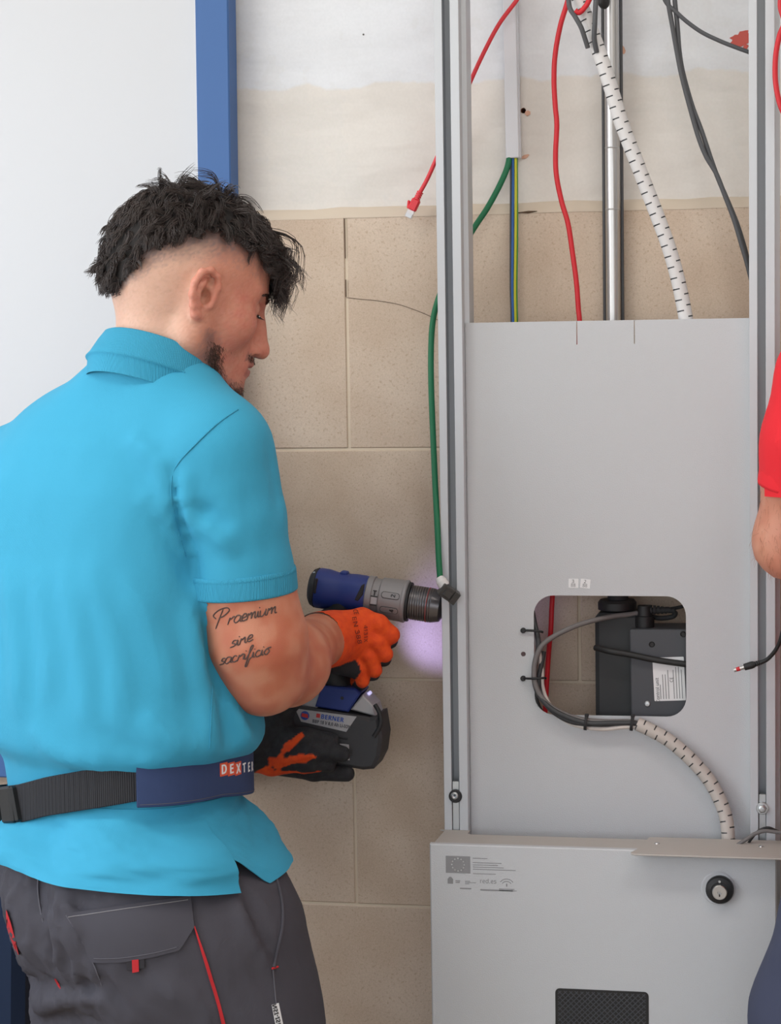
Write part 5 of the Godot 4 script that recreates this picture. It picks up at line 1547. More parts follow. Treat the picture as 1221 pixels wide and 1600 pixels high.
func make_body(man: Node3D) -> void:
	var yaw := 1.01
	var pit := 0.315
	var fx := Vector3(sin(yaw) * cos(pit), -sin(pit), -cos(yaw) * cos(pit))
	var rz := Vector3(cos(yaw), 0, sin(yaw))
	head_tf = Transform3D(Basis(fx, rz.cross(fx), rz).scaled(Vector3.ONE * 1.02), Vector3(-0.7631, 1.6425, 0.4100))
	var skin := lin("ca8b73")
	var pale := lin("d8b09a")
	var rosy := lin("c4705f")
	var stub := lin("57494a")
	var lip := lin("a85f56")
	var nz := FastNoiseLite.new(); nz.seed = 8; nz.frequency = 420.0; nz.fractal_octaves = 2
	var nb := FastNoiseLite.new(); nb.seed = 12; nb.frequency = 60.0; nb.fractal_octaves = 2
	var f := head_field()
	var paint := func(p: Vector3, n: Vector3) -> Color:
		var g := nz.get_noise_3dv(p)
		var b := nb.get_noise_3dv(p)
		var c := skin.lerp(pale, clampf((0.010 - p.x) * 28.0, 0.0, 0.85))
		c = c.lerp(rosy, clampf(0.42 + b * 0.45, 0.0, 0.8) * clampf((p.x - 0.01) * 25.0, 0.0, 1.0) * clampf((0.05 - p.y) * 30.0, 0.0, 1.0))
		var dz := absf(p.z) - 0.0735
		if dz > 0.0 and absf(p.x) < 0.03 and absf(p.y) < 0.045: c = c.lerp(lin("cf8570"), clampf(dz * 220.0, 0.0, 0.8))
		# clipped sides: short hairs thinning out below the hairline
		var below := step_at(HAIRLINE, p.x) - p.y
		if below < 0.032 and p.y > -0.03: c = c.lerp(stub, clampf((0.032 - below) / 0.032 + g * 0.5, 0.0, 1.0) * 0.85)
		# beard
		var d := on_path(BEARD, Vector2(p.x, p.y))
		var w := clampf((0.017 - d) / 0.012 + g * 0.7 + b * 0.3, 0.0, 1.0)
		if p.y < -0.035: c = c.lerp(stub, w * 0.6)
		if p.x > 0.088 and p.y < -0.044 and p.y > -0.0535: c = c.lerp(stub, clampf(0.5 + g, 0.0, 0.7))
		if p.x > 0.085 and p.y < -0.0535 and p.y > -0.072 and absf(p.z) < 0.021: c = c.lerp(lip, 0.8)
		return c.lightened(g * 0.06) if g > 0.0 else c.darkened(-g * 0.16)
	var mb := MB.new()
	mb.colored = true
	f.build(mb, AABB(Vector3(-0.15, -0.19, -0.10), Vector3(0.29, 0.345, 0.20)), 0.0030, paint, null, head_tf, 1.8)
	var arm := arm_field()
	var armskin := lin("c47d60"); var armrose := lin("b8674d"); var armpale := lin("cd937a")
	var paint_arm := func(p: Vector3, _n: Vector3) -> Color:
		var b := nb.get_noise_3dv(p * 0.4)
		var c := armskin.lerp(armrose, clampf(0.35 + b, 0.0, 0.9))
		return c.lerp(armpale, clampf(-b * 0.8, 0.0, 0.35))
	arm.build(mb, AABB(Vector3(-0.78, 1.02, 0.15), Vector3(0.22, 0.30, 0.42)), 0.0065, paint_arm)
	arm.build(mb, AABB(Vector3(-1.20, 0.66, 0.02), Vector3(0.66, 0.99, 0.60)), 0.0170, paint_arm, func(p: Vector3) -> bool: return not (p.x > -0.77 and p.y > 1.03 and p.y < 1.31 and p.z > 0.155 and p.z < 0.56))
	part("body", mb, M.skin, man)
	tattoo(man, arm)
	# eyes: a sliver of white, lashes and brows
	for s in [-1.0, 1.0]:
		var eye := MB.new()
		var c := Vector3(0.0765, 0.0045, 0.0315 * s)
		var lash := MB.new()
		for k in 26:
			var a := -0.9 + 1.8 * k / 25.0
			var root := Vector3(0.0735 + cos(a) * 0.0132, 0.0035 - 0.003 * sin(a * 1.0 * s) , 0.031 * s + sin(a) * 0.0132)
			var out := Vector3(cos(a), -0.55, sin(a)).normalized()
			lash.tube([head_tf * root, head_tf * (root + out * 0.005), head_tf * (root + out * 0.0100 + Vector3(0, 0.0018, 0))], [0.0009, 0.0006, 0.0001], 4, false)
		part("eyelashes", lash, M.lash, man)
		eye.tube([head_tf * (c + Vector3(0.009, -0.003, 0.009 * s)), head_tf * (c + Vector3(0.0115, -0.003, 0.0)), head_tf * (c + Vector3(0.009, -0.003, -0.009 * s))], [0.0008, 0.0020, 0.0008], 8)
		part("eye", eye, M.eye_white, man)
		var brow := MB.new()
		var r := RandomNumberGenerator.new(); r.seed = 3
		for k in 150:
			var t := r.randf()
			var p := Vector3(0.0965 - 0.022 * t * t, 0.0225 + 0.008 * sin(t * 2.6) + r.randf_range(-0.0028, 0.0028) * (1.2 - t), (0.012 + 0.036 * t) * s)
			var q := f.meet(p + Vector3(0.03, 0, 0.012 * s), Vector3(-0.93, 0, -0.37 * s), 0.08)
			if absf(f.at(q)) > 0.002: continue
			var dirv := Vector3(0.1, 0.25 - 0.5 * t, 0.9 * s).normalized()
			brow.tube([head_tf * q, head_tf * (q + dirv * 0.004 + Vector3(0.0004, 0, 0.0002 * s)), head_tf * (q + dirv * 0.007 + Vector3(-0.0004, -0.0004, 0))], [0.0005, 0.0004, 0.0001], 4, false)
		part("eyebrow", brow, M.hair, man)

# script lettering inked on the upper arm, drawn as pen strokes (x, y in letter units)
func tattoo(man: Node3D, arm: Field) -> void:
	var glyph := {
		"P": [[[0.1, 0.75], [-0.15, 1.1], [0.2, 1.45], [0.75, 1.5], [0.95, 1.2], [0.6, 0.85], [0.3, 0.8]], [[0.5, 1.45], [0.3, 0.6], [0.15, -0.1]]],
		"r": [[[0, 0], [0.1, 0.55], [0.16, 0.42], [0.36, 0.6], [0.45, 0.5]]],
		"a": [[[0.42, 0.55], [0.15, 0.6], [0.0, 0.25], [0.15, 0.02], [0.38, 0.2], [0.45, 0.55], [0.42, 0.1], [0.58, 0.05]]],
		"e": [[[0, 0.25], [0.3, 0.35], [0.3, 0.58], [0.12, 0.58], [0.02, 0.25], [0.15, 0.02], [0.42, 0.12]]],
		"m": [[[0, 0.0], [0.06, 0.55], [0.12, 0.4], [0.28, 0.58], [0.3, 0.05], [0.36, 0.4], [0.52, 0.58], [0.54, 0.08], [0.68, 0.08]]],
		"i": [[[0, 0.05], [0.08, 0.55], [0.1, 0.08], [0.24, 0.08]], [[0.13, 0.78], [0.16, 0.84]]],
		"u": [[[0, 0.55], [0.02, 0.1], [0.2, 0.04], [0.36, 0.4], [0.38, 0.58], [0.38, 0.08], [0.52, 0.08]]],
		"s": [[[0.0, 0.05], [0.28, 0.08], [0.3, 0.28], [0.12, 0.38], [0.2, 0.6], [0.38, 0.55]]],
		"n": [[[0, 0.0], [0.06, 0.55], [0.12, 0.4], [0.3, 0.58], [0.34, 0.08], [0.48, 0.08]]],
		"c": [[[0.35, 0.5], [0.15, 0.6], [0.0, 0.28], [0.15, 0.02], [0.42, 0.12]]],
		"f": [[[0.0, 0.1], [0.32, 0.9], [0.38, 1.2], [0.22, 1.1], [0.12, 0.2], [0.0, -0.6], [0.12, -0.65], [0.22, -0.1], [0.38, 0.1]]],
		"o": [[[0.2, 0.6], [0.0, 0.28], [0.18, 0.02], [0.38, 0.3], [0.22, 0.6], [0.5, 0.62]]],
	}
	var wide := {"P": 0.98, "r": 0.42, "a": 0.52, "e": 0.40, "m": 0.66, "i": 0.24, "u": 0.50, "s": 0.38, "n": 0.46, "c": 0.40, "f": 0.40, "o": 0.42}
	var mb := MB.new()
	for l in [["Praemium", Vector3(-0.7022, 1.2369, 0.5300), Vector3(-0.6230, 1.2565, 0.5300), 0.0145], ["sine", Vector3(-0.6825, 1.2127, 0.5300), Vector3(-0.6533, 1.2225, 0.5300), 0.0130], ["sacrificio", Vector3(-0.6959, 1.1913, 0.5300), Vector3(-0.6328, 1.2063, 0.5300), 0.0130]]:
		var total := 0.0
		for ch in l[0]: total += wide[ch]
		var a: Vector3 = l[1]; var b: Vector3 = l[2]
		var ux := (b - a) / total
		var uy: Vector3 = Vector3(0.05, 1, 0.12) * l[3]
		var x := 0.0
		for ch in l[0]:
			for st in glyph[ch]:
				var pts := []
				for q in st: pts.append(a + ux * (x + q[0] + q[1] * 0.12) + uy * q[1])
				if pts.size() == 2: pts.insert(1, (pts[0] + pts[1]) * 0.5)
				var path := land(arm, smooth_path(pts, 4), 0.0)
				var rad := []
				for k in path.size(): rad.append(0.00085 if k > 0 and k < path.size() - 1 else 0.0004)
				mb.tube(path, rad, 5, false)
			x += wide[ch]
	part("tattoo_lettering", mb, M.ink, man)

func make_hair(man: Node3D) -> void:
	var cap := Field.new()
	cap.ball(Vector3(-0.012, 0.048, 0), Vector3(0.097, 0.085, 0.078), 0.03)
	cap.ball(Vector3(0.035, 0.054, 0), Vector3(0.061, 0.062, 0.064), 0.03)
	cap.ball(Vector3(-0.047, 0.018, 0), Vector3(0.057, 0.063, 0.063), 0.03)
	var mb := MB.new()
	cap.build(mb, AABB(Vector3(-0.13, -0.06, -0.10), Vector3(0.26, 0.23, 0.20)), 0.004, null, func(p: Vector3) -> bool: return p.y > step_at(HAIRLINE, p.x) + 0.009 and p.x < 0.092, head_tf)
	var hair := part("hair", mb, M.hair_base, man)
	hair.set_meta("label", "short dark curly hair with shaved sides")
	var r := RandomNumberGenerator.new()
	r.seed = 77
	var locks := MB.new()
	var made := 0
	while made < 690:
		var u := Vector3(r.randfn(), r.randfn(), r.randfn()).normalized()
		if u.y < -0.75: continue
		var c := Vector3(-0.006, 0.050, 0)
		var root: Vector3 = cap.meet(c + u * 0.2, -u, 0.25)
		var edge: float = root.y - step_at(HAIRLINE, root.x)
		if edge < 0.001 or root.x > 0.097: continue
		if made >= 520 and made < 600 and (root.x > -0.045 or edge > 0.05): continue   # fuller at the nape
		if made >= 600 and (root.x < 0.055 or root.z < -0.03): continue                  # loose curls over the forehead
		made += 1
		var n := cap.slope(root)
		var front := clampf((root.x + 0.005) / 0.05, 0.0, 1.0)
		var back := clampf((-0.03 - root.x) / 0.05, 0.0, 1.0)
		var flow := Vector3(0.9, 0.05, n.z * 0.25) * front + Vector3(-0.35, -0.55, n.z * 0.3) * back + Vector3(r.randf_range(-0.5, 0.6), 0.1, n.z * 0.35) * (1.0 - front) * (1.0 - back)
		flow += Vector3(r.randfn(), r.randfn(), r.randfn()) * 0.30
		var low := clampf(edge / 0.03, 0.35, 1.0)
		var length := lerpf(0.032, 0.048, r.randf()) * low * (1.0 + 0.62 * front - 0.38 * back)
		if made > 600: length *= 1.35
		var curl := r.randf_range(0.5, 1.1) * (0.8 + 1.3 * front)
		var phase := r.randf() * TAU
		var size := r.randf_range(0.0020, 0.0045) * (0.8 + 1.1 * front)
		var dir := (n * r.randf_range(0.12, 0.46) * (1.0 - 0.4 * back) + (flow - n * flow.dot(n))).normalized()
		var side := dir.cross(n).normalized()
		if side.length() < 0.5: side = Vector3(0, 0, 1)
		var steps := 9
		var spine := [root - n * 0.003]
		var p := root
		var d := dir
		for k in steps:
			d = (d + Vector3(0, -0.13 - 0.17 * front, 0) + Vector3(0.06 * front, 0, 0)).normalized()
			p = p + d * length / steps
			var inside := cap.at(p)
			if inside < 0.003: p += cap.slope(p) * (0.003 - inside)
			spine.append(p)
		for h in 13:
			var off := (side * r.randfn() + n * r.randfn() * 0.6 + dir * r.randfn() * 0.5) * 0.0026
			var jit := r.randf_range(-0.6, 0.6)
			var grow := r.randf_range(0.75, 1.1)
			var pts := []
			var rad := []
			for k in spine.size():
				var t := float(k) / (spine.size() - 1)
				var a := phase + jit + t * curl * TAU
				var w: float = size * min(1.0, t * 2.0)
				var q: Vector3 = spine[0].lerp(spine[k], grow) + off * (1.0 - 0.35 * t) + side * cos(a) * w + n * sin(a) * w
				pts.append(head_tf * q)
				rad.append(lerpf(0.00052, 0.00012, t * t))
			locks.tube(pts, rad, 3, false)
	part("hair_strands", locks, M.hair, hair)
	# beard: short stubble hairs on the jaw, chin and lip
	var f := head_field()
	var st := MB.new()
	var count := 0
	while count < 2600:
		var t := r.randf() * (BEARD.size() - 1)
		var i := int(t)
		var on: Vector2 = BEARD[i].lerp(BEARD[i + 1], t - i) + Vector2(r.randfn(), r.randfn()) * 0.0065
		count += 1
		if on.y > -0.042: continue
		var s := 1.0 if r.randf() < 0.7 else -1.0
		var q := f.meet(Vector3(on.x + 0.02, on.y - 0.01, 0.10 * s), Vector3(-0.2, 0.1, -1.0 * s).normalized(), 0.16)
		if absf(q.z) < 0.004: continue
		if absf(f.at(q)) > 0.002: continue
		var n := f.slope(q)
		var d := (n * 0.45 + Vector3(0.25, -0.75, 0) + Vector3(r.randfn(), r.randfn(), r.randfn()) * 0.25).normalized()
		var l := r.randf_range(0.0022, 0.0050)
		st.tube([head_tf * (q - n * 0.0003), head_tf * (q + d * l * 0.6), head_tf * (q + d * l + Vector3(0, -0.0006, 0))], [0.00020, 0.00017, 0.00006], 3, false)
	for k in 130:
		var q := f.meet(Vector3(0.14, r.randf_range(-0.0525, -0.0455), r.randf_range(-0.024, 0.024)), Vector3(-1, 0, 0), 0.08)
		if absf(f.at(q)) > 0.002: continue
		st.tube([head_tf * q, head_tf * (q + Vector3(0.0015, -0.0025, r.randf_range(-0.001, 0.001)))], [0.0003, 0.0001], 3, false)
	part("beard", st, mat(Color("4d3c33"), 0.5), man)

# ------------------------------------------------ polo shirt
func oval(row: Array, phi: float, grow: float, y: float) -> Vector3:
	var a: float = row[2] + grow; var b: float = row[3] + grow
	var c := cos(phi); var s := sin(phi)
	var r := 1.0 / pow(pow(absf(c / a), 2.4) + pow(absf(s / b), 2.4), 1.0 / 2.4)
	var right := Vector3(row[4], 0, row[5]); var front := Vector3(row[5], 0, -row[4])
	return Vector3(row[0], y, row[1]) + right * c * r + front * s * r

func make_polo(man: Node3D) -> Field:
	var f := Field.new()
	f.set_loft([
		section(0.9553, -0.8586, 0.42, 0.155, 0.116, 0.48),
		section(1.0098, -0.8606, 0.42, 0.157, 0.118, 0.48),
		section(1.0550, -0.8603, 0.42, 0.163, 0.124, 0.48),
		section(1.0794, -0.8563, 0.42, 0.186, 0.143, 0.47),
		section(1.1044, -0.8574, 0.42, 0.190, 0.147, 0.46),
		section(1.1559, -0.8664, 0.42, 0.188, 0.143, 0.45),
		section(1.2465, -0.8743, 0.415, 0.189, 0.140, 0.45),
		section(1.3288, -0.8773, 0.41, 0.193, 0.137, 0.45),
		section(1.4032, -0.8702, 0.41, 0.190, 0.128, 0.45),
		section(1.4607, -0.8584, 0.41, 0.160, 0.112, 0.45),
		section(1.5015, -0.8462, 0.41, 0.122, 0.090, 0.45),
		section(1.5300, -0.8294, 0.415, 0.094, 0.082, 0.5),
		section(1.5502, -0.8138, 0.425, 0.077, 0.074, 0.55),
		section(1.5664, -0.8066, 0.428, 0.066, 0.066, 0.6)], 0.05)
	f.chain([Vector3(-0.8240, 1.5012, 0.4050), Vector3(-0.7586, 1.4804, 0.4550), Vector3(-0.7060, 1.4505, 0.4880)], [0.056, 0.062, 0.064], 0.05)
	f.chain([Vector3(-0.8427, 1.5012, 0.4000), Vector3(-0.9294, 1.4549, 0.3650), Vector3(-1.0292, 1.4052, 0.3300)], [0.056, 0.062, 0.066], 0.05)
	f.chain([Vector3(-0.7060, 1.4505, 0.4880), Vector3(-0.6959, 1.4038, 0.4870)], [0.065, 0.0660], 0.03)
	f.chain([Vector3(-0.6959, 1.4038, 0.4870), Vector3(-0.6874, 1.3680, 0.4850), Vector3(-0.6789, 1.3039, 0.4790), Vector3(-0.6751, 1.2477, 0.4760)], [0.066, 0.0660, 0.0640, 0.061], 0.008)
	f.chain([Vector3(-1.0292, 1.4052, 0.3300), Vector3(-1.0222, 1.2980, 0.2700), Vector3(-1.0098, 1.2423, 0.2450)], [0.068, 0.066, 0.064], 0.03)
	# creases of the cloth
	var creases := [
		[[Vector3(-0.7732, 1.4685, 0.6000), Vector3(-0.7478, 1.4441, 0.6000), Vector3(-0.7351, 1.4152, 0.6000), Vector3(-0.7279, 1.3848, 0.6000)], 0.0075, 0.012],
		[[Vector3(-0.7285, 1.4266, 0.6000), Vector3(-0.7232, 1.3848, 0.6000), Vector3(-0.7130, 1.3468, 0.6000), Vector3(-0.7059, 1.3164, 0.6000)], -0.0075, 0.010],
		[[Vector3(-0.7145, 1.4212, 0.6000), Vector3(-0.7104, 1.3924, 0.6000), Vector3(-0.7056, 1.3620, 0.6000)], 0.0075, 0.010],
		[[Vector3(-0.7042, 1.3909, 0.6000), Vector3(-0.6824, 1.3810, 0.6000), Vector3(-0.6632, 1.3682, 0.6000)], -0.0050, 0.008],
		[[Vector3(-0.7037, 1.3757, 0.6000), Vector3(-0.6790, 1.3606, 0.6000), Vector3(-0.6598, 1.3424, 0.6000)], 0.0050, 0.010],
		[[Vector3(-0.7623, 1.4001, 0.6000), Vector3(-0.7414, 1.3810, 0.6000), Vector3(-0.7185, 1.3468, 0.6000), Vector3(-0.7073, 1.3240, 0.6000)], 0.0062, 0.010],
		[[Vector3(-0.7532, 1.3848, 0.6000), Vector3(-0.7318, 1.3544, 0.6000), Vector3(-0.7093, 1.3049, 0.6000)], -0.0050, 0.011],
		[[Vector3(-0.8670, 1.3078, 0.6000), Vector3(-0.8537, 1.2616, 0.6000), Vector3(-0.8457, 1.1997, 0.6000), Vector3(-0.8434, 1.1376, 0.6000)], 0.0035, 0.018],
		[[Vector3(-0.8347, 1.3119, 0.6000), Vector3(-0.8160, 1.2619, 0.6000), Vector3(-0.8015, 1.2003, 0.6000), Vector3(-0.7991, 1.1384, 0.6000)], 0.0032, 0.016],
		[[Vector3(-0.8978, 1.3038, 0.6000), Vector3(-0.8913, 1.2457, 0.6000), Vector3(-0.8887, 1.1680, 0.6000)], 0.0035, 0.016],
		[[Vector3(-0.9359, 1.3074, 0.6000), Vector3(-0.9298, 1.2375, 0.6000), Vector3(-0.9283, 1.1517, 0.6000)], 0.0040, 0.018],
		[[Vector3(-0.7872, 1.2929, 0.6000), Vector3(-0.7567, 1.2394, 0.6000), Vector3(-0.7345, 1.1704, 0.6000)], 0.0028, 0.018],
		[[Vector3(-0.7086, 1.2629, 0.6000), Vector3(-0.7007, 1.1940, 0.6000), Vector3(-0.6917, 1.1404, 0.6000), Vector3(-0.6885, 1.1058, 0.6000)], 0.0060, 0.014],
		[[Vector3(-0.6913, 1.2631, 0.6000), Vector3(-0.6848, 1.2019, 0.6000), Vector3(-0.6716, 1.1561, 0.6000), Vector3(-0.6632, 1.1102, 0.6000)], -0.0060, 0.012],
		[[Vector3(-0.6752, 1.1714, 0.6000), Vector3(-0.6548, 1.1334, 0.6000), Vector3(-0.6375, 1.0992, 0.6000)], 0.0055, 0.012],
		[[Vector3(-0.7633, 1.1313, 0.6000), Vector3(-0.7422, 1.1124, 0.6000), Vector3(-0.7123, 1.1030, 0.6000)], 0.0045, 0.012],
		[[Vector3(-0.9049, 1.1130, 0.6000), Vector3(-0.8731, 1.0862, 0.6000), Vector3(-0.8328, 1.0793, 0.6000)], 0.0035, 0.014],
		[[Vector3(-0.8174, 1.1147, 0.6000), Vector3(-0.7921, 1.0982, 0.6000), Vector3(-0.7641, 1.0964, 0.6000)], -0.0030, 0.010],
		[[Vector3(-0.6236, 1.4577, 0.5500), Vector3(-0.6150, 1.4117, 0.5500), Vector3(-0.6124, 1.3809, 0.5500)], -0.0025, 0.010],
	]
	var laid := []
	for c in creases: laid.append([land(f, even_path(c[0], 0.02)), c[1], c[2]])
	for c in laid: f.fold(c[0], c[1], c[2])
	var hem := Vector3(-0.6771, 1.2839, 0.4780)
	var ax := (Vector3(-0.6743, 1.2477, 0.4760) - Vector3(-0.6807, 1.3759, 0.4850)).normalized()
	var hem2 := Vector3(-1.0123, 1.2535, 0.2500)
	var ax2 := (Vector3(-1.0098, 1.2423, 0.2450) - Vector3(-1.0222, 1.2980, 0.2700)).normalized()
	var waist := 1.0014
	var mb := MB.new()
	f.build(mb, AABB(Vector3(-1.26, waist - 0.02, 0.05), Vector3(0.70, 0.66, 0.56)), 0.0062, null, func(p: Vector3) -> bool:
		if p.y < waist: return false
		for e in [[hem, ax], [hem2, ax2]]:
			var q: Vector3 = p - e[0]
			var along: float = q.dot(e[1])
			if along > 0.0 and along < 0.12 and (q - e[1] * along).length() < 0.072 and f.loft_d(p) > 0.012: return false
		return true)
	var cn := FastNoiseLite.new(); cn.seed = 23; cn.frequency = 9.0; cn.fractal_octaves = 2
	mb.ruffle(func(p: Vector3) -> float: return cn.get_noise_3d(p.x * 1.5, p.y * 0.55, p.z * 1.5) * 0.0022 * clampf((1.52 - p.y) * 9.0, 0.0, 1.0))
	var shirt := part("polo_shirt", mb, M.polo, man)
	shirt.set_meta("label", "turquoise short sleeved polo shirt")
	for h in [[hem, ax], [hem2, ax2]]:
		var at: Vector3 = h[0]; var al: Vector3 = h[1]
		var e1 := al.cross(Vector3(0.1, 0.2, 0.97)).normalized()
		var e2 := al.cross(e1)
		var reach := []
		for k in 64:
			var u := e1 * cos(TAU * k / 64) + e2 * sin(TAU * k / 64)
			var p := f.meet(at - al * 0.006 + u * 0.082, -u, 0.08)
			reach.append(clampf((p - at + al * 0.006).length(), 0.058, 0.0675))
		var rows := []
		for q in [[-0.0200, 0.0], [-0.0195, 0.0016], [-0.0150, 0.0026], [-0.0140, 0.0016], [-0.0130, 0.0024], [0.0060, 0.0026], [0.0085, 0.0022], [0.0095, 0.0008], [0.0090, -0.0015], [0.0020, -0.0020]]:
			var row := PackedVector3Array()
			for k in 64:
				var rr: float = (reach[k] + reach[(k + 1) % 64] + reach[(k + 63) % 64]) / 3.0 + q[1]
				row.append(at + al * q[0] + (e1 * cos(TAU * k / 64) + e2 * sin(TAU * k / 64)) * rr)
			rows.append(row)
		var cf := MB.new()
		cf.grid(rows, true)
		part("sleeve_cuff", cf, M.rib, shirt)
	# collar, folded down all round
	var cc := Vector3(-0.7990, 1.5647, 0.4310)
	var yaw := 0.62
	var right := Vector3(cos(yaw), 0, sin(yaw))
	var front := Vector3(sin(yaw), 0, -cos(yaw)).rotated(right, -0.34)
	var up := right.cross(front)
	var rows := []
	for q in [[0.0610, 0.000], [0.0640, 0.0130], [0.0665, 0.0150], [0.0690, 0.0135], [0.0740, 0.002], [0.0800, -0.0160], [0.0835, -0.0225], [0.0805, -0.0235], [0.0770, -0.0460]]:
		var row := PackedVector3Array()
		for k in 73:
			var a := TAU * (k / 72.0) * 0.97 + PI * 0.5 + 0.09
			row.append(cc + (right * cos(a) * 1.0 + front * sin(a) * 1.04) * q[0] + up * (q[1] - 0.004 * sin(a)))
		rows.append(row)
	var cm := MB.new()
	cm.grid(rows, false, false)
	part("collar", cm, M.rib, shirt)
	# seams
	for sm in [[Vector3(-0.6471, 1.5053, 0.6000), Vector3(-0.6723, 1.4890, 0.6000), Vector3(-0.7002, 1.4643, 0.6000), Vector3(-0.7202, 1.4440, 0.6000), Vector3(-0.7293, 1.4266, 0.6000), Vector3(-0.7307, 1.4000, 0.6000), Vector3(-0.7251, 1.3696, 0.6000), Vector3(-0.7150, 1.3316, 0.6000)], [Vector3(-0.8184, 1.5615, 0.6000), Vector3(-0.7803, 1.5670, 0.6000), Vector3(-0.7409, 1.5642, 0.6000), Vector3(-0.7100, 1.5488, 0.6000)]]:
		part("seam", stitched(f, sm, 0.0010, 0.0002), M.rib, shirt)
	part("seam", stitched(f, [Vector3(-0.6886, 1.2440, 0.6000), Vector3(-0.6851, 1.1866, 0.6000), Vector3(-0.6877, 1.1405, 0.6000), Vector3(-0.6902, 1.1019, 0.6000)], 0.0007, 0.0), M.rib, shirt)

	# shirt tail below the belt, with a vent at the side
	var tail := MB.new()
	var hems := [[-180.0, 0.9312], [-135.0, 0.9469], [-112.0, 0.9408], [-90.0, 0.9329], [-60.0, 0.9287], [-30.0, 0.9224], [-6.0, 0.9142]]
	var hems2 := [[-12.0, 0.9611], [-5.0, 0.9520], [2.0, 0.9337], [9.0, 0.9140], [30.0, 0.9224], [48.0, 0.9200], [90.0, 0.8984], [180.0, 0.9312]]
	var top_y := 1.0157
	var tn := FastNoiseLite.new(); tn.seed = 31; tn.frequency = 1.0
	for side in 2:
		var hh: Array = hems if side == 0 else hems2
		var out_rows := []
		var in_rows := []
		var nu := 90
		var nv := 30
		for j in nv:
			out_rows.append(PackedVector3Array()); in_rows.append(PackedVector3Array())
		for i in nu:
			var deg: float = lerpf(hh[0][0], hh[-1][0], i / float(nu - 1))
			var bottom := step_at(hh, deg)
			for j in nv:
				var t := j / float(nv - 1)
				var y := lerpf(top_y, bottom, t)
				var ty := (top_y - y) / 0.115
				var wave := 0.0062 * sin(deg * 0.115 + 4.0 * ty + 0.6) * (1.0 - ty * 0.35) + 0.010 * tn.get_noise_2d(deg * 0.02, ty * 2.2) + 0.0056 * sin(deg * 0.06 - 7.0 * ty)
				var row := seat_row(y)
				var g := lerpf(0.0035, 0.0170, smoothstep(0.0, 0.55, ty)) + wave * sin(PI * clampf(ty * 1.1, 0.0, 1.0)) + (0.0050 if side == 0 else 0.0015) * smoothstep(0.1, 0.5, ty) + (0.0010 if t > 0.90 else 0.0)
				out_rows[j].append(oval(row, deg_to_rad(deg), g, y))
				in_rows[j].append(oval(row, deg_to_rad(deg), g - 0.0022, y))
		tail.grid(out_rows, false, false)
		in_rows.reverse()
		tail.grid([out_rows[nv - 1], in_rows[0]], false, false)
		tail.grid(in_rows, false, false)
		var e0 := PackedVector3Array(); var e1 := PackedVector3Array()
		var edge := nu - 1 if side == 0 else 0
		for j in nv:
			e0.append(out_rows[j][edge]); e1.append(in_rows[nv - 1 - j][edge])
		tail.grid([e0, e1], false, side == 0)
	part("shirt_tail", tail, M.polo, shirt)
	make_belt(man, f)
	return f

# ------------------------------------------------ waist and seat, shared by trousers, shirt tail and belt
var seat: Field

func seat_row(y: float) -> Array:
	if seat == null: make_seat()
	return seat.loft_row(y)

func make_seat() -> void:
	seat = Field.new()
	seat.set_loft([
		section(0.6567, -0.7936, 0.43, 0.120, 0.080, 0.55),
		section(0.7073, -0.7967, 0.43, 0.155, 0.118, 0.55),
		section(0.7661, -0.8057, 0.43, 0.178, 0.146, 0.55),
		section(0.8246, -0.8172, 0.43, 0.188, 0.160, 0.54),
		section(0.8830, -0.8304, 0.43, 0.189, 0.163, 0.52),
		section(0.9400, -0.8452, 0.425, 0.177, 0.148, 0.50),
		section(0.9931, -0.8593, 0.42, 0.157, 0.122, 0.48),
		section(1.0391, -0.8607, 0.42, 0.155, 0.118, 0.48)], 0.04)

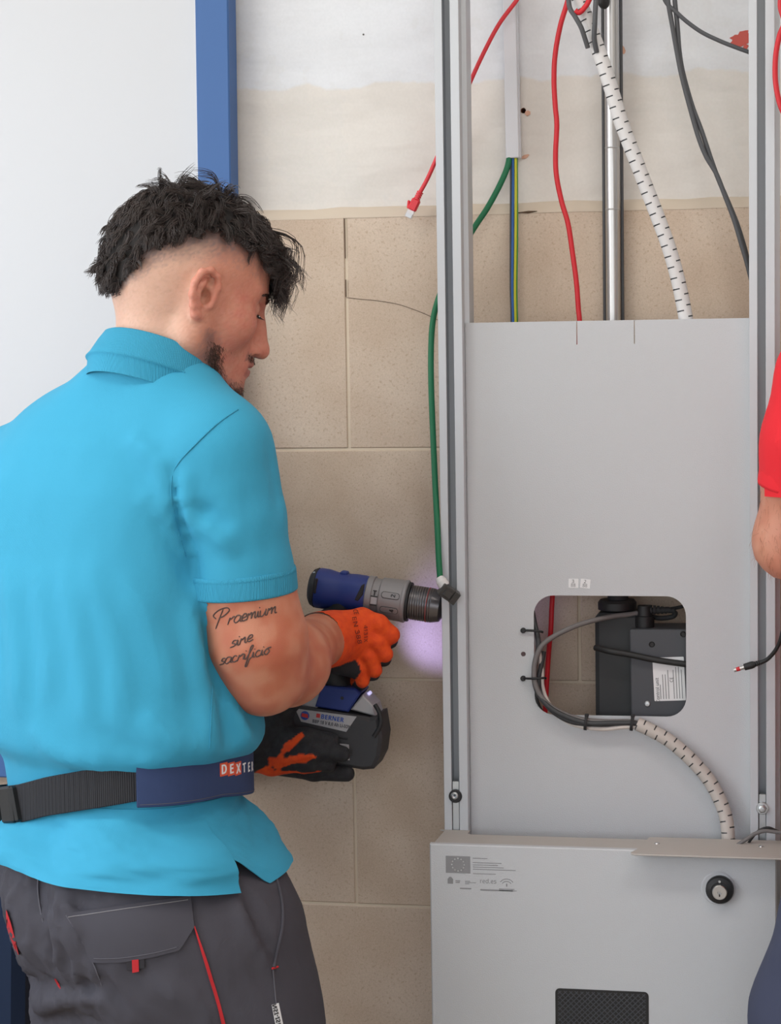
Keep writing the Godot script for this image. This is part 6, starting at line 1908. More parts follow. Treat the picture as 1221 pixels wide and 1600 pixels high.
func make_belt(man: Node3D, f: Field) -> void:
	var mids := [[-180.0, 0.9745], [-135.0, 0.9963], [-112.0, 1.0091], [-90.0, 1.0246], [-60.0, 1.0412], [-38.0, 1.0533], [0.0, 1.0532], [45.0, 1.0346], [90.0, 1.0085], [180.0, 0.9745]]
	var band := func(d0: float, d1: float, half: float, grow: float, thick: float) -> MB:
		var mb := MB.new()
		var nu := int(absf(d1 - d0) / 3.0) + 2
		var rows := []
		for q in [[-half, 0.0], [-half, thick - 0.001], [-half + 0.0015, thick], [half - 0.0015, thick], [half, thick - 0.001], [half, 0.0]]:
			var row := PackedVector3Array()
			for i in nu:
				var deg := lerpf(d0, d1, i / float(nu - 1))
				var y := step_at(mids, deg) + q[0] as float
				row.append(oval(seat_row(step_at(mids, deg)), deg_to_rad(deg), grow + q[1], y))
			rows.append(row)
		mb.grid(rows, false, true)
		var p0 := PackedVector3Array(); var p1 := PackedVector3Array()
		for r in rows:
			p0.append(r[0]); p1.append(r[nu - 1])
		for k in range(1, p0.size() - 1):
			mb.tri(p0[0], p0[k], p0[k + 1])
			mb.tri(p1[0], p1[k + 1], p1[k])
		return mb
	var belt := part("work_belt", band.call(-180.0, 180.0, 0.0245, 0.0125, 0.0035), M.webbing, man)
	belt.set_meta("label", "black webbing belt with a plastic buckle and navy pad")
	part("belt_pad", band.call(-38.0, 62.0, 0.0312, 0.0152, 0.0070), M.navy, belt)
	for hgt in [0.0275, -0.0275]:
		var pts := []
		for k in 34:
			var deg := -37.0 + 98.0 * k / 33.0
			pts.append(oval(seat_row(step_at(mids, deg)), deg_to_rad(deg), 0.0224, step_at(mids, deg) + hgt))
		part("pad_stitching", MB.new().tube(pts, 0.0004, 5), M.stitch, belt)
	for deg in [-101.0, -98.5]:
		var pts := []
		for k in 7: pts.append(oval(seat_row(step_at(mids, deg)), deg_to_rad(deg), 0.0157, step_at(mids, deg) - 0.020 + 0.040 * k / 6.0))
		part("pad_stitching", MB.new().tube(pts, 0.0005, 5), M.black, belt)
	# side release buckle
	for q in [[-119.0, 0.030, 0.046, 0.010], [-129.0, 0.010, 0.050, 0.012], [-111.5, 0.006, 0.046, 0.012]]:
		var deg: float = q[0]
		var y := step_at(mids, deg)
		var c := oval(seat_row(y), deg_to_rad(deg), 0.0185, y)
		var c2 := oval(seat_row(y), deg_to_rad(deg + 3.0), 0.0185, step_at(mids, deg + 3.0))
		var tx := (c2 - c).normalized()
		var out := tx.cross(Vector3.UP).normalized()
		if out.dot(c - Vector3(seat_row(y)[0], y, seat_row(y)[1])) < 0: out = -out
		part("buckle", MB.new().box(c, Vector3(q[1], q[2], q[3]), 0.0028, Basis(tx, out.cross(tx), out)), M.black, belt)
	# maker's mark on the pad, letter by letter round the curve
	var word := "DEXTER"
	for k in 6:
		var deg := 1.0 + k * 4.6
		var y := step_at(mids, deg) + 0.0040
		var c := oval(seat_row(y), deg_to_rad(deg), 0.0224, y)
		var c2 := oval(seat_row(y), deg_to_rad(deg + 2.0), 0.0224, y)
		var tx := (c2 - c).normalized()
		var out := tx.cross(Vector3.UP).normalized()
		if out.dot(c - Vector3(seat_row(y)[0], y, seat_row(y)[1])) < 0: out = -out
		tx = Vector3.UP.cross(out).normalized()
		var bs := Basis(tx, Vector3.UP, out)
		if k < 3: part("mark_ground", MB.new().box(c, Vector3(0.0136, 0.0165, 0.0008), 0.0, bs), mat(Color("d9573a"), 0.7), belt)
		lettering("mark_print", word[k], 0.0165, Transform3D(bs, c + out * 0.0006), M.paper, belt, 0.0004, "Droid Sans", 700)

# ------------------------------------------------ trousers
func make_trousers(man: Node3D) -> void:
	seat_row(1.0)
	var f := Field.new()
	f.loft = seat.loft; f.loft_y0 = seat.loft_y0; f.loft_n = seat.loft_n
	f.put(Field.LOFT, Vector3.ZERO, Vector3.ZERO, 0, 0, 0.04)
	# legs
	var rh := Vector3(-0.7114, 0.8330, 0.4750); var lh := Vector3(-0.8944, 0.7919, 0.3850)
	var rk := Vector3(rh.x + 0.05, 0.46, 0.44); var lk := Vector3(lh.x + 0.015, 0.46, 0.33)
	f.chain([rh, Vector3(-0.6945, 0.7256, 0.4720), rk, Vector3(rk.x - 0.01, 0.10, 0.45)], [0.098, 0.096, 0.076, 0.068], 0.045)
	f.chain([lh, Vector3(-0.8918, 0.6884, 0.3850), lk, Vector3(lk.x - 0.02, 0.10, 0.34)], [0.098, 0.095, 0.076, 0.068], 0.045)
	var creases := [
		[[Vector3(-0.9077, 0.9595, 0.6000), Vector3(-0.9104, 0.9238, 0.6000), Vector3(-0.9049, 0.8843, 0.6000), Vector3(-0.8962, 0.8449, 0.6000), Vector3(-0.8874, 0.8095, 0.6000)], -0.0060, 0.010],
		[[Vector3(-0.8833, 0.9563, 0.6000), Vector3(-0.8778, 0.9170, 0.6000), Vector3(-0.8691, 0.8777, 0.6000), Vector3(-0.8514, 0.8388, 0.6000), Vector3(-0.8335, 0.8079, 0.6000)], 0.0050, 0.012],
		[[Vector3(-0.9301, 0.8117, 0.6000), Vector3(-0.9056, 0.8047, 0.6000), Vector3(-0.8729, 0.7998, 0.6000), Vector3(-0.8401, 0.8036, 0.6000)], -0.0060, 0.010],
		[[Vector3(-0.9129, 0.7789, 0.6000), Vector3(-0.8855, 0.7873, 0.6000), Vector3(-0.8485, 0.7945, 0.6000)], 0.0060, 0.010],
		[[Vector3(-0.8910, 0.8848, 0.6000), Vector3(-0.8861, 0.8533, 0.6000), Vector3(-0.8846, 0.8216, 0.6000)], 0.0055, 0.009],
		[[Vector3(-0.8565, 0.8624, 0.6000), Vector3(-0.8437, 0.8233, 0.6000), Vector3(-0.8199, 0.8005, 0.6000), Vector3(-0.8082, 0.7812, 0.6000)], -0.0050, 0.010],
		[[Vector3(-0.8282, 0.7922, 0.6000), Vector3(-0.8126, 0.7691, 0.6000), Vector3(-0.8050, 0.7496, 0.6000)], 0.0060, 0.012],
		[[Vector3(-0.9637, 0.8848, 0.5500), Vector3(-0.9522, 0.8446, 0.5500), Vector3(-0.9321, 0.8129, 0.5500)], 0.0045, 0.012],
		[[Vector3(-0.6608, 0.9230, 0.6000), Vector3(-0.6419, 0.8825, 0.6000), Vector3(-0.6199, 0.8405, 0.6000)], 0.0030, 0.009],
		[[Vector3(-0.6497, 0.9250, 0.6000), Vector3(-0.6340, 0.8867, 0.6000), Vector3(-0.6166, 0.8485, 0.6000)], -0.0045, 0.009],
		[[Vector3(-0.9897, 0.9450, 0.5000), Vector3(-0.9799, 0.9288, 0.5000), Vector3(-0.9735, 0.9125, 0.5000)], 0.0035, 0.007],
		[[Vector3(-0.9793, 0.9495, 0.5000), Vector3(-0.9696, 0.9291, 0.5000), Vector3(-0.9633, 0.9087, 0.5000)], -0.0035, 0.006],
		[[Vector3(-0.9674, 0.9457, 0.5000), Vector3(-0.9577, 0.9254, 0.5000), Vector3(-0.9549, 0.9049, 0.5000)], 0.0030, 0.006],
		[[Vector3(-0.7590, 0.8111, 0.6000), Vector3(-0.7194, 0.7892, 0.6000), Vector3(-0.6959, 0.7667, 0.6000)], 0.0030, 0.016],
		[[Vector3(-0.9152, 0.7564, 0.6000), Vector3(-0.8738, 0.7663, 0.6000), Vector3(-0.8331, 0.7602, 0.6000)], -0.0040, 0.012],
	]
	var laid := []
	for c in creases: laid.append([land(f, even_path(c[0], 0.02)), c[1] * 1.8, c[2]])
	for c in laid: f.fold(c[0], c[1], c[2])
	var mb := MB.new()
	f.build(mb, AABB(Vector3(-1.20, 0.58, 0.16), Vector3(0.62, 0.44, 0.50)), 0.0070)
	f.build(mb, AABB(Vector3(-1.20, 0.055, 0.16), Vector3(0.62, 0.532, 0.50)), 0.0133, null, func(p: Vector3) -> bool: return p.y < 0.587)
	var cr := FastNoiseLite.new(); cr.seed = 15; cr.frequency = 13.0; cr.fractal_type = FastNoiseLite.FRACTAL_RIDGED; cr.fractal_octaves = 2
	mb.ruffle(func(p: Vector3) -> float:
		var k := cr.get_noise_3d(p.x * 1.4 + p.y * 0.5, p.y * 0.7, p.z * 1.4)
		var soft := clampf((p.x + 0.72) * -6.0, 0.25, 1.0)
		return (k - 0.2) * 0.0075 * soft if p.y < 0.93 else 0.0)
	var tr := part("work_trousers", mb, M.trouser, man)
	tr.set_meta("label", "dark grey work trousers with red details")
	# back pocket flap with its tab
	var flap := applique(f, [Vector3(-0.8751, 0.8957, 0.6000), Vector3(-0.8375, 0.9018, 0.6000), Vector3(-0.7807, 0.9118, 0.6000), Vector3(-0.7188, 0.9218, 0.6000)], [Vector3(-0.8425, 0.8368, 0.6000), Vector3(-0.8051, 0.8391, 0.6000), Vector3(-0.7662, 0.8470, 0.6000), Vector3(-0.7331, 0.8562, 0.6000), Vector3(-0.7149, 0.8844, 0.6000)], 22, 10, 0.0042)
	var fl := part("pocket_flap", flap, M.trouser, tr)
	part("flap_stitching", stitched(f, [Vector3(-0.8720, 0.8911, 0.6000), Vector3(-0.8377, 0.8971, 0.6000), Vector3(-0.7808, 0.9070, 0.6000), Vector3(-0.7213, 0.9170, 0.6000)], 0.00045, 0.0044), mat(Color("8d8a8c"), 0.9), fl)
	part("flap_stitching", stitched(f, [Vector3(-0.8391, 0.8425, 0.6000), Vector3(-0.8050, 0.8447, 0.6000), Vector3(-0.7661, 0.8518, 0.6000), Vector3(-0.7362, 0.8600, 0.6000)], 0.00045, 0.0044), M.stitch, fl)
	part("pocket_tab", applique(f, [Vector3(-0.7994, 0.8418, 0.6000), Vector3(-0.7775, 0.8466, 0.6000)], [Vector3(-0.7989, 0.8291, 0.6000), Vector3(-0.7770, 0.8332, 0.6000)], 5, 4, 0.0036), M.trouser_dark, tr)
	part("pocket_tab", applique(f, [Vector3(-0.7921, 0.8428, 0.6000), Vector3(-0.7840, 0.8440, 0.6000)], [Vector3(-0.7917, 0.8271, 0.6000), Vector3(-0.7836, 0.8290, 0.6000)], 4, 4, 0.0046), M.red_cloth, tr)
	# red lining showing in the open seams
	part("red_piping", applique(f, [Vector3(-0.7156, 0.8859, 0.6000), Vector3(-0.7038, 0.8449, 0.6000), Vector3(-0.6927, 0.8061, 0.6000), Vector3(-0.6825, 0.7626, 0.6000)], [Vector3(-0.7140, 0.8860, 0.6000), Vector3(-0.6990, 0.8435, 0.6000), Vector3(-0.6872, 0.8024, 0.6000), Vector3(-0.6777, 0.7628, 0.6000)], 14, 3, 0.0030), M.red_cloth, tr)
	part("red_piping", applique(f, [Vector3(-0.9894, 0.8698, 0.5000), Vector3(-0.9847, 0.8542, 0.5000), Vector3(-0.9785, 0.8295, 0.5000), Vector3(-0.9739, 0.8114, 0.5000)], [Vector3(-0.9896, 0.8640, 0.5000), Vector3(-0.9893, 0.8441, 0.5000), Vector3(-0.9839, 0.8243, 0.5000), Vector3(-0.9757, 0.8097, 0.5000)], 8, 3, 0.0030), M.red_cloth, tr)
	part("red_piping", applique(f, [Vector3(-0.8921, 0.8157, 0.6000), Vector3(-0.8874, 0.8079, 0.6000), Vector3(-0.8828, 0.7986, 0.6000)], [Vector3(-0.8905, 0.8165, 0.6000), Vector3(-0.8849, 0.8096, 0.6000), Vector3(-0.8819, 0.8002, 0.6000)], 5, 3, 0.0030), M.red_cloth, tr)
	part("bar_tack", stitched(f, [Vector3(-0.6200, 0.8382, 0.6000), Vector3(-0.6168, 0.8383, 0.6000), Vector3(-0.6136, 0.8400, 0.6000)], 0.0014, 0.0025), M.red_cloth, tr)
	# side pocket welt, seams
	part("pocket_welt", stitched(f, [Vector3(-0.6146, 0.9525, 0.6000), Vector3(-0.6087, 0.9342, 0.6000), Vector3(-0.6052, 0.9110, 0.6000), Vector3(-0.6064, 0.8877, 0.6000), Vector3(-0.6116, 0.8642, 0.6000), Vector3(-0.6176, 0.8391, 0.6000)], 0.0024, 0.0014), M.trouser, tr)
	part("seam", stitched(f, [Vector3(-0.9077, 0.9595, 0.6000), Vector3(-0.9104, 0.9238, 0.6000), Vector3(-0.9049, 0.8843, 0.6000), Vector3(-0.8962, 0.8449, 0.6000), Vector3(-0.8888, 0.8158, 0.6000)], 0.0012, 0.0016), M.stitch, tr)
	part("seam", stitched(f, [Vector3(-0.6184, 0.8367, 0.6000), Vector3(-0.6159, 0.8017, 0.6000), Vector3(-0.6119, 0.7644, 0.6000)], 0.0009, 0.0014), M.stitch, tr)
	part("seam", stitched(f, [Vector3(-0.8752, 0.8934, 0.6000), Vector3(-0.8588, 0.8663, 0.6000), Vector3(-0.8425, 0.8368, 0.6000), Vector3(-0.8319, 0.8079, 0.6000)], 0.0009, 0.0014), M.stitch, tr)
	# woven name tag on the thigh
	var tg := part("woven_tag", applique(f, [Vector3(-0.6216, 0.7936, 0.6000), Vector3(-0.6129, 0.7964, 0.6000)], [Vector3(-0.6159, 0.7610, 0.6000), Vector3(-0.6065, 0.7631, 0.6000)], 4, 6, 0.0026), M.paper, tr)
	var tp: Vector3 = land(f, [Vector3(-0.6156, 0.7806, 0.6000)], 0.0034)[0]
	var tnm := f.slope(tp)
	var tup: Vector3 = (Vector3(-0.6571, 0.7453, 0.4500) - Vector3(-0.6502, 0.7140, 0.4500)).normalized()
	tup = (tup - tnm * tup.dot(tnm)).normalized()
	lettering("tag_print", "NSI-ISN", 0.0082, Transform3D(Basis(-tup, tup.cross(tnm) * -1.0, tnm).orthonormalized(), tp), M.black, tg, 0.0004, "Droid Sans", 700)
	# boots
	for k in [[Vector3(rk.x - 0.01, 0, 0.45), 0.6], [Vector3(lk.x - 0.02, 0, 0.34), 0.35]]:
		var b := Field.new()
		var at: Vector3 = k[0]
		var fw := Vector3(sin(k[1]), 0, -cos(k[1]))
		b.chain([at + Vector3(0, 0.16, 0), at + Vector3(0, 0.06, 0) - fw * 0.01, at + Vector3(0, 0.045, 0) + fw * 0.10, at + Vector3(0, 0.038, 0) + fw * 0.18], [0.050, 0.046, 0.045, 0.036], 0.03)
		var bm := MB.new()
		b.build(bm, AABB(at + Vector3(-0.25, 0.001, -0.25), Vector3(0.5, 0.24, 0.5)), 0.011)
		part("boot", bm, M.boot_leather, man)

# ------------------------------------------------ gloves
func nearest(f: Field, p: Vector3) -> int:
	var best := 9.0
	var t := 0
	for i in f.all:
		if f.kind[i] == Field.FOLD or f.kind[i] == Field.CUT: continue
		var d := f.prim(i, p)
		if d < best: best = d; t = f.tag[i]
	return t

func make_gloves(man: Node3D) -> void:
	var orange := lin("f2581c")
	var orange2 := lin("e2481a")
	var black := lin("242427")
	var grey := lin("3a3d40")
	var nz := FastNoiseLite.new(); nz.seed = 5; nz.frequency = 90.0
	# right hand round the handle, back of the hand to the room
	var f := Field.new()
	var wrist := Vector3(-0.6418, 1.1779, 0.2050)
	f.chain([Vector3(-0.6471, 1.1824, 0.2320), Vector3(-0.6393, 1.1781, 0.2000), Vector3(-0.6257, 1.1766, 0.1680)], [0.0370, 0.0345, 0.0310], 0.02)
	f.chain([Vector3(-0.6375, 1.1881, 0.1750), Vector3(-0.5961, 1.2015, 0.1520)], [0.022, 0.0155], 0.016)
	f.chain([Vector3(-0.6377, 1.1783, 0.1750), Vector3(-0.5941, 1.1866, 0.1540)], [0.022, 0.0150], 0.016)
	f.chain([Vector3(-0.6379, 1.1694, 0.1750), Vector3(-0.5984, 1.1711, 0.1520)], [0.022, 0.0150], 0.016)
	f.chain([Vector3(-0.6382, 1.1621, 0.1740), Vector3(-0.6104, 1.1552, 0.1480)], [0.021, 0.0135], 0.016)
	f.chain([Vector3(-0.5961, 1.2015, 0.1520), Vector3(-0.5726, 1.1946, 0.1520), Vector3(-0.5573, 1.1785, 0.1440), Vector3(-0.5635, 1.1674, 0.1220), Vector3(-0.5868, 1.1635, 0.1020)], [0.0150, 0.0132, 0.0118, 0.0108, 0.0095], 0.005)
	f.chain([Vector3(-0.5941, 1.1848, 0.1540), Vector3(-0.5764, 1.1706, 0.1530), Vector3(-0.5656, 1.1517, 0.1450), Vector3(-0.5721, 1.1411, 0.1220), Vector3(-0.5945, 1.1379, 0.1020)], [0.0135, 0.0118, 0.0106, 0.0100, 0.0092], 0.004)
	f.chain([Vector3(-0.6002, 1.1684, 0.1520), Vector3(-0.5880, 1.1505, 0.1510), Vector3(-0.5809, 1.1288, 0.1430), Vector3(-0.5880, 1.1201, 0.1220), Vector3(-0.6078, 1.1176, 0.1020)], [0.0128, 0.0110, 0.0098, 0.0095, 0.0090], 0.004)
	f.chain([Vector3(-0.6113, 1.1534, 0.1480), Vector3(-0.6034, 1.1355, 0.1480), Vector3(-0.5991, 1.1127, 0.1400), Vector3(-0.6061, 1.1050, 0.1200), Vector3(-0.6224, 1.1049, 0.1040)], [0.0118, 0.0100, 0.0090, 0.0086, 0.0080], 0.004)
	f.chain([Vector3(-0.6344, 1.1431, 0.1720), Vector3(-0.6121, 1.1330, 0.1500)], [0.0150, 0.0140], 0.010, 1)
	f.chain([Vector3(-0.6397, 1.1912, 0.1650), Vector3(-0.6506, 1.1960, 0.1200), Vector3(-0.6350, 1.1895, 0.0820)], [0.020, 0.0135, 0.0110], 0.012, 1)
	var palm := Vector3(-0.30, -0.42, -0.86).normalized()
	var mb := MB.new()
	mb.colored = true
	var cuff_at := Vector3(-0.6459, 1.1811, 0.2220)
	var cuff_ax := (Vector3(-0.6393, 1.1781, 0.2000) - Vector3(-0.6471, 1.1824, 0.2320)).normalized()
	var tips := [Vector3(-0.5624, 1.1664, 0.1280), Vector3(-0.5710, 1.1402, 0.1280), Vector3(-0.5872, 1.1180, 0.1260), Vector3(-0.6062, 1.1038, 0.1240)]
	f.build(mb, AABB(Vector3(-0.72, 1.00, 0.05), Vector3(0.20, 0.22, 0.23)), 0.0033, func(p: Vector3, n: Vector3) -> Color:
		var g := nz.get_noise_3dv(p)
		if nearest(f, p) == 1: return black
		var lim := 0.30
		for q in tips:
			if p.distance_to(q) < 0.0165: lim = -0.30
		if n.dot(palm) > lim + g * 0.08: return black.lerp(grey, clampf(g + 0.4, 0.0, 1.0))
		return orange.lerp(orange2, clampf(0.5 + g, 0.0, 1.0)),
		func(p: Vector3) -> bool: return (p - cuff_at).dot(cuff_ax) > 0.0)
	var g1 := part("glove", mb, M.glove, man)
	g1.set_meta("label", "orange work glove on the drill handle")
	part("cuff_edge", MB.new().lathe([Vector2(0.0345, -0.001), Vector2(0.0368, -0.0018), Vector2(0.0375, 0.0005), Vector2(0.0368, 0.002)], cuff_at, cuff_ax, 40, true), mat(Color("5a4a44"), 0.85), g1)
	# printing on the back of the hand
	for l in [["EN 388", Vector3(-0.5964, 1.1905, 0.1900), 0.0125, 1.52], ["4131X", Vector3(-0.5840, 1.1862, 0.1900), 0.0085, 1.50], ["CE", Vector3(-0.5969, 1.2152, 0.1900), 0.0095, 1.52]]:
		var d := (l[1] - EYE as Vector3).normalized()
		var p := f.meet(l[1] - d * 0.1, d, 0.4)
		var n := f.slope(p)
		var tx := Vector3(0, -1, 0) - n * -n.y
		tx = tx.normalized()
		lettering("glove_print", l[0], l[2], Transform3D(Basis(tx, n.cross(tx), n), p + n * 0.0012), mat(Color("7c2c1a"), 0.85), g1, 0.0004)
	# left hand under the battery, coated palm outwards
	var h := Field.new()
	h.chain([Vector3(-0.7660, 1.0262, 0.1500), Vector3(-0.7502, 1.0293, 0.1500), Vector3(-0.7200, 1.0430, 0.1470)], [0.034, 0.033, 0.024], 0.016)
	h.chain([Vector3(-0.7522, 1.0201, 0.1500), Vector3(-0.7144, 1.0188, 0.1530)], [0.030, 0.019], 0.014)
	h.chain([Vector3(-0.7524, 1.0110, 0.1500), Vector3(-0.7154, 1.0036, 0.1500)], [0.026, 0.018], 0.014)
	h.chain([Vector3(-0.7284, 1.0525, 0.1500), Vector3(-0.7149, 1.0704, 0.1580), Vector3(-0.6934, 1.0848, 0.1660)], [0.024, 0.017, 0.012], 0.012)
	h.chain([Vector3(-0.7155, 1.0367, 0.1620), Vector3(-0.6760, 1.0365, 0.1660), Vector3(-0.6413, 1.0312, 0.1580)], [0.0160, 0.0130, 0.0108], 0.006)
	h.chain([Vector3(-0.7135, 1.0190, 0.1640), Vector3(-0.6649, 1.0172, 0.1680), Vector3(-0.6250, 1.0128, 0.1590)], [0.0160, 0.0130, 0.0112], 0.007)
	h.chain([Vector3(-0.7153, 1.0033, 0.1580), Vector3(-0.6753, 1.0000, 0.1640), Vector3(-0.6458, 0.9966, 0.1570)], [0.0150, 0.0120, 0.0105], 0.007)
	h.chain([Vector3(-0.7200, 0.9906, 0.1400), Vector3(-0.6715, 0.9830, 0.1420), Vector3(-0.6250, 0.9802, 0.1360)], [0.0150, 0.0125, 0.0115], 0.007)
	h.chain([Vector3(-0.7539, 1.0013, 0.1520), Vector3(-0.7289, 0.9936, 0.1560), Vector3(-0.7058, 0.9931, 0.1600)], [0.014, 0.0130, 0.0070], 0.010, 2)
	h.chain([Vector3(-0.7178, 1.0038, 0.1700), Vector3(-0.6971, 1.0256, 0.1780), Vector3(-0.6799, 1.0407, 0.1800)], [0.0070, 0.0048, 0.0026], 0.005, 2)
	h.chain([Vector3(-0.7142, 1.0003, 0.1700), Vector3(-0.6883, 1.0087, 0.1780), Vector3(-0.6633, 1.0131, 0.1790)], [0.0065, 0.0045, 0.0026], 0.005, 2)
	h.chain([Vector3(-0.7077, 0.9903, 0.1600), Vector3(-0.6810, 0.9890, 0.1640), Vector3(-0.6585, 0.9908, 0.1660)], [0.0055, 0.0040, 0.0026], 0.005, 2)
	var mh := MB.new()
	mh.colored = true
	h.build(mh, AABB(Vector3(-0.83, 0.93, 0.09), Vector3(0.24, 0.19, 0.12)), 0.0033, func(p: Vector3, n: Vector3) -> Color:
		var g := nz.get_noise_3dv(p)
		if nearest(h, p) == 2: return orange2.lerp(orange, clampf(0.4 + g, 0.0, 1.0))
		return black.lerp(grey, clampf(g * 0.6 + 0.15, 0.0, 1.0)))
	part("glove", mh, M.glove, man).set_meta("label", "black palmed orange work glove under the battery")

# ---------------------------------------------------------------- the colleague at the edge of the picture
func make_colleague() -> void:
	M.red_polo = mat(Color("e0202c"), 0.85)
	triplanar(bump(M.red_polo, noise_image(71, 0.2, 128, 2), 1.0), 40.0)
	M.navy_trouser = mat(Color("3b4056"), 0.88)
	var man := thing("person", "person in a red shirt and navy trousers with a bare elbow beside the rail", "person", Vector3(0.17, 0, 0.42))
	# skin
	var f := Field.new()
	f.chain([Vector3(0.0383, 1.5386, 0.3600), Vector3(0.0093, 1.4166, 0.3450), Vector3(-0.0094, 1.3270, 0.3300)], [0.054, 0.0505, 0.0430], 0.03)
	f.chain([Vector3(-0.0094, 1.3270, 0.3300), Vector3(0.0199, 1.3282, 0.2700), Vector3(0.0988, 1.3515, 0.1700)], [0.0430, 0.0480, 0.030], 0.03)
	hand(f, Vector3(0.0988, 1.3515, 0.1700), Vector3(0.1410, 1.3576, 0.1400))
	f.chain([Vector3(0.3254, 1.5354, 0.4000), Vector3(0.3618, 1.3199, 0.3600)], [0.054, 0.043], 0.03)
	f.chain([Vector3(0.3618, 1.3199, 0.3600), Vector3(0.3133, 1.3127, 0.2000)], [0.043, 0.030], 0.03)
	hand(f, Vector3(0.3133, 1.3127, 0.2000), Vector3(0.2777, 1.3131, 0.1600))
	f.chain([Vector3(0.1790, 1.6131, 0.4000), Vector3(0.1792, 1.4463, 0.4100), Vector3(0.1730, 1.2163, 0.4100), Vector3(0.1663, 0.9226, 0.4200)], [0.056, 0.085, 0.085, 0.085], 0.05)
	f.bone(Vector3(0.1795, 1.5297, 0.4000), Vector3(0.0384, 1.5308, 0.3600), 0.050, 0.048, 0.05)
	f.bone(Vector3(0.1795, 1.5297, 0.4000), Vector3(0.3254, 1.5279, 0.4000), 0.050, 0.048, 0.05)
	var tone := lin("c98f76"); var rose := lin("bd7a62")
	var nb := FastNoiseLite.new(); nb.seed = 19; nb.frequency = 45.0
	var mb := MB.new()
	mb.colored = true
	f.build(mb, AABB(Vector3(-0.12, 0.70, 0.05), Vector3(0.68, 1.0, 0.50)), 0.0110, func(p: Vector3, _n: Vector3) -> Color: return tone.lerp(rose, clampf(0.45 + nb.get_noise_3dv(p), 0.0, 1.0)))
	var yaw := -0.5
	var pit := 0.2
	var fx := Vector3(sin(yaw) * cos(pit), -sin(pit), -cos(yaw) * cos(pit))
	var rz := Vector3(cos(yaw), 0, sin(yaw))
	var tf := Transform3D(Basis(fx, rz.cross(fx), rz), Vector3(0.1726, 1.6859, 0.3800))
	var hf := head_field()
	var dark := lin("3a2c25")
	hf.build(mb, AABB(Vector3(-0.15, -0.18, -0.10), Vector3(0.29, 0.34, 0.20)), 0.0080, func(p: Vector3, _n: Vector3) -> Color:
		return dark if p.y > step_at(HAIRLINE, p.x) - 0.03 and p.x < 0.085 else tone, null, tf)
	part("body", mb, M.skin, man)
	# hairs on the forearm
	var r := RandomNumberGenerator.new(); r.seed = 41
	var hm := MB.new()
	for k in 260:
		var at := Vector3(-0.0095, 1.3238, 0.3300) + Vector3(r.randf_range(-0.02, 0.05), r.randf_range(-0.03, 0.06), 0.0)
		var u := Vector3(-0.7 + r.randf() * 0.9, r.randf_range(-0.5, 0.3), r.randf()).normalized()
		var q := f.meet(at + u * 0.15, -u, 0.3)
		if absf(f.at(q)) > 0.002: continue
		var n := f.slope(q)
		var d := (n * 0.5 + Vector3(0.3, -0.8, 0.1) + Vector3(r.randfn(), r.randfn(), r.randfn()) * 0.3).normalized()
		hm.tube([q, q + d * 0.004, q + d * 0.008 - Vector3(0, 0.001, 0)], [0.00014, 0.0001, 0.00005], 3, false)
	part("arm_hair", hm, mat(Color("8a5c40"), 0.6), man)
	var hc := Field.new()
	hc.ball(Vector3(-0.012, 0.056, 0), Vector3(0.102, 0.090, 0.079), 0.03)
	hc.ball(Vector3(-0.048, 0.020, 0), Vector3(0.060, 0.066, 0.065), 0.03)
	var hmb := MB.new()
	hc.build(hmb, AABB(Vector3(-0.13, -0.06, -0.10), Vector3(0.25, 0.22, 0.20)), 0.009, null, func(p: Vector3) -> bool: return p.y > step_at(HAIRLINE, p.x) - 0.02, tf)
	part("hair", hmb, M.hair_base, man)
	# red polo shirt
	var s := Field.new()
	s.set_loft([
		section(0.9070, 0.1701, 0.42, 0.178, 0.140, -0.1),
		section(1.0242, 0.1718, 0.42, 0.168, 0.132, -0.1),
		section(1.1792, 0.1740, 0.42, 0.172, 0.128, -0.1),
		section(1.3317, 0.1783, 0.41, 0.185, 0.130, -0.1),
		section(1.4840, 0.1797, 0.40, 0.165, 0.105, -0.1),
		section(1.5525, 0.1794, 0.40, 0.100, 0.075, -0.1),
		section(1.5866, 0.1792, 0.40, 0.066, 0.064, -0.1)], 0.05)
	s.chain([Vector3(0.1794, 1.5411, 0.4000), Vector3(0.0384, 1.5308, 0.3600)], [0.058, 0.062], 0.05)
	s.chain([Vector3(0.1794, 1.5411, 0.4000), Vector3(0.3254, 1.5279, 0.4000)], [0.058, 0.062], 0.05)
	s.chain([Vector3(0.0384, 1.5308, 0.3600), Vector3(0.0193, 1.4523, 0.3490), Vector3(0.0039, 1.3645, 0.3380)], [0.063, 0.0615, 0.058], 0.03)
	s.chain([Vector3(0.3254, 1.5279, 0.4000), Vector3(0.3467, 1.3822, 0.3700)], [0.063, 0.058], 0.03)
	s.fold(land(s, even_path([Vector3(-0.0262, 1.4570, 0.4500), Vector3(-0.0075, 1.4379, 0.4500), Vector3(0.0149, 1.4226, 0.4500)], 0.02)), 0.004, 0.010)
	var hem := Vector3(0.0093, 1.3942, 0.3420); var ax := (Vector3(0.0039, 1.3645, 0.3380) - Vector3(0.0193, 1.4523, 0.3490)).normalized()
	var hem2 := Vector3(0.3458, 1.3937, 0.3700); var ax2 := Vector3(0.1, -1, -0.1).normalized()
	var sm := MB.new()
	s.build(sm, AABB(Vector3(-0.14, 0.83, 0.18), Vector3(0.70, 0.86, 0.44)), 0.0125, null, func(p: Vector3) -> bool:
		for e in [[hem, ax], [hem2, ax2]]:
			var q: Vector3 = p - e[0]
			var along: float = q.dot(e[1])
			if along > 0.0 and along < 0.12 and (q - e[1] * along).length() < 0.072 and s.loft_d(p) > 0.003: return false
		return p.y > 0.845)
	var shirt := part("polo_shirt", sm, M.red_polo, man)
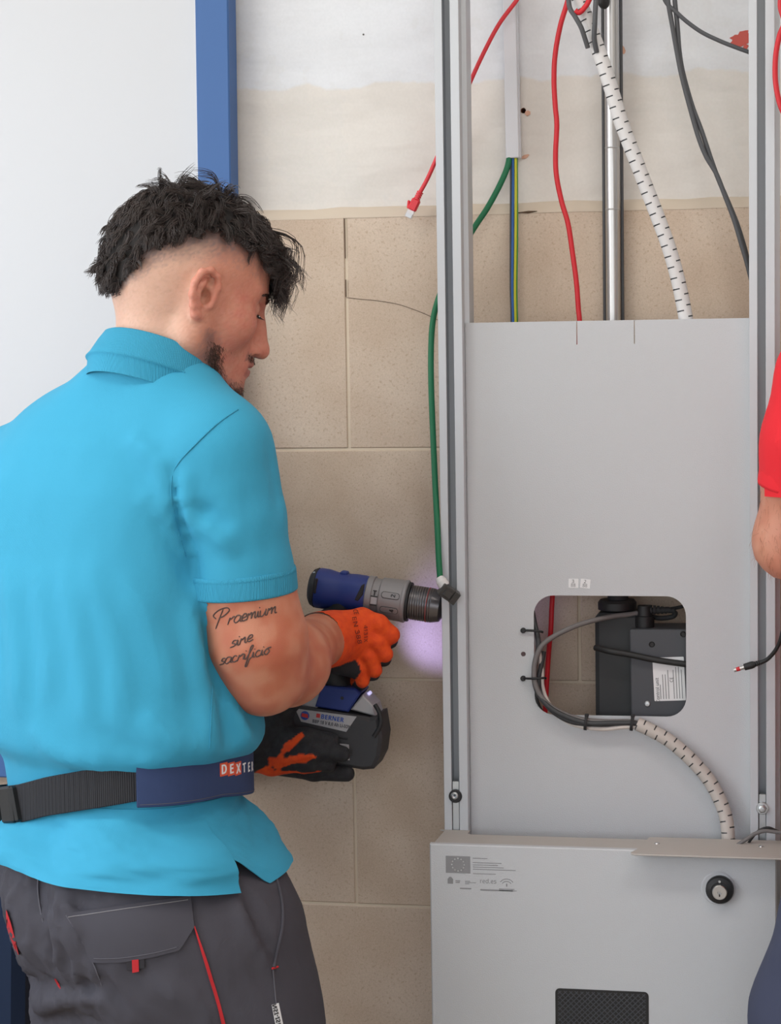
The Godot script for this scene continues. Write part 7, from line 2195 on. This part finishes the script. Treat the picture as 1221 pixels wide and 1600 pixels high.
	part("sleeve_cuff", MB.new().lathe([Vector2(0.056, 0.003), Vector2(0.0608, 0.003), Vector2(0.0618, -0.001), Vector2(0.0622, -0.018), Vector2(0.060, -0.020)], hem, ax, 48, true), M.red_polo, shirt)
	# navy trousers
	var t := Field.new()
	t.set_loft([
		section(0.7210, 0.1666, 0.43, 0.13, 0.10, -0.1),
		section(0.8155, 0.1662, 0.43, 0.176, 0.140, -0.1),
		section(0.9070, 0.1679, 0.42, 0.184, 0.145, -0.1),
		section(0.9852, 0.1697, 0.42, 0.164, 0.128, -0.1)], 0.04)
	var lh := Vector3(0.0724, 0.8403, 0.4200); var rh := Vector3(0.2633, 0.8479, 0.4200)
	t.chain([lh, Vector3(0.0384, 0.7482, 0.4100), Vector3(lh.x - 0.05, 0.44, 0.44), Vector3(lh.x - 0.03, 0.10, 0.46)], [0.090, 0.090, 0.074, 0.064], 0.05)
	t.chain([rh, Vector3(rh.x + 0.02, 0.46, 0.44), Vector3(rh.x + 0.02, 0.10, 0.46)], [0.098, 0.076, 0.064], 0.045)
	t.fold(land(t, even_path([Vector3(-0.0337, 0.8433, 0.5000), Vector3(-0.0150, 0.8596, 0.5000), Vector3(0.0073, 0.8682, 0.5000)], 0.02)), 0.005, 0.011)
	var tm := MB.new()
	t.build(tm, AABB(Vector3(-0.16, 0.055, 0.20), Vector3(0.70, 0.92, 0.46)), 0.0140)
	part("trousers", tm, M.navy_trouser, man)
	for k in [Vector3(lh.x - 0.03, 0, 0.46), Vector3(rh.x + 0.02, 0, 0.46)]:
		var b := Field.new()
		var at: Vector3 = k
		var fw := Vector3(-0.2, 0, -0.98)
		b.chain([at + Vector3(0, 0.14, 0), at + Vector3(0, 0.055, 0), at + Vector3(0, 0.042, 0) + fw * 0.10, at + Vector3(0, 0.036, 0) + fw * 0.155], [0.048, 0.045, 0.042, 0.034], 0.03)
		var bm := MB.new()
		b.build(bm, AABB(at + Vector3(-0.22, 0.001, -0.24), Vector3(0.44, 0.22, 0.40)), 0.012)
		part("boot", bm, M.boot_leather, man)

# a relaxed, slightly curled hand from wrist w towards the knuckles k
func hand(f: Field, w: Vector3, k: Vector3) -> void:
	var d := (k - w).normalized()
	var up := Vector3.UP
	var side := d.cross(up).normalized()
	for i in 4:
		var y := (1.5 - i) * 0.021
		var l: float = [0.040, 0.045, 0.041, 0.032][i]
		var kn := w + d * 0.085 + up * y
		f.bone(w + up * y * 0.5, kn, 0.016, 0.0115, 0.012)
		f.chain([kn, kn + d * l, kn + d * (l + 0.018) + side * 0.016, kn + d * (l + 0.014) + side * 0.036], [0.0105, 0.0095, 0.0088, 0.008], 0.006)
	f.chain([w + d * 0.025 + up * 0.018, w + d * 0.055 + up * 0.040 + side * 0.02, w + d * 0.085 + up * 0.040 + side * 0.035], [0.014, 0.0115, 0.009], 0.01)

# ---------------------------------------------------------------- padded chair half hidden by the man
func make_chair() -> void:
	var navy := mat(Color("14253f"), 0.9)
	var cx := -1.325
	var c := thing("padded_chair", "dark navy padded chair behind the grey work trousers", "chair", Vector3(cx, 0, 0.33))
	var mb := MB.new()
	mb.extrude(rounded(0.43, 0.36, 0.07, 8), Transform3D(Basis(Vector3.RIGHT, -0.10), Vector3(cx, 0.64, 0.10)), 0.055, 0.016)
	part("backrest", mb, navy, c)
	part("seat", MB.new().extrude(rounded(0.43, 0.40, 0.05, 6), Transform3D(Basis(Vector3.RIGHT, -PI * 0.5), Vector3(cx, 0.42, 0.37)), 0.055, 0.016), navy, c)
	for sx in [-0.18, 0.18]:
		part("leg", MB.new().tube([Vector3(cx + sx, 0.0, 0.54), Vector3(cx + sx, 0.42, 0.52)], 0.0125, 12), M.black, c)
		part("leg", MB.new().tube(smooth_path([Vector3(cx + sx, 0.0, 0.14), Vector3(cx + sx, 0.42, 0.175), Vector3(cx + sx, 0.56, 0.12), Vector3(cx + sx, 0.72, 0.105)], 6), 0.0125, 12), M.black, c)
	part("seat_rail", MB.new().tube([Vector3(cx - 0.18, 0.405, 0.52), Vector3(cx + 0.18, 0.405, 0.52)], 0.011, 10), M.black, c)
